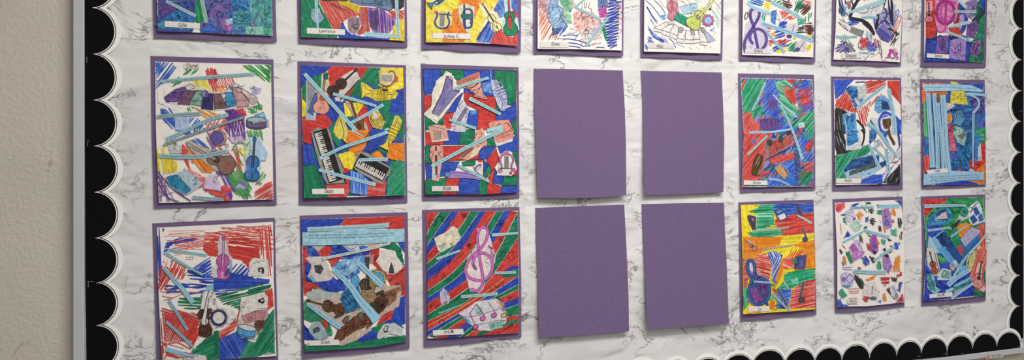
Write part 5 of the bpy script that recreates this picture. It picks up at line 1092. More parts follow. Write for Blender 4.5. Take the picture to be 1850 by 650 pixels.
# -- second, bottom row
d = Drawing('collage with a wide pale blue printed block above brown piano keys, bottom row',
            ('541.4,389.3 640,386 736.6,383.1', '736.6,383.1 738.7,515 740,629.5', '545.5,648 640,639.5 740,629.5', '541.4,389.3 543.5,515 545.5,648'),
            '544.1,396.6 730.4,390 731.5,515 733.5,616.6 680.8,626.3 550.5,635 547.5,515', lift=.002, slift=.003, wave=.0015)
d.o(530, 380, 4.815)
d.wash('68,80 452,68 400,130 120,150 120,300 68,300', BL, 24); d.hatch('68,80 450,70 400,130 120,150 70,190', BL, -20, 14, 13, gap=.1, L=90); d.hatch('450,70 965,48 968,160 830,160 640,120 400,132', RD, -18, 15, 14, '#b8342c', gap=.06, L=160); d.lines('400,132 470,75', '#c87a3a', 8)
d.wash('80,300 360,285 680,320 660,385 440,425 300,435 250,400 110,402 95,320', BL + ['#3f6cb8'], 28); d.wash('200,350 280,310 340,320 300,420 250,400', RD, 22); d.wash('300,430 440,395 360,470 340,500', RD, 22); d.wash('80,310 110,320 135,420 160,480 125,600 85,650', RD, 24); d.wash('740,320 880,275 935,330 965,475 930,485 880,350', GR, 26); d.wash('905,275 967,265 967,370 935,330', BL, 20)
d.wash('660,340 750,330 740,440 820,555 900,550 970,480 972,660 850,660 790,560 690,470', ['#b8342c', '#a83c34', '#c04c40', '#96382e'], 28); d.wash('380,450 600,380 665,440 540,570 470,610 350,500', ['#3a70b8', '#5a90c8', '#2f5cac', '#7aaccc'], 28); d.wash('100,450 165,470 125,570 190,640 290,640 340,570 400,640 340,660 110,660', BL, 24); d.wash('620,390 700,380 690,460 640,470', ['#a87a84', '#c08a80'], 20)
d.poly('420,300 570,292 578,345 480,352', '#bfc8d0').lines('450,300 500,340 560,310|430,300 480,350', '#4a6a9c', 7); d.poly('155,310 285,302 215,355', '#aab0a0'); d.poly('640,296 750,290 720,330 650,345', '#caa49c')
torn(d, '100,415 130,404 260,400 300,470 345,575 300,630 190,642 120,572 155,520 155,470', '#c6beba', 4, 3, label='pale torn piece with a grey scribble, left side'); d.wash('180,480 240,472 265,510 240,550 190,540', ['#4a4648', '#6a6466'], 16); d.lines('190,500 250,490 200,540 250,530|210,480 230,550', '#2f2c30', 7); d.poly('125,575 165,560 215,640 190,642', '#7aa4b8'); d.end()
d.cut('755,345 820,350 885,350 900,400 950,465 930,520 870,560 780,522 718,440 745,400', '#d4cec8', label='white torn piece with a dark spike'); d.poly('828,545 835,500 852,448 872,500 880,552', '#3c3a3a').ink('775,375 800,370', '#b8b0a8', 5); d.end()
d.cut('340,505 385,460 430,432 545,420 600,388 560,500 470,570', '#8cb4d4', label='pale blue piece with a pen note').wash('350,500 430,440 560,430 470,550', ['#7aa8d0', '#a4c4d8', '#5a90c8'], 24).lines('430,480 420,500 440,510 455,490|455,490 460,470 430,515', '#33404c', 6); d.end()
d.o(530, 510, 4.643)
d.wash('165,0 405,-30 440,60 330,92 240,70', BL, 24); d.wash('80,0 160,0 250,60 160,52 90,112', RD, 22); d.wash('160,45 250,62 330,95 380,80 350,110 240,90', GR, 18); d.wash('90,150 135,200 240,292 300,330 330,420 300,450 220,320 150,335 90,312', ['#2f7a5c', '#3a8a68', '#226a4c'], 28); d.wash('90,350 130,400 205,475 340,470 130,485 92,475', BL, 24); d.hatch('95,520 130,532 390,520 520,480 700,470 942,448 945,496 700,546 95,582', GR, -3, 15, 14, 'G', gap=.08, L=130); d.hatch('520,470 660,400 760,385 705,470 560,502', BL, -15, 14, 13, 'B', gap=.06, L=90)
d.hatch('650,385 750,340 900,352 930,380 780,400 690,420', GR, -10, 14, 13, 'G', gap=.08); d.hatch('885,130 942,108 938,345 900,360 760,335 820,300 845,235', BL, 65, 15, 14, 'B', gap=.06); d.wash('880,0 942,0 945,102 890,115 820,20', RD, 20); d.wash('755,262 845,230 820,300 700,360', RD, 20); d.wash('240,300 290,330 280,400 250,350', RD, 16)
torn(d, '105,90 210,50 300,80 405,85 370,150 250,140 130,142', '#a8aeac', 4, 3, label='grey torn piece above the violin'); d.end()
d.cut('125,150 300,150 400,90 540,30 640,-100 700,-120 760,-20 790,30 900,20 905,90 885,200 745,275 720,300 660,350 640,410 530,485 400,532 345,472 380,400 300,330 250,292 150,190', '#b8a698', label='large pale piece carrying the violin, drum and piano keys').wash('640,150 700,110 680,200 620,230', ['#c4b4a4', '#b09c8c'], 22).wash('560,350 650,340 640,400 520,470', ['#c0b0a0', '#b4a090'], 22)
violin(d, 268, 195, 340, 196, '#5c3e28', '#6e5034', .95, w=6); d.wash('290,180 430,190 420,270 300,240', ['#54361f', '#6a4a30', '#46301e'], 20); d.lines('130,150 270,190|250,160 300,150 320,180|260,230 310,250|340,285 400,290', '#2a1c14', 7)
d.poly('388,142 422,60 545,20 568,110 560,215 440,262 425,190', '#2a6a9c').wash('395,140 430,60 540,30 560,200 450,255', ['#2a6698', '#2f78ac', '#245a88'], 26); d.lines('390,142 440,190 560,120|440,190 440,262|450,170 500,240 560,160 480,230|420,60 440,120 540,60|435,262 560,225', '#1c2c44', 7, False)
guitar(d, 625, 0, 430, -91, '#8c7452', '#4c3826', '#2a2220', 1.05, w=6); d.wash('590,70 670,60 665,150 610,160', ['#8a7050', '#9a8460', '#7a6044'], 20); d.ell(595, 15, 38, 46, '#2a2220', 6, '#3a2c26'); d.lines('570,0 570,40|590,-20 590,60|612,-10 612,50', '#8a7a70', 5, False); d.ell(520, -10, 34, 55, '#2a4a5a', 6, '#4f9ac0')
tambourine(d, 712, -38, 62, '#c8b868', '#5c9ab0', '#4a4434', 5, 1., 11, .2)
keyfan(d, ['345,475 378,390 440,352 428,470 390,490', '440,345 508,292 502,385 430,420', '505,290 592,258 605,345 500,395', '592,258 640,280 662,352 605,345'], [], ['#6c4230', '#64392a', '#704634', '#5c3426'], ink='#2c1c16', w=6)
keyfan(d, ['430,420 502,385 522,402 440,455', '502,385 602,345 600,372 520,402', '605,345 662,352 615,385'], [], '#744c3a', ink='#2c1c16', w=5); d.wash('390,400 600,300 640,330 440,430', ['#64392a', '#7a4c38', '#54301f'], 24)
d.lines('345,475 378,390 440,352 428,470 390,490|440,345 508,292 502,385 430,420 440,345|505,290 592,258 605,345 500,395|592,258 640,280 662,352 605,345|430,420 440,455 522,402 502,385|522,402 600,372 602,345|615,385 660,352', '#20120c', 6, False)
keyfan(d, [], ['410,325 440,285 468,282 462,310 430,350', '540,265 575,245 588,260 582,300 548,305'], black='#5c645a', ink='#26241e', w=6)
d.poly('650,215 690,140 760,90 795,135 775,205 722,262', '#4c2e22').wash('660,210 700,140 760,100 790,140 770,200 720,255', ['#4a2c20', '#5c3a2a', '#3a2218'], 22); d.poly('750,85 900,28 918,50 860,95 868,130 800,195 770,200 795,130', '#8c6850').wash('760,85 900,35 860,120 800,190', ['#8a6248', '#9c7a60', '#6a4430'], 22)
d.lines('650,215 690,140 760,90 795,135 775,205 722,262 650,215|690,140 740,190 722,262|740,190 795,135|795,135 865,95|800,195 868,130|690,210 760,240|850,90 830,150', '#2c1c16', 7, False); keyfan(d, [], ['695,88 755,64 765,95 700,108', '640,175 690,165 695,205 650,200'], black='#3a3a36', ink='#1e1c18', w=5); d.poly('340,285 370,278 378,300 345,300', '#3c424a'); d.end()
torn(d, '125,400 160,340 222,326 255,395 300,452 250,485 180,475', '#8fa6b0', 3, 3, label='grey blue torn piece beside the name tag'); d.wash('160,390 210,370 230,400 170,430', ['#3a4448', '#5a6468'], 14); d.lines('165,400 175,390 180,420|190,385 200,415|210,380 220,410|245,480 290,440', '#2c3438', 6); d.end()
torn(d, '700,462 720,400 760,350 850,337 922,385 912,452 800,430 720,482', '#bac2c2', 3, 3, label='white torn piece with a black pen note'); d.ink('765,385 770,365 800,370 785,395 795,410 765,410 755,390 765,385', '#22242a', 9, False, False).poly('755,405 795,410 785,420 760,418', '#22242a'); d.lines('800,350 840,345|860,390 900,400', '#8a9298', 4); d.end()
d.o(530, 380, 4.815)
d.strip('122,165 480,150 832,126', 44, T1, 46, col='#9cc4cc', h=11.5, off=-4)
d.end(); d.cut('78,190 250,192 330,182 480,160 650,163 800,165 966,158 965,272 780,280 600,292 350,300 80,306', '#97c2d2', 'text_strip', 'large pale blue printed block'); d.text('132,216 500,212 876,194', 13, T2, '#2c3942', 0, 1).text('130,241 500,236 824,219', 13, T2b, '#2c3942', 0, 1).lines('115,215 105,225|118,235 108,245', '#2c3942', 5, False).lines('300,190 640,185 900,172|350,280 560,275', '#7fa4b4', 2); d.end()
d.strip('255,418 450,380 660,335 842,284', 28, 'the people writing in Harlem and culture in the rebirth of', 22, col='#c0ccca')
d.strip('568,458 660,545 775,655', 50, 'created Black traditions of art and culture', 52, col='#94c4dc', h=11.5)
d.o(530, 510, 4.643)
d.strip('332,-112 470,20 560,150 640,240 700,318', 36, 'the South. They were looking for better lives', 96, col='#94c4dc', h=11.5, t1=.86)
d.strip('122,180 260,285 398,378', 36, 'Black was different than other races', 46, col='#94c4dc', h=11.5)
d.name('130,489 382,478 386,524 131,530', 'Evan', 235, 505, 303, 501, 34)
d.done()
# -- third, bottom row
d = Drawing('diagonally striped red, green and blue collage with a tall pink treble clef, bottom row',
            ('762.4,379 850,376 938.4,373.6', '938.4,373.6 941.6,500 942,609.2', '766.2,626.3 812,624 875,615 942,609.2', '762.4,379 764.5,500 766.2,626.3'),
            '770.4,383.6 935.6,380.4 937.6,495 936.9,601 850,607 772.8,611.3 772,490', lift=.002, slift=.003, wave=.002, staples=((932, 376.5, .002, 0), (931, 380.5, .006, 2)))
d.o(750, 370, 5)
CU = ['104,270 150,170 220,66', '105,370 220,200 322,64', '106,450 260,260 392,63', '108,530 300,350 500,61', '110,590 340,390 582,60', '110,690 380,450 640,58', '110,780 430,520 735,57', '112,835 470,570 800,56', '112,890 520,620 866,54',
      '112,990 600,640 926,62', '113,1050 560,800 931,290', '114,1095 560,840 934,560', '114,1140 540,890 935,640', '114,1185 530,935 935,715', '180,1200 530,965 935,760', '280,1200 560,1000 935,832', '400,1196 610,1030 935,895', '450,1192 650,1060 935,988', '540,1186 700,1090 935,1030', '600,1182 740,1120 935,1060']
CV = [smooth_path(Q(c), False, 6) for c in CU]
cs = [RD, GR, BL, RD, GR, BL, RD, GR, BL, RD, GR, RD, RD, BL, GR, RD, BL, GR, RD, GR, RD]
def band(i, p): d.hatch(p, cs[i], -52 + min(i, 14) * 1.6, 14, 14, cs[i][0], gap=.06, L=80)
band(0, CV[0] + [(102, 68)])
for i in range(1, 20): band(i, CV[i - 1] + CV[i][::-1])
band(20, CV[19] + [(935, 1152), (620, 1180)])
for i in (1, 4, 7, 10, 13, 14, 17): d.ink(CU[i - 1], '#a8c4a8', 5); d.ink(CU[i], '#a8c4a8', 4)
d.ink(CU[11], '#d0b060', 6); d.ink(CU[9], '#c8d0c0', 5)
d.hatch('800,600 870,555 935,550 935,580 870,590', BL, -20, 12, 11, 'B'); d.hatch('780,630 935,585 935,640 800,660', GR, -18, 12, 11, 'G')
DD = '#1c1c2a'
for p in ('130,215 125,150 150,130 180,145 180,175 150,185 140,210|195,180 200,120 225,105 250,120 240,140 265,150 270,170', '430,125 440,85 450,120 460,75 470,110 490,95 500,120|420,70 440,110 450,70', '470,220 465,190 490,175 515,200 490,215 500,240', '730,150 750,140 760,170 745,190 735,165|760,140 790,135 805,160 790,180 765,175|745,195 770,170 795,195|750,150 800,170', '460,380 480,350 475,390 490,345 490,385 500,350 500,375', '770,480 780,440 800,425 820,440 815,480 790,500 775,495|850,490 840,450 860,425 890,430 885,460 895,490 870,505 850,490', '760,320 775,300 780,330 795,305', '190,600 210,580 225,600 205,615 195,590|215,570 230,610', '240,640 260,620 270,650', '290,500 300,530 310,490 315,525', '770,190 790,180'):
    d.lines(p, DD, 5)
d.o(750, 495, 4.815)
for p in ('220,440 210,410 230,395 250,410 240,440 225,440', '640,130 655,115 660,140 640,150|750,80 770,70 765,100 745,95', '805,220 815,195 830,215 850,180|820,190 835,205', '790,380 810,400 800,410|830,350 845,365 820,370 840,345', '840,420 850,450 830,440 855,430|835,470 845,455', '135,260 140,290 150,260|180,270 190,300 200,260 215,290', '360,200 370,220 375,190 385,210|290,170 310,190', '690,90 720,120 740,80'):
    d.lines(p, DD, 5)
d.o(750, 370, 5)
torn(d, '172,295 250,260 300,225 340,190 385,215 412,285 405,322 340,370 240,430 205,405', '#d4ceba', 5, 3, label='gold beamed notes on torn paper'); d.lines('272,350 270,268 342,235 345,348|270,285 342,252', '#4a4030', 7, False).lines('272,350 270,268 342,235 345,348', '#b08c40', 4, False).ell(258, 356, 16, 11, '#6a5a30', 4, '#c8a850').ell(330, 355, 14, 10, '#6a5a30', 4, '#7aa074'); d.lines('185,300 230,310|185,325 235,330|360,270 400,280|360,310 405,315', '#6a645c', 3, False).wash('205,360 270,370 240,425', ['#8aa0b0', '#a8b4b8'], 16); d.end()
torn(d, '560,212 620,182 660,222 690,330 730,460 722,520 690,580 640,660 615,760 580,795 500,780 470,680 440,610 470,480 545,380', '#d8c8c8', 4, 4, label='tall pink treble clef on torn paper'); d.wash('655,360 700,380 722,500 690,480', ['#c09ab0', '#d0b0bc', '#b08aa4'], 18); d.wash('480,520 520,500 520,600 480,600', ['#e0d8c8', '#dccccc'], 18)
CP = '500,755 560,775 600,735 612,655 582,480 575,400 560,300 585,220 630,200 656,240 640,320 590,395 510,465 465,540 455,610 500,662 580,682 660,652 700,560 682,480 625,437 560,447 525,500 530,552 556,585'
d.ink(CP, '#3a2040', 28).ink(CP, '#c068b4', 20); d.lines('645,480 660,495|628,505 655,530|640,550 650,570', '#3a3038', 7).ink('556,585 535,560 525,530', '#3a2a3a', 8); d.end()
d.o(750, 495, 4.815)
torn(d, '218,152 250,118 280,160 305,192 290,258 245,272 220,240', '#c0b4c4', 4, 3, label='small eighth note on torn lilac paper'); d.wash('225,150 290,150 260,200', ['#8aa4c8', '#b0b4cc'], 16); d.lines('255,125 272,240|265,150 290,190', '#2c2c44', 6); d.ell(262, 248, 17, 9, '#4a3448', 5, '#b0809c'); d.end()
torn(d, '380,345 470,282 530,240 620,225 700,212 762,242 802,330 790,425 740,450 660,492 560,490 450,420', '#cac8cc', 5, 4, label='pink beamed notes on torn paper'); d.wash('380,350 470,400 500,450 440,420', ['#6a94b8', '#8ab0c4'], 18); d.wash('520,300 580,290 580,350 530,340', ['#6aa4a8', '#8ab4b8'], 16); d.wash('640,430 780,400 760,440 660,485', ['#5a9a88', '#7ab0a0'], 18); d.wash('730,290 790,280 770,330', ['#5a80b0', '#7a9cc0'], 14); d.wash('700,230 760,250 790,310 740,300', ['#c09c9c', '#d0b4b0'], 16)
d.lines('380,350 450,372 560,355 670,320 790,285|540,440 650,420 720,400 790,405', '#a06a8c', 7); d.lines('525,455 475,340 535,262 608,370', '#3a2038', 12, False).lines('525,455 475,340 535,262', '#b868a8', 6, False); d.lines('640,245 700,340|715,200 795,340|735,205 800,330', '#2c2430', 9, False)
for x, y, c in ((525, 458, '#c060b0'), (588, 385, '#c868b4'), (685, 358, '#c060b0'), (772, 358, '#c4b464')): d.ell(x, y, 26, 19, '#3a2038', 6, c, rot=-35)
d.end()
d.strip('402,196 480,190 600,182 716,168', 30, T5, 30, col='#a4c8c8'); d.strip('205,342 400,268', 20, T8, 16, col='#7ab4a8'); d.strip('650,480 760,456', 16, 'Black artists', 16, col='#a0ccc0')
d.o(750, 370, 5)
d.strip('192,488 407,412', 26, 'were Black neighborhoods', 22, col='#a4ccd0'); d.strip('694,272 928,254', 30, T3, 24, col='#a8ccd4'); d.strip('722,614 912,609', 26, T8, 24, col='#a4c8cc')
d.o(750, 495, 4.815)
d.name('153,488 417,475 424,522 156,535', 'Aria M.', 250, 506, 340, 502, 34)
d.done()
# -- sixth, middle row
d = Drawing('red, green and blue hatched collage with a violet drum, beside a blank purple sheet',
            ('1333.1,132.5 1400,133.6 1470.5,135', '1470.5,135 1472.5,235 1473,342.4', '1337.2,347.8 1385,346.2 1420,345.8 1473,342.4', '1333.1,132.5 1334.5,240 1337.2,347.8'),
            '1337.7,140.2 1467.2,143.5 1471.4,197.7 1468.8,336.7 1420,337.2 1340.2,337.8 1343.5,240', lift=.002, slift=.003, wave=.002)
d.o(1325, 130, 5.909)
G2, B2, R2 = ['#128058', '#1a8c62', '#2f9a72', '#0f6c4a'], ['#2a4cb4', '#2442a4', '#3a60c4'], ['#c0403a', '#b8342e', '#cc5048']
d.hatch('80,65 838,84 862,400 850,1220 92,1222 112,650', R2 + B2 + G2, -50, 20, 18, '#7a8cb4', gap=.1, L=90)
d.hatch('85,170 170,75 330,88 350,150 235,340 320,375 215,490 180,435 105,425', G2, -58, 14, 14, '#58a888', gap=.06); d.hatch('80,65 155,75 105,170 85,220', R2, -65, 13, 11, gap=.06)
d.hatch('360,90 450,68 440,150 500,260 480,330 485,500 380,470 305,435 320,280 340,130', B2, -48, 14, 13, '#6f8ccc', gap=.05); d.hatch('440,110 560,78 640,150 560,180 575,270 690,400 650,480 560,560 480,330 500,260', ['#2f9a72', '#58b08c', '#1a8c62'], 35, 16, 13, '#8cc4ac', gap=.12)
d.hatch('555,78 665,82 640,130 600,120', R2, 0, 12, 11, gap=.05); d.hatch('685,190 785,158 825,280 865,330 800,405 680,432 725,330 690,290', R2, -18, 17, 14, gap=.05); d.hatch('640,125 825,85 810,165 700,185 650,160', B2, -12, 14, 13, gap=.05); d.hatch('820,178 868,240 845,380 690,450 800,330', ['#3a58b8', '#7a90d0'], -40, 22, 9, gap=.1)
d.hatch('560,570 860,400 865,660 700,660 600,660 540,640', G2, -48, 15, 13, '#7ab89c', gap=.08); d.hatch('110,445 185,428 205,500 270,540 300,470 330,480 300,655 110,660', R2, -58, 15, 12, '#cf8078', gap=.06); d.hatch('380,430 480,400 600,540 610,620 480,650', B2, -45, 18, 13, gap=.08); d.hatch('430,600 700,560 690,660 420,660', B2, -20, 14, 12, gap=.1); d.hatch('200,400 330,370 340,440 250,470', G2, -35, 16, 10, gap=.15)
d.cut('495,130 545,160 590,130 650,195 675,300 690,410 625,345 560,270 520,200', '#9c8878', label='red maraca drawing'); d.hatch('540,200 640,165 682,280 655,345 605,310 570,260', ['#cc4830', '#c03a2a', '#d86040'], 70, 12, 11, '#b8442c'); d.hatch('520,150 600,130 640,180 560,190', ['#6a6a5c', '#88786c'], 10, 11, 9); d.lines('560,255 610,320 625,345|600,280 620,330|530,160 590,150 650,200', '#3a3030', 6); d.poly('655,350 690,330 688,405', '#c8c4c0'); d.end()
d.cut('360,340 375,285 415,265 460,290 475,345 455,400 415,415 375,395', '#5a4a9c', label='violet oval cut out', sm=True); d.ell(415, 342, 44, 62, '#8a6a90', 5, '#574898'); d.lines('400,300 430,330 400,370|430,300 440,350', '#3a2f78', 6); d.end()
d.cut('285,508 480,492 488,608 372,622 280,610', '#5f4086', label='violet drum cut out').hatch('290,510 478,498 482,600 285,605', ['#553878', '#6a4a94', '#6d5a9c'], 85, 14, 12); d.ell(385, 515, 95, 16, '#3a2458', 5); d.lines('320,520 325,600|370,525 375,610|430,520 435,605|380,530 330,590', '#8a74ac', 4); d.end()
d.cut('690,545 750,535 760,590 700,600', '#c0ccc8').lines('710,550 740,585|745,548 720,580', '#4a6a60', 4).end(); d.wash('690,600 760,590 770,660 680,660', ['#2f5a9c', '#24487c', '#c04a54'], 18); d.wash('565,625 620,620 615,660 570,660', ['#2f2c30', '#4a4a4c'], 12)
d.strip('338,112 280,250 200,410', 28, 'moved to Harlem', 22, col='#a4c8d0'); d.strip('428,245 550,375 675,482', 20, T3, 24, col='#a8ccd8')
d.strip('506,350 575,490 640,645', 22, T7, 30, col='#a4c4dc'); d.strip('172,645 400,640 610,610', 30, 'This led many people to move up', 22, t1=.5, col='#a0c4e0')
d.o(1325, 240, 5.909)
d.hatch('110,10 425,10 340,100 350,280 300,400 200,450 100,480 112,150', R2, -52, 15, 14, '#c86a62', gap=.05); d.hatch('100,480 380,400 405,440 200,515 105,575', R2, -18, 15, 13, '#c86a62', gap=.05); d.hatch('370,280 645,200 650,265 430,345', R2, -25, 14, 13, '#cc6a66', gap=.06); d.wash('190,60 260,50 240,120 190,120', ['#7a6aa0', '#a06a80'], 16)
d.hatch('430,335 645,280 690,400 650,560 370,572 370,480 500,440 560,460', B2, -38, 15, 14, '#6f9cd0', gap=.06, L=120); d.hatch('560,440 690,470 720,565 560,560', ['#2a60bc', '#3a78cc'], 30, 14, 13, gap=.08); d.hatch('690,150 740,-5 862,0 745,250 862,150 862,262 720,330', B2, -52, 16, 14, '#8aa4d0', gap=.06); d.hatch('725,15 872,-5 872,60 765,62', G2, -20, 13, 12, gap=.05); d.hatch('760,125 872,50 865,150 760,200', R2, -35, 15, 13, gap=.06)
d.hatch('740,330 862,290 855,405 780,425 755,370', ['#a84448', '#94404a', '#b8605c'], -28, 14, 12, '#b88088', gap=.08); d.hatch('715,395 850,425 800,560 700,515', G2, -55, 15, 13, gap=.06); d.lines('290,465 400,420 440,340|330,400 400,330|420,0 470,60 560,0', '#2f3f94', 12); d.hatch('315,400 390,320 440,340 400,400', B2, -35, 15, 8, gap=.1)
d.cut('330,285 360,170 350,110 400,60 480,50 560,30 610,-10 625,130 560,180 480,205 450,240 350,292', '#9c747c', label='red curved piano keys'); keyfan(d, ['380,160 440,85 468,200 388,252', '440,85 520,68 530,160 468,195', '520,68 600,5 615,105 530,155'], [], ['#b0504a', '#a84840', '#b4584e'], ink='#3a2428', w=6, front=.25); d.ell(388, 105, 28, 36, '#22221e', 5, '#3c3e38').ell(506, 72, 24, 33, '#22221e', 5, '#3c3e38').ell(592, 0, 20, 24, '#22221e', 5, '#3c3e38'); d.ink('350,285 470,225 600,160', '#26305c', 10); d.end()
d.cut('190,440 210,300 260,215 325,255 300,360 280,455 230,462', '#4c3c24', label='dark brown guitar neck').hatch('205,310 260,225 318,258 285,450 200,440', ['#3a2c18', '#5c4a2c', '#8a7a54', '#4a3a22'], -65, 13, 11); d.hatch('225,380 250,300 290,230 300,250 260,350', ['#b8a878', '#a8946a'], -65, 13, 6, gap=.3); d.end()
d.cut('438,372 500,330 545,380 582,450 540,492 480,440', '#c89c6c', label='tan striped drum').lines('450,375 530,470|470,360 550,470|490,350 575,450|510,345 570,420|445,390 535,490', '#3a3430', 6, False).hatch('520,380 560,420 570,450 545,460', '#d88a4a', 50, 10, 9); d.end(); d.ink('500,320 560,370 595,440', '#7ab0c4', 9)
d.poly('650,190 680,165 700,300 725,380 690,520 655,505 665,350', '#4a5a94').wash('655,190 680,180 720,390 690,510 660,500', ['#465690', '#586aa4', '#3a4a80'], 18).lines('665,190 680,500|690,220 715,390|650,300 690,320|670,400 720,420', '#20284c', 6)
d.strip('640,-5 690,140 737,282', 28, T9[:24], 34, col='#a4cce0'); d.strip('153,232 260,130 362,28', 26, T3, 22, col='#a4c8c8'); d.strip('378,490 490,505 602,562', 34, T8, 18, col='#98bcdc')
d.name('113,506 362,510 366,556 110,553', 'Grace', 208, 533, 292, 534, 36)
d.done()
# -- sixth, bottom row
d = Drawing('yellow, orange and red marker collage with a blue treble clef, in the bottom row',
            ('1333.8,365.3 1400,362.6 1469.7,360.3', '1469.7,360.3 1472.8,465 1475,567.8', '1338,579.8 1362,579 1410,573.5 1440,571.5 1475,567.8', '1333.8,365.3 1335.5,470 1338,579.8'),
            '1338.3,370 1468,366.5 1472.7,470 1472.7,558.2 1425,562.5 1342.5,567.5 1341.8,470', white='Y', lift=.002, slift=.003, wave=.003)
d.o(1325, 355, 5.652)
YE, OR = ['#e8d232', '#ecd944', '#dcc428'], ['#e08420', '#e4902c', '#d67818']
d.hatch('75,85 275,80 235,160 150,190 232,350 190,412 100,412', YE, 80, 14, 15, 'Y', gap=.1); d.hatch('270,80 432,75 410,160 420,280 490,330 500,390 350,416 190,412 150,380 200,350 232,330 240,180 150,150 250,120', G2, -3, 14, 13, '#6abf98', gap=.05); d.hatch('215,160 400,160 410,215 230,215', ['#7ac8a4', '#8ad0b4'], -3, 15, 10)
d.hatch('430,75 812,62 816,162 700,192 560,190 540,235 460,250 400,130', ['#2a50b4', '#3058bc', '#2446a4'], 2, 14, 14, '#5a80c8', gap=.06, L=160); d.hatch('560,190 822,165 830,372 500,402 480,330 425,290 425,240', ['#c83c34', '#be322c', '#d04a3e'], -4, 14, 14, '#d0665c', gap=.06, L=170); d.hatch('495,402 830,375 838,435 700,480 600,500 480,490', YE, -3, 14, 15, 'Y', gap=.05); d.hatch('320,310 430,280 480,330 340,330', YE, 0, 13, 12)
d.hatch('100,412 492,412 475,490 290,560 230,660 100,660', OR, -6, 14, 15, 'O', gap=.04); d.hatch('600,490 838,440 848,660 755,660 700,560', OR, -10, 14, 15, 'O', gap=.04); d.hatch('430,560 620,500 720,530 620,640 500,660', YE, -70, 14, 12, 'Y', gap=.05); d.hatch('530,640 580,560 720,525 700,600 640,650', ['#d03c30', '#d85a3c'], -55, 19, 12, gap=.05); d.hatch('340,575 420,548 505,600 480,660 360,660', ['#3058bc', '#2446a4'], 62, 17, 15, '#c4c8d4', gap=.04); d.hatch('230,600 332,570 350,660 240,660', ['#c83c34', '#d04a3e'], -5, 17, 13, '#e0a898', gap=.04); d.hatch('190,360 500,355 500,390 200,410', ['#128058', '#1a8c62'], -2, 13, 10); d.lines('215,95 270,95|155,150 250,150|140,365 200,365|150,390 210,390|460,590 500,550|480,360 530,360', '#3f9a4a', 12)
d.cut('138,205 160,185 232,205 228,335 195,342 165,280', '#4c3c5c', label='dark violet harp drawing').lines('150,200 215,330|170,200 222,300|190,200 225,260', '#2a2038', 6, False).poly('180,215 205,225 215,250 195,245', '#b090b8'); d.end()
d.cut('118,445 145,432 210,470 242,520 232,560 195,545 150,490', '#d29a88', label='pink guitar cut out'); guitar(d, 180, 495, 150, 222, '#c87868', '#d8b4a0', w=5); d.end()
d.cut('410,140 490,108 560,215 478,255', '#34508c', label='blue drum with a white face'); d.poly('445,195 520,165 542,215 480,245', '#d4d4dc').poly('440,150 485,135 500,155 450,175', '#6a8abc').lines('445,195 520,165 542,215 480,245 445,195', '#1c2c58', 5, False); d.end()
d.cut('645,88 680,85 705,190 668,205', '#5a4c5c', label='dark note cut out').ink('655,95 690,190', '#2c2430', 10); d.end()
d.cut('698,312 722,308 752,400 765,440 735,468 702,455 705,420 730,400', '#8a8088', label='dark grey note cut out').ink('708,318 745,425', '#3a343c', 16); d.ell(733, 438, 26, 22, '#2c282c', 5, '#55525a'); d.end()
d.cut('640,610 670,598 750,592 755,660 645,660', '#5a4a80').poly('665,610 740,604 735,640 668,645', '#8a78a8').hatch('600,640 650,610 660,655', G2, -40, 12, 10).end()
d.strip('655,193 720,225 798,272', 22, None, 26, col='#b4bcc0'); d.strip('232,348 400,335 567,310', 26, 'This was more culture', 18, col='#a8bcb4'); d.strip('288,548 420,520 605,496', 18, T4, 18, col='#b0b4a8')
d.o(1325, 465, 5.417)
d.hatch('100,10 150,150 132,285 100,292', R2, -30, 14, 13, '#d08070', gap=.05); d.hatch('225,-5 345,-5 372,80 355,205 262,185 215,60', R2, 15, 18, 14, '#dc9c90', gap=.04); d.hatch('358,-5 475,-5 472,100 400,245 368,220 382,90', ['#2f5cc0', '#2450b0'], -62, 17, 13, '#b4bcd4', gap=.04); d.hatch('468,30 505,-5 482,160 412,292 385,310', OR, -65, 13, 13, 'O', gap=.05); d.hatch('485,10 600,-5 615,90 520,115 478,85', ['#d03c30', '#d85a44'], 25, 16, 12, '#e4a898', gap=.05); d.hatch('705,-5 808,-5 805,102 640,122 700,100', OR, 80, 14, 15, 'O', gap=.04); d.hatch('620,60 700,100 640,122 600,120', OR, 10, 13, 13, 'O')
d.hatch('498,160 620,125 792,103 798,212 700,245 560,302 450,312 438,292 500,232', ['#148a5c', '#1f9a6c', '#0f7c50'], -12, 17, 15, '#58b890', gap=.05); d.wash('565,220 630,205 640,255 570,260', ['#6ac4a0', '#8ad0b4'], 18); d.hatch('570,325 690,242 802,224 802,502 548,512 560,420', ['#c83c3a', '#be342e', '#cc4a44'], -12, 17, 15, '#dc908a', gap=.05); d.hatch('425,318 562,300 562,400 512,522 418,532 428,440', ['#2f5cc0', '#2450b0'], -12, 15, 14, '#7a98d0', gap=.05); d.hatch('100,290 132,290 142,470 100,512', G2, 85, 14, 13, '#58a888'); d.hatch('365,420 412,430 392,532 345,535', OR, -70, 13, 13, 'O')
d.hatch('95,528 800,488 800,506 550,526 95,556', YE, -3, 13, 13, 'Y'); d.hatch('100,535 300,528 150,552', OR, 0, 12, 12); d.hatch('528,405 562,400 552,455', YE, 60, 12, 11); d.hatch('370,230 430,240 420,280 380,270', G2, 40, 12, 11); d.hatch('350,400 410,350 420,400 360,430', ['#58b890', '#148a5c'], -40, 13, 11); d.hatch('385,290 430,330 400,420', R2, 40, 12, 11); d.lines('780,115 800,115|780,165 800,165|780,215 800,215|390,320 420,330|400,470 430,470|395,510 430,510', '#1f5a44', 12)
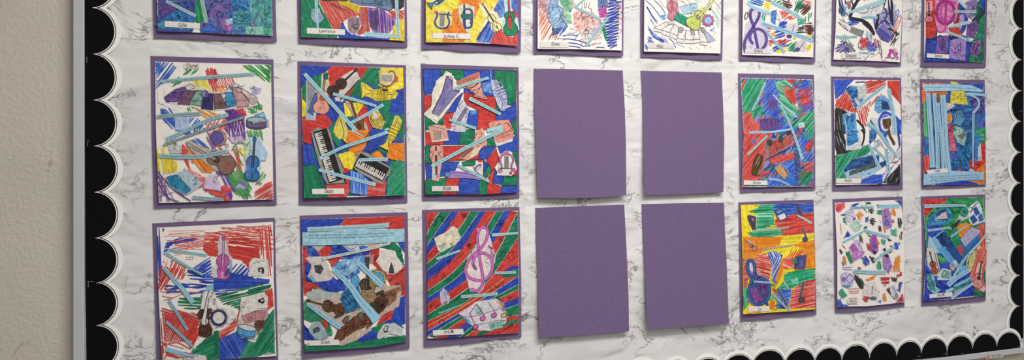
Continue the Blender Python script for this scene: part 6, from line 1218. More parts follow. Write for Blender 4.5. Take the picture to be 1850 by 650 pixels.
torn(d, '118,20 160,8 205,20 235,160 330,190 378,270 365,350 345,430 240,478 180,460 130,420 150,330 172,260 128,130', '#8a74a4', 4, 3, label='large blue treble clef on violet paper'); d.wash('190,40 215,110 235,170 340,220 365,330 320,430 240,460 165,420 160,320 190,240', ['#5c3c80', '#6a4a90', '#4f3474', '#7a58a0'], 24); d.poly('155,50 190,50 195,150 165,130', '#c8c0d0'); d.wash('170,340 240,320 300,400 200,420', ['#7a3a80', '#8a4a94'], 18)
LC = '218,235 165,175 135,95 155,30 188,40 208,105 198,200 160,275 155,365 200,440 262,458 330,412 356,330 340,245 282,207 225,230 190,290'
d.ink(LC, '#14284c', 30).ink(LC, '#23508c', 21).ink('205,195 240,300 310,410 340,480', '#14284c', 24).ink('205,195 240,300 310,410 340,480', '#284f8c', 15).ink(LC, '#4a7ab0', 4); d.end()
d.cut('425,300 455,300 535,450 545,500 470,500 460,460 490,440', '#6a7a98', label='dark note on grey paper').ink('435,305 520,460', '#2a2c48', 18); d.ell(495, 475, 30, 24, '#1c2040', 6, '#2f4a84'); d.end()
d.cut('672,240 700,238 672,380 700,410 690,450 650,448 635,400 640,370', '#787478', label='black eighth note cut out').ink('690,240 652,390', '#34343a', 20); d.ell(668, 415, 30, 30, '#242428', 5, '#44444a'); d.end()
d.cut('605,-10 715,-15 705,95 690,115 600,112 595,90', '#4a4880', label='dark violet harp on blue paper').ink('640,-5 605,90', '#22222c', 14).poly('650,20 690,30 680,90 650,90', '#5a5a98'); d.end(); d.hatch('575,20 625,5 620,60 580,50', G2, -40, 12, 11)
d.strip('200,234 290,240 370,244', 20, None, 20, col='#9cb4c4'); d.strip('490,228 542,312', 18, None, col='#a0bcc4'); d.strip('375,350 460,430 552,522', 22, T3, 24, col='#9cb8c8')
d.name('148,481 352,471 354,523 146,531', 'Lia', 242, 507, 276, 505, 34)
d.done()
# -- seventh, middle row
d = Drawing('white collage with black and blue harp pieces and red corner hatching, in the middle row',
            ('1501,138 1565,139.2 1628,140.5', '1628,140.5 1629.5,240 1631,342', '1504.2,344.7 1530,344.5 1560,342.8 1631,342', '1501,138 1503,240 1504.2,344.7'),
            '1506,143.5 1625.3,145.2 1628.7,238 1626,331.4 1580,333 1509,334 1507.7,240', lift=.002, slift=.003, wave=.002)
d.o(1495, 130, 5.909)
d.hatch('65,82 285,80 205,160 190,210 85,295', B2, -50, 14, 14, '#3a58b8', gap=.05); d.zig('190,215 325,430 300,432 85,370 95,300', '#c4382e', -60, 17, 9); d.hatch('190,215 325,430 300,432 85,370 95,300', R2, 30, 20, 8, gap=.1); d.zig('400,100 598,88 602,150 500,210 415,240', '#c4443c', -15, 18, 9); d.hatch('400,105 595,95 590,150 420,220', R2, -20, 20, 8, gap=.1)
d.zig('320,440 400,370 450,380 405,575 340,520', '#c4382e', 78, 20, 8); d.zig('400,360 560,245 580,230 430,390', '#c4443c', -50, 20, 7); d.hatch('640,92 772,95 788,342 690,240 642,160', ['#c8342e', '#be2c2a'], 55, 14, 14, '#cc5a50', gap=.06); d.ink('642,160 690,240 790,345', '#8a2420', 5)
d.hatch('728,465 790,520 785,660 740,660', B2, 60, 14, 14, '#3a58b8', gap=.06); d.hatch('85,378 160,400 235,440 160,462 192,660 78,660', ['#24262a', '#1c1e20', '#3a4040'], 85, 14, 14, '#2c2e30', gap=.05); d.lines('120,450 140,640|100,520 110,650|160,480 170,560', '#c8c8c4', 5)
d.ink('312,510 350,550 385,600 395,665', '#22262a', 24)
d.cut('188,180 250,140 330,150 412,138 418,250 385,300 335,402 280,382 240,255', '#b8bec0', label='blue drum and drumsticks on grey paper'); d.wash('190,175 235,145 320,180 322,260 282,285 335,385 295,395 240,255 195,210', ['#2a5a94', '#3a78b4', '#1f4a7c'], 22); d.wash('235,145 320,160 300,200 250,190', ['#4f90c4', '#3a78b4'], 18); d.ink('300,265 362,335', '#3a3a40', 12).ink('300,110 400,105', '#24487c', 26); d.wash('340,280 385,290 360,330', ['#3a8ac0'], 14); d.poly('290,290 320,300 350,360 320,350', '#c8c4c0'); d.lines('350,150 380,240|330,220 370,230', '#7a8084', 4); d.end()
d.cut('498,400 515,300 575,245 610,250 665,310 672,405 540,445', '#6a9cc8', label='dark and light blue torn piece').wash('510,310 580,250 600,300 560,400 510,400', ['#4a88bc', '#7ab0d4', '#3a78b4'], 20).wash('580,300 640,320 665,400 580,400', ['#1f2f58', '#24406c', '#2a5088'], 20); d.end()
d.cut('440,600 460,480 540,500 560,600 540,660 450,660', '#b8c8d0').wash('450,500 500,560 480,640', ['#4a4c4c', '#6a5a58'], 14).wash('470,600 530,600 520,655 460,650', ['#4a8ac0', '#6aa4d0'], 16); d.lines('500,560 530,600', '#7a3a38', 7); d.end()
d.cut('545,500 570,450 620,425 690,440 715,520 690,660 580,660 550,600', '#d0cfd0', label='brown guitar in a blue ring'); d.ink('590,650 560,590 555,510 590,445 640,435 690,470', '#2a48b4', 24); d.hatch('560,450 660,440 660,480 570,500', B2, -20, 15, 9); d.poly('585,505 670,490 682,560 660,605 612,608 590,570', '#5c4232').wash('590,505 670,495 675,570 610,600', ['#5c4232', '#6c5240', '#483224'], 18).ink('650,560 658,610 668,665', '#6a4c3c', 18); d.end()
d.cut('158,462 235,445 302,440 315,665 192,665', '#2f74b0', label='blue harp cut out').wash('165,465 300,445 312,660 195,660', ['#2f74b0', '#3f8cc4', '#245c94', '#4f98cc'], 24); d.lines('158,462 230,435 300,440|170,470 200,560 200,660|290,450 300,660', '#b8ccd8', 6); d.ell(232, 455, 14, 14, fill='#c4d4dc'); d.end()
d.strip('610,148 460,262 315,388', 38, T7, 40, col='#9cc4d4')
d.o(1495, 235, 5.652)
d.hatch('75,0 150,-5 192,130 190,212 342,195 280,225 100,248 80,180', ['#24262a', '#1c1e20', '#34383a'], 70, 14, 14, '#2c2e30', gap=.05); d.lines('120,60 170,160|110,20 140,130|160,150 180,190|90,60 120,150', '#c0c4c0', 6); d.ink('345,-10 372,30 372,90 350,160', '#22262a', 18)
d.hatch('80,260 180,240 415,145 432,220 290,332 180,382 192,492 82,555', G2, -58, 16, 13, '#5aa888', gap=.06); d.hatch('290,260 430,160 440,220 300,300', G2, -30, 18, 8, gap=.1)
d.wash('430,0 505,-5 492,80 432,142', ['#2f5a9c', '#24487c', '#4f8ac0'], 18); d.wash('560,0 620,20 600,80 640,160 590,130', ['#2a5ca0', '#3a78b8'], 16); d.hatch('640,330 745,300 742,180 700,230 742,130 720,350', ['#3a50b4', '#7a4a90', '#8a98d0'], -55, 16, 9, gap=.1); d.hatch('705,0 750,0 748,200 720,150', B2, 80, 18, 10, gap=.1); d.hatch('350,512 460,460 562,448 562,545 325,548', B2, -15, 15, 14, '#3a58c0', gap=.05); d.hatch('555,450 640,380 700,340 610,500 560,545', ['#3a50b4', '#8a98d0'], -60, 17, 10, gap=.1); d.hatch('565,535 742,348 742,545 640,545', ['#222426', '#1a1a1c', '#34383a'], -55, 15, 15, '#2a2c2e', gap=.05); d.lines('600,540 610,470|700,530 715,480|640,510 680,440', '#c8c8c4', 5); d.lines('640,340 700,270|660,300 720,230', '#9a3a4a', 8)
d.cut('190,-5 330,-5 348,190 250,205 186,205', '#c8ccd0', label='lower part of the blue harp').wash('195,0 312,0 322,110 220,165 200,150', ['#3a80bc', '#2f74b0', '#4f98cc'], 22); d.poly('300,20 340,60 340,180 260,190 320,110', '#d0ccd0'); d.lines('260,190 330,130|210,170 220,200', '#7a8aa0', 5); d.end()
d.cut('160,415 170,395 240,308 430,238 530,248 532,350 562,382 480,430 330,492 195,490 180,450', '#94b8d0', label='dark blue keyboard on pale blue paper'); d.wash('165,405 245,310 460,255 530,260 525,330 240,402 170,430', ['#24508c', '#1c4074', '#2f60a0'], 26); d.wash('225,422 490,322 508,370 220,465', ['#3c4c50', '#4a5a5c', '#2c3c44'], 18); 
for i in range(16): d.ink([(232 + i * 17, 420 - i * 6.4), (226 + i * 17.5, 460 - i * 6)], '#8a9894', 4, False, False)
d.poly('330,490 480,430 500,440 350,500', '#b8ccd8').poly('410,440 440,430 440,450 415,460', '#3f9a8a'); d.lines('165,405 245,310 460,255|240,402 525,330|225,465 330,490', '#14284c', 6, False); d.end()
d.poly('190,470 345,450 365,495 330,520', '#a8b4b8'); d.wash('530,335 600,305 600,350 560,385', ['#24508c', '#1f3f70'], 16); d.wash('480,100 540,90 560,150 500,180', ['#c4c4cc', '#a8b4c4'], 18); d.lines('500,100 520,160|540,120 590,200|560,60 600,140', '#2f4060', 7)
d.ink('618,-5 640,60 668,110 685,150', '#5a3c30', 26); d.hatch('620,230 680,200 700,260 650,330', ['#c4c8d0', '#6a7ab0'], -60, 15, 9)
d.o(1495, 130, 5.909)
d.strip('655,178 688,350 710,500 722,665', 38, 'from the South to Harlem and', 56, col='#9cc4dc')
d.o(1495, 235, 5.652)
d.strip('418,138 465,230 525,382', 30, T4, 32, col='#9cc4d4'); d.strip('468,168 530,230 596,302', 26, 'the rebirth', 26, col='#a0c8d8'); d.strip('602,188 615,310 630,442', 36, 'better pay', 42, col='#9cc4d8'); d.strip('405,-75 520,10 610,140 718,275', 40, T9, 26, col='#9cc4d8')
d.name('90,492 338,495 341,541 89,539', 'Andre', 174, 517, 252, 518, 34)
d.done()
# -- seventh, bottom row
d = Drawing('white collage scattered with short separate marker dabs of many colours, in the bottom row',
            ('1504.3,359.8 1565,357.2 1630.4,354.7', '1630.4,354.7 1632.5,455 1634,553.7', '1508.8,565 1550,563.5 1580,560 1634,553.7', '1504.3,359.8 1506.5,460 1508.8,565'),
            '1508,366 1626.2,360.5 1630.4,383.8 1634,460 1633,545.5 1600,549.5 1565.8,553 1538,553.2 1512.7,555 1512.5,460', lift=.002, slift=.003, wave=.002)
d.o(1495, 350, 5.909)
for q, c, a in (('80,95 182,93 192,140 120,208 88,180', '#c43a42', 30), ('245,120 340,93 335,125 260,150', 'B', -15), ('355,110 405,130 428,205 380,172', '#3a7a5a', 55), ('403,92 468,90 466,107 408,108', '#3a6a4a', 0), ('370,125 425,120 430,145 380,140', '#5a9a70', 10), ('425,160 492,160 486,218 440,202', '#3f4c48', 75),
    ('523,180 582,168 592,222 533,232', '#1f8a66', 5), ('300,230 350,168 387,230 345,288', '#dd7d24', 80), ('668,165 715,158 728,242 675,230', '#dd7d24', 80), ('408,250 436,240 432,302 408,306', '#3a50a8', 90), ('448,272 480,253 522,290 487,342 450,312', '#34263c', 20), ('165,262 190,243 207,332 170,302', '#1f8a66', 70),
    ('110,280 130,280 157,432 135,436', '#dd7d24', 82), ('166,482 215,393 250,442', 'B', -30), ('745,255 790,260 792,362 752,368', '#3a4a44', 85), ('678,282 712,278 712,307 672,305', '#c0404a', 0), ('540,340 567,340 580,407 548,402', '#54283c', 80), ('595,350 645,412 608,417', '#dd7d24', 75),
    ('668,382 742,378 742,452 676,442', '#3f9c7c', 5), ('408,420 482,442 448,467', '#1f8a66', 10), ('330,442 360,435 382,532 350,512', '#46564c', 80), ('413,520 452,540 452,612 428,602', '#c4424a', 80), ('525,470 557,530 545,557 518,530', '#dd7d24', 75), ('568,480 622,490 622,552 578,532', '#3f9c7c', 80), ('643,460 687,500 650,512', '#5a3a2c', 60),
    ('773,410 797,400 792,492 775,492', '#5a3e34', 85), ('713,520 777,515 772,597 718,592', '#3454bc', 85), ('153,545 197,592 168,582', '#c4424a', 50), ('123,590 147,590 162,647 135,642', '#46402e', 70), ('193,620 242,610 242,660 200,655', '#2f8a6a', 70), ('588,592 625,570 622,622', '#2a2a2e', 70), ('660,560 700,545 690,570', '#7a4a3c', -30), ('390,350 420,345 420,370 385,375', '#3f5a4c', 20), ('655,630 690,600 690,612 655,650', '#6a4a34', -40), ('715,65 780,62 792,158 762,100', 'B', 60)):
    d.hatch(q, c, a, 11, 11, gap=.05)
d.cut('178,205 240,170 275,152 305,262 270,315 205,295 195,240', '#c9c2d0', label='violet beamed notes on torn paper, top left').lines('190,215 260,240 285,260|200,200 250,205 270,160', '#a08ab4', 9); d.ell(287, 275, 14, 22, '#5a4a78', 5, '#8878a8'); d.end()
d.cut('228,325 300,275 322,282 372,342 300,412 260,370', '#b8ccc4', label='teal lined torn piece').lines('245,340 320,285|255,360 350,290|280,390 370,330|300,405 355,370|310,300 350,350', '#5a9c90', 9, False); d.end()
d.cut('575,165 658,155 680,250 692,342 640,382 592,342', '#a284b8', label='violet instrument piece below a blue strip').wash('580,165 655,160 655,300 600,300', ['#a070b4', '#9a80b8', '#b088b8'], 18).lines('600,170 620,260 620,330|640,165 660,260|590,240 650,250|650,330 690,380', '#3a2a58', 6); d.ell(632, 312, 26, 30, '#3a3478', 5, '#6a68b0'); d.end(); d.hatch('550,280 575,265 585,310 570,320', '#b8c0c0', 60, 12, 7)
d.cut('228,570 270,535 290,490 335,490 400,640 320,665 250,660', '#c4aecc', label='magenta drum on lilac paper'); d.poly('238,572 270,528 332,602 290,650', '#a850a8').wash('245,570 272,535 325,600 290,640', ['#a450a4', '#b868b8'], 18).lines('238,572 270,528 332,602 290,650 238,572', '#4a2454', 6, False).lines('310,520 350,530 330,560|340,540 370,600|260,490 300,470', '#9a70ac', 6); d.end()
d.cut('450,470 480,440 522,440 548,600 505,650 455,610', '#8f6aa4', label='violet guitar piece in the middle').wash('460,470 515,450 540,600 500,640', ['#8a5aa0', '#a078b4', '#7a4a90'], 18).hatch('470,440 520,440 520,520 490,520', '#a83a94', 80, 11, 10).lines('470,560 530,580|480,600 525,625|460,520 470,600', '#33244a', 7).poly('470,600 535,620 505,650', '#2c2440'); d.end()
d.poly('140,220 190,215 192,232 150,232', '#3a5a9c').hatch('500,125 560,118 550,150', '#3a50a8', 0, 10, 10); d.poly('240,140 285,142 270,155', '#3a5ac0')
d.strip('245,150 370,145 492,140', 26, 'The Jazz Age of music', 28, col='#94bccc'); d.strip('545,130 650,132 770,128', 42, T4, 46, col='#98c8dc', h=11.5); d.strip('163,522 270,460 382,402', 26, T3, 26, col='#98ccdc'); d.strip('383,385 520,425 662,465', 32, T9, 38, col='#98c8d8'); d.strip('568,650 640,610 722,560', 26, T8, 20, col='#98c8d4'); d.strip('170,215 265,140', 8, None, col='#b0c4d4')
d.o(1495, 455, 5.652)
for q, c, a in (('183,20 225,8 262,112 220,122', '#1f8a5c', 70), ('153,45 177,40 202,127 180,127', '#dd8040', 75), ('343,55 390,38 437,122 390,142', '#2f50b4', 50), ('433,35 467,50 502,102 460,107', '#3f3430', 50), ('508,100 540,85 552,182 513,172', '#3a9470', 80), ('663,200 690,60 742,28 747,202', '#e0903c', 85), ('273,232 310,230 377,332 350,388 285,300', '#2a302c', 60),
    ('388,282 497,230 480,267 400,297', '#e08a2c', -20), ('538,250 637,240 632,322 585,347 543,300', '#bc3436', -5), ('648,250 712,270 707,302 670,292', '#55332c', 40), ('703,235 762,207 767,242 708,257', '#bc3a3a', -15), ('728,310 762,304 747,412 723,392', '#2f50a8', 85), ('118,400 150,368 202,442 150,482', '#3a9a70', 70), ('488,340 532,412 512,417', '#c8403c', 70), ('355,470 432,458 400,518', '#c43a44', 10), ('558,430 592,413 607,497 568,497', '#e08a3c', 85), ('603,380 637,358 662,432 638,432', '#4a362c', 50), ('653,450 682,470 668,507', '#3f7a68', 70), ('695,518 772,425 777,495', '#bc343a', -40), ('103,480 135,478 150,525 217,545 207,563 103,563', '#2f54bc', 30), ('518,507 552,488 545,522', '#3a50b4', -30), ('310,150 345,160 340,180 310,170', '#c4424a', 10), ('138,100 150,95 175,160', '#3f8a6a', 70)):
    d.hatch(q, c, a, 11, 11, gap=.05)
d.lines('150,160 260,152|160,177 252,180|570,150 600,155|575,170 600,172|580,188 602,190', '#2f50b4', 9, False); d.lines('220,378 320,370|215,400 328,395|225,418 322,416|210,475 305,470', '#c4403c', 10); d.lines('205,528 290,525', '#a89a68', 5)
d.cut('245,30 275,-10 385,-10 355,45 265,95', '#b478b8', label='magenta torn piece').wash('255,30 370,0 270,85', ['#b070b4', '#c090c4'], 16).end()
d.cut('565,60 595,25 625,25 665,150 625,220 570,145', '#9c7ab8', label='violet guitar piece beside orange lines').wash('570,60 615,30 660,150 620,200', ['#9468b0', '#a888c0'], 18).poly('570,30 615,20 625,65 590,50', '#2c2238').end()
d.cut('135,230 200,198 275,240 262,330 215,370 150,342', '#c0b8d4', label='violet diamond note on lilac paper').lines('185,272 230,225 272,268 228,325 185,272', '#6a5a9c', 13, False).lines('145,225 170,215 200,250|140,240 160,280', '#a090c0', 8); d.ell(165, 280, 18, 24, None or '#5a4a90', 5, '#7a6ab0'); d.wash('150,335 230,330 240,360 180,368', ['#4a8ab4', '#6aa4c4'], 14); d.end()
d.cut('370,335 480,298 525,400 512,490 420,465 365,450', '#d4ccca', label='violet eighth note on white paper').lines('385,330 480,300|380,390 440,400|380,420 430,430|490,370 520,460', '#b48a9c', 5).ink('452,440 458,345 490,395', '#54486c', 11, sm=False); d.ell(470, 470, 30, 14, '#33304c', 4, '#3f6a7c').wash('365,460 430,455 440,485 380,490', ['#b8404c', '#a8608c'], 14); d.end()
d.cut('630,350 685,330 728,430 705,485 650,440', '#c4c6cc', label='grey violet note on pale paper').ink('662,352 705,430', '#6a6480', 14); d.ell(706, 450, 16, 24, '#4a4660', 4, '#9088a4'); d.end()
d.strip('262,193 430,205 602,206', 38, T5, 40, col='#98c8d4'); d.strip('470,90 545,40 625,-5', 20, T8, 24, col='#98ccd4')
d.name('205,482 308,478 310,524 205,527', 'Aria E.', 224, 506, 302, 501, 32, '#d6d0ca')
d.done()
# -- rightmost, middle row
d = Drawing('blue collage with many upright pale blue text strips, rightmost of middle row',
            ('1661.5,142.6 1720,143.4 1779,144.3', '1779,144.3 1780.5,240 1781,336.5', '1665,341.5 1720,339.8 1781,336.5', '1661.5,142.6 1663.5,240 1665,341.5'),
            '1665.2,149.4 1777,151 1781,240 1778.6,333 1720,334 1668.6,334.4 1668.6,240', lift=.002, slift=.002, wave=.001)
d.o(1650, 135, 5.909)
d.wash('95,90 748,97 772,640 758,1165 112,1172 112,640', ['#2a5a9c', '#3a70ac', '#24408c'], 40)
d.wash('90,85 335,85 325,120 370,190 350,215 200,220 120,295 95,290', ['#d2683c', '#dc7a44', '#c45a30'], 24); d.wash('325,90 750,95 750,200 560,160 500,110', ['#2a48a0', '#24408c', '#3a60b0'], 26); d.hatch('110,285 150,300 185,660 115,660', ['#3a9a5a', '#2f8a4c', '#58b070'], 85, 15, 14, '#4fa868', gap=.05); d.wash('560,180 640,240 640,360 580,330', ['#2f7ab4', '#3a8ac0', '#2a60a4'], 24); d.wash('630,200 750,200 765,400 650,440 610,300', ['#4a4288', '#5a509a', '#3a3878', '#6a5aa0'], 26)
d.wash('345,370 560,325 645,350 640,660 400,660 350,500', ['#2a5a9c', '#2f78b0', '#24408c', '#3a8cc4', '#1f5078'], 28); d.wash('640,440 780,390 790,545 650,610', ['#2a50a0', '#2f70b0', '#5a60b0', '#2a6a9c'], 26); d.wash('655,600 778,560 782,660 655,660', ['#2f8a5c', '#3a9a6c', '#257a4c'], 22); d.wash('353,420 402,408 412,505 358,525', ['#dc8434', '#e0944a'], 18); d.wash('370,540 435,525 445,660 365,660', ['#b04a70', '#c06080', '#a03c60'], 20); d.wash('245,180 372,180 355,215 300,300 260,310', ['#c07a34', '#a86a2c', '#8a5a2c'], 16)
d.cut('355,300 425,300 442,335 360,385', '#d8c6c4', label='white piece with red pen curves').lines('360,320 390,300 410,320 380,350|365,370 420,310', '#a84a58', 5); d.end()
d.cut('395,70 470,80 490,112 552,180 582,320 480,312 394,300 402,180', '#d2c848', label='yellow piano keys piece'); d.lines('400,190 570,310|480,200 560,190|470,230 565,225|480,260 570,250|500,195 515,290|540,190 555,290|400,270 470,250 520,190|400,210 450,220', '#4a4424', 6, False).lines('410,100 480,110|400,85 430,105', '#8a8a4c', 4); d.end()
d.cut('425,440 460,385 510,380 555,470 500,540 440,520', '#5a94b8', label='pale blue horseshoe lyre piece').lines('430,500 450,400 500,390 540,470|450,510 465,420 500,410 525,460|470,430 480,520|490,430 500,520', '#1c3a5c', 6); d.end()
d.cut('425,560 460,545 580,610 545,660 440,660', '#9cbcb8', label='grey keys on pale green paper').poly('500,640 540,580 575,610 555,660 500,660', '#6a7474').lines('460,580 500,600 470,640|500,570 540,590|450,600 480,650', '#2f4a4c', 5); d.wash('430,560 455,560 455,600 430,600', ['#2f7a58'], 14); d.end()
d.lines('430,380 550,470|410,540 540,560|560,480 630,520', '#1c3460', 7)
d.o(1650, 240, 5.909)
d.hatch('115,245 168,235 172,385 115,445', ['#c43c3a', '#d05a50', '#b83430'], 85, 15, 14, '#cc6a60', gap=.05); d.wash('585,300 720,250 782,95 782,335 690,405 600,385', ['#b83430', '#c4403a', '#a82c2a'], 26); d.wash('675,400 778,320 774,545 560,535 700,500', ['#dd7a28', '#e08a3a', '#d06a20'], 24); d.hatch('560,515 690,500 680,535 580,540', ['#c06a58', '#d8b0a0'], 0, 12, 9); d.wash('715,100 782,85 782,200 720,240', ['#b83430', '#c84a44'], 22); d.wash('688,0 784,-5 784,105 715,115', ['#2f8a5c', '#257a4c', '#4fa478'], 20); d.lines('715,20 760,30|720,60 760,70', '#c8d4cc', 7)
d.wash('385,225 460,165 600,-5 662,-5 600,290 585,412 405,402', ['#1f5f98', '#2a78b0', '#185084', '#3388bc'], 28); d.wash('660,40 722,15 705,295 655,300', ['#2f78b4', '#3a8ac4', '#2462a0'], 22); d.wash('385,215 470,225 445,275 400,275', ['#4a54b4', '#5a4aa8'], 18); d.wash('200,545 560,505 705,545 400,562', ['#2438a4', '#2c44b4'], 22); d.wash('410,380 590,385 580,420 420,420', ['#2a34a0', '#3a3a8c'], 18); d.ell(490, 395, 22, 18, fill='#8a5a5c'); d.lines('480,200 560,60 620,0|500,270 590,150|410,290 580,300|420,330 575,340|430,300 430,390|460,300 460,395|500,300 500,380|540,305 540,390|600,0 560,160 580,290', '#12304c', 7)
d.cut('380,-5 430,-5 445,80 465,190 386,195', '#c05a74', label='red and pink piece with pen curves').lines('385,30 430,20 440,80|388,80 430,60 450,110|388,120 440,100 455,150|390,160 440,140 460,180', '#8a2c48', 6).hatch('385,110 455,110 462,180 388,185', '#d87a90', 20, 14, 8); d.end()
d.cut('428,0 560,-5 565,50 540,138 470,100', '#8cb0b0', label='grey keyboard on pale green paper'); d.poly('470,30 540,-5 575,10 520,80', '#687070').lines('480,40 540,0|490,55 550,10|500,68 560,15|500,90 540,120|470,70 520,110', '#2c4044', 5, False); d.end()
d.cut('690,150 718,105 735,290 690,300', '#c4bcc8').lines('700,120 715,280', '#8a7a98', 4); d.ell(708, 270, 10, 16, '#3a5a80', 5); d.end()
d.cut('590,395 620,378 660,405 655,425 600,420', '#b8bcd4').ell(625, 402, 20, 12, '#5a6aa0', 4).end()
d.o(1650, 135, 5.909)
VT = ('led people to move away from the segregated South', 'jobs and better lives in the cities of the North', 'writers, artists and musicians of Harlem', 'There was a spotlight on Black people')
for k, (p, w, w2) in enumerate((('157,195 170,400 190,700 206,990', 56, 66), ('222,195 235,400 255,700 262,1000', 46, 50), ('262,300 280,500 300,700 318,1000', 40, 40), ('315,215 332,450 345,750 378,1035', 70, 66))):
    d.strip(p, w, VT[k], w2, col='#96bcd2', h=11.5, off=-6 if k != 1 else 5)
d.ink('265,185 270,300', '#3a3430', 8)
d.cut('95,120 110,100 420,100 620,110 742,165 738,188 520,168 300,172 115,178', '#9cc4dc', 'text_strip', 'broad pale blue strip across the top'); d.text('108,133 400,135 675,155', 11, 'We the first Black Americans moved from the segregated South. The people of Harlem', '#33424e', 0, 1).text('115,157 170,158', 11, 'became', '#33424e', 0, 1); d.end()
d.strip('560,205 670,206 790,226', 40, None, 28, col='#94bcd8'); d.strip('600,215 680,250 702,320 648,402', 22, None, 30, col='#98bcd4'); d.strip('642,385 638,700 636,985', 30, T9, 20, col='#98b8d0')
d.o(1650, 240, 5.909)
d.end(); d.cut('112,440 300,422 420,402 600,412 757,416 745,502 500,512 300,535 105,558', '#92bcd4', 'text_strip', 'wide pale blue printed block along the bottom')
for k, (a, b, t) in enumerate((('180,472', '712,445', 'There was a spotlight on Black peoples writing, music and dance. This happened'), ('190,495', '716,470', 'because they all came together in Harlem. The Harlem artists of this time changed'), ('180,518', '716,492', 'Black culture. They moved from the South to find jobs and a better life in the North'))): d.text(a + ' ' + b, 13, t, '#33424e', 0, 1)
d.lines('120,543 160,538|690,425 715,424', '#5a7a98', 4).end()
d.name('143,397 360,376 368,416 152,438', 'Salas', 225, 409, 288, 403, 28)
d.done()
# -- rightmost, bottom row
d = Drawing('green and blue collage with dark blue piano and red guitar, rightmost of bottom row',
            ('1663.2,354.8 1720,352.8 1779.5,351', '1779.5,351 1780.5,450 1781,543', '1665,552.4 1700,550.8 1740,547.5 1781,543', '1663.2,354.8 1666.5,455 1665,552.4'),
            '1667,359.4 1777,356 1781,453 1780.3,533.8 1730,539 1667.8,544 1673.7,453', lift=.002, slift=.002, wave=.002)
d.o(1650, 345, 5.909)
d.wash('104,90 746,72 772,640 766,1108 112,1165 143,640', ['#2a6aa0', '#2a5cac', '#1f7a6c'], 40)
d.wash('100,85 375,78 345,140 230,190 120,275', ['#bc3436', '#c8443c', '#b02c2c'], 24); d.wash('370,78 748,68 765,330 700,380 600,400 420,640 140,660 125,275 230,190 340,140', ['#1a8458', '#2a9464', '#147048', '#389c54'], 30); d.hatch('375,85 745,72 760,200 740,110 500,130', ['#3a9a4c', '#58b060', '#2a8a50'], 5, 14, 12, gap=.1); d.ink('730,80 755,200 765,320', '#5ab05c', 10).ink('360,95 240,180 150,270 140,400 150,640', '#4fa85c', 10)
d.wash('150,368 305,342 310,420 240,490 165,560 190,660 150,660', ['#2c48b0', '#2438a0', '#3a58bc'], 22); d.hatch('680,372 775,340 785,660 640,660 715,560 690,470', ['#c0443c', '#cc584c', '#b4342e'], 80, 15, 14, '#cf8078', gap=.06); d.wash('490,395 620,340 600,420 510,510', ['#e08620', '#d87a18'], 20); d.wash('465,590 520,580 530,660 480,660', ['#c04438', '#b83a30'], 16); d.wash('380,420 480,395 500,560 440,600 400,500', ['#1f8458', '#2a9068', '#147048'], 22)
d.cut('158,350 165,290 260,205 370,178 415,240 412,320 300,352 175,372', '#3f86b4', label='blue painted piece with a pale window').wash('165,300 260,210 370,185 410,250 400,310 180,360', ['#3f8ab8', '#2f6ca4', '#24508c', '#4a9cc4'], 22).poly('218,300 345,212 368,295', '#d0bcbc').lines('218,300 345,212 368,295 218,300|250,290 330,270', '#24386c', 6, False).wash('270,215 350,185 350,215 280,235', ['#1c2c6c'], 14); d.end()
d.cut('575,190 640,130 690,100 720,150 768,325 635,368 600,330', '#ccd2da', label='blue drums on white paper'); d.poly('635,192 672,162 715,238 668,268', '#26549a').poly('600,285 645,248 688,312 640,355', '#24508c').poly('690,270 735,230 755,310 700,335', '#5a6ab0').lines('585,200 610,230 640,170 700,110|600,170 680,200|700,240 720,300', '#1c2440', 10, False); d.ell(655, 135, 14, 10, fill='#d0b8c0'); d.end()
d.cut('398,400 480,280 545,145 592,190 585,290 515,320 430,392 400,412', '#b4c2bc', label='teal violin with a black neck'); d.ell(540, 222, 44, 52, '#123c34', 6, '#2a8c74').wash('505,190 570,190 575,260 510,270', ['#2a8c74', '#38a084', '#1c6c58'], 16); d.poly('395,385 485,298 512,318 420,405', '#22242a').lines('520,200 555,240|530,180 545,260|500,260 570,280', '#10302c', 6); d.lines('410,390 490,310', '#8a9090', 3); d.end()
d.cut('465,375 500,350 560,335 605,352 590,420 520,505 490,480', '#e08a20', label='orange piece behind a strip').wash('470,375 560,340 600,360 520,490', ['#e08a20', '#d87c18'], 18).end()
d.cut('498,515 560,440 620,378 720,420 680,520 582,645', '#b0acca', label='blue accordion on lilac paper')
for i in range(11): d.ink([(515 + i * 10.5, 515 - i * 12.5), (590 + i * 9.5, 575 - i * 14)], '#4a4478', 4, False, False)
d.poly('545,605 720,438 705,485 590,645', '#2a70b4').lines('545,605 720,438|500,515 620,380 720,420|500,515 585,645 700,500', '#2a2a50', 5, False); d.end()
d.cut('165,470 215,520 290,660 150,660', '#a4c4d4').lines('180,520 220,650|200,520 260,650', '#6a8aa4', 4).end()
d.cut('188,510 320,418 400,520 480,650 400,700 330,700', '#7ab0d8', label='dark blue piano drawing'); d.wash('242,490 330,425 420,540 490,660 400,680 300,570', ['#1c4078', '#245090', '#183468'], 26); d.lines('200,515 330,690|242,490 385,690', '#2a5a94', 5, False)
for i in range(9): d.ink([(210 + i * 16, 530 + i * 19), (245 + i * 16, 508 + i * 19)], '#3a6ca4', 4, False, False)
d.end()
d.cut('655,650 700,568 745,612 720,665', '#dccf98', label='cream horn bell').lines('660,640 700,580 735,610', '#4a4230', 5, False).end()
d.strip('118,160 330,155 550,152', 42, T9, 30, col='#a0c4dc', h=11.5); d.strip('155,422 280,405 397,388', 32, T3, 26, col='#a0bcdc'); d.strip('400,492 480,430 572,368', 22, T8, 20, col='#a8c4d8')
d.o(1650, 450, 5.909)
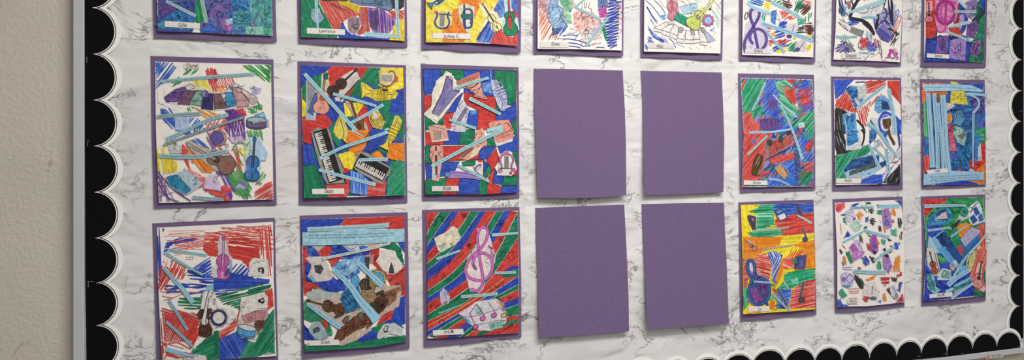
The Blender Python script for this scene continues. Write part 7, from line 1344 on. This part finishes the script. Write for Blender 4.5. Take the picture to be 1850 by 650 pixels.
d.wash('130,180 260,125 350,125 405,200 435,240 425,340 610,250 655,400 640,495 108,556 140,300', ['#2438a8', '#2c44b4', '#1f3098', '#3a54bc'], 30); d.wash('250,60 395,120 290,145', ['#3a9a50', '#4fa860'], 18); d.wash('735,330 772,190 778,495 640,500 655,400', ['#1f6c50', '#2a7c5c', '#185844'], 22); d.hatch('675,0 785,-5 780,130 745,285 600,295 655,170', ['#c4443c', '#d05a4c', '#b8342e'], -70, 14, 13, '#d08078', gap=.05); d.wash('480,180 600,170 600,230 480,260', ['#5a98c0', '#78b0cc'], 20)
d.cut('250,-10 340,-30 480,165 468,215 420,190', '#5a9ace', label='piano keys on pale blue paper').poly('345,-20 480,-10 535,100 482,160', '#1c4a88').wash('350,-10 475,0 525,95 480,145', ['#1c4a88', '#245a9c', '#183c74'], 22)
for i in range(9): d.ink([(300 + i * 17, -10 + i * 22), (330 + i * 17, -30 + i * 21)], '#24508c', 5, False, False)
d.poly('415,130 450,110 485,165 450,190', '#b4b8c4'); d.end(); d.poly('470,-5 522,-5 522,82', '#c4443c'); d.wash('385,150 440,200 430,240 395,210', ['#b87a80', '#c8a0a0'], 14)
d.cut('142,-10 235,-10 265,120 302,272 232,285 150,172', '#c4c9c4', label='two brown string instruments on white paper'); violin(d, 205, 145, 250, -104, '#b4503c', '#4a3a34', .95, w=6); d.ink('225,30 284,250', '#5a4440', 18).ink('225,30 284,250', '#8c6a64', 9); d.end()
d.cut('255,330 262,270 312,200 402,222 410,300 395,330', '#b4ced4', label='teal horn loop piece'); horn_coil(d, 348, 268, 105, 18, '#98c0b8', '#12443c', 5, .95); d.ink('305,305 330,225', '#12443c', 10); d.end()
d.cut('148,262 220,268 245,400 292,432 262,470 215,475 148,410', '#7cb4c4', label='teal trumpet piece at lower left'); trumpet(d, 200, 355, 200, 70, '#3f8c8c', 1.1, '#123c40', w=5); d.end()
d.cut('588,250 595,100 655,15 672,100 622,235', '#ccc684', label='cream horn between two strips'); horn_coil(d, 627, 122, 190, -68, '#dcd48c', '#3a3a1c', 5, .7); d.end()
d.cut('595,290 640,180 690,20 715,-20 785,0 780,150 745,290 772,430 752,462 700,440 640,395', '#cc6a60', label='red guitar piece').hatch('610,280 700,0 780,0 760,200 740,290', ['#c4443c', '#d46a5c', '#b83a34'], -72, 14, 12, '#d48a80', gap=.08).poly('640,370 690,140 745,150 725,320 770,430 750,458', '#dcb4b0'); guitar(d, 706, 270, 290, -80, '#cc8a84', '#6c3c34', '#4a2c28', 1.0, w=6); d.end()
d.strip('645,5 560,90 485,195', 34, T7, 34, col='#8cc0dc'); d.strip('490,190 450,260 400,340', 26, None, 24, col='#a4c4d4'); d.strip('368,385 470,300 595,228', 62, 'They wanted better lives', 48, col='#94bce0', h=11.5); d.strip('435,400 530,350 622,310', 34, None, 44, col='#74b4c0')
d.cut('420,490 450,405 545,385 560,400 440,485', '#98a09c').end(); d.wash('430,400 540,390 600,320 620,340 560,400 440,440', ['#2a7c6c', '#3a8c7c'], 16)
d.strip('790,-175 700,-60 600,40', 24, None, 30, col='#a4c4c4')
d.strip('405,530 520,445 638,362', 30, None, 30, col='#94c0e4'); d.strip('345,455 430,420', 40, None, 36, col='#94c4d8')
d.name('172,482 416,455 421,505 175,521', 'Alex M.', 256, 494, 338, 487, 30)
d.done()
# ---------------------------------------------------------------- camera and room light
cam = bpy.data.cameras.new('camera'); co = bpy.data.objects.new('camera', cam); COL.objects.link(co)
cam.sensor_fit = 'HORIZONTAL'; cam.sensor_width = 36.0; cam.lens = F / 1850 * 36.0
cam.shift_x = 0.0; cam.shift_y = -(325 - CY) / 1850
co.location = (0, CAMY, CAMZ); co.rotation_euler = (pi / 2, 0, -YAW); cam.clip_start = .05
SC.camera = co
def lamp(name, loc, sx, sy, watts, col, rot=(0, 0, 0)):
    l = bpy.data.lights.new(name, 'AREA'); l.shape = 'RECTANGLE'; l.size = sx; l.size_y = sy; l.energy = watts; l.color = col
    o = bpy.data.objects.new(name, l); COL.objects.link(o); o.location = loc; o.rotation_euler = rot
    return o
lamp('ceiling_troffer', (.7, -1.1, 2.7), 1.3, .5, 38, (1, .97, .93))
lamp('ceiling_troffer', (2.6, -1.9, 2.7), 1.2, .6, 20, (.93, .92, 1.0))
lamp('ceiling_troffer', (.6, -3.2, 2.7), 1.2, .6, 20, (1, .97, .93))
w = bpy.data.worlds.new('room'); SC.world = w; w.use_nodes = True
bg = w.node_tree.nodes['Background']; bg.inputs[0].default_value = (1, .97, .93, 1); bg.inputs[1].default_value = .18
vs = SC.view_settings; vs.view_transform = 'Standard'; vs.look = 'None'; vs.gamma = 1; vs.use_curve_mapping = False; vs.exposure = 0.17
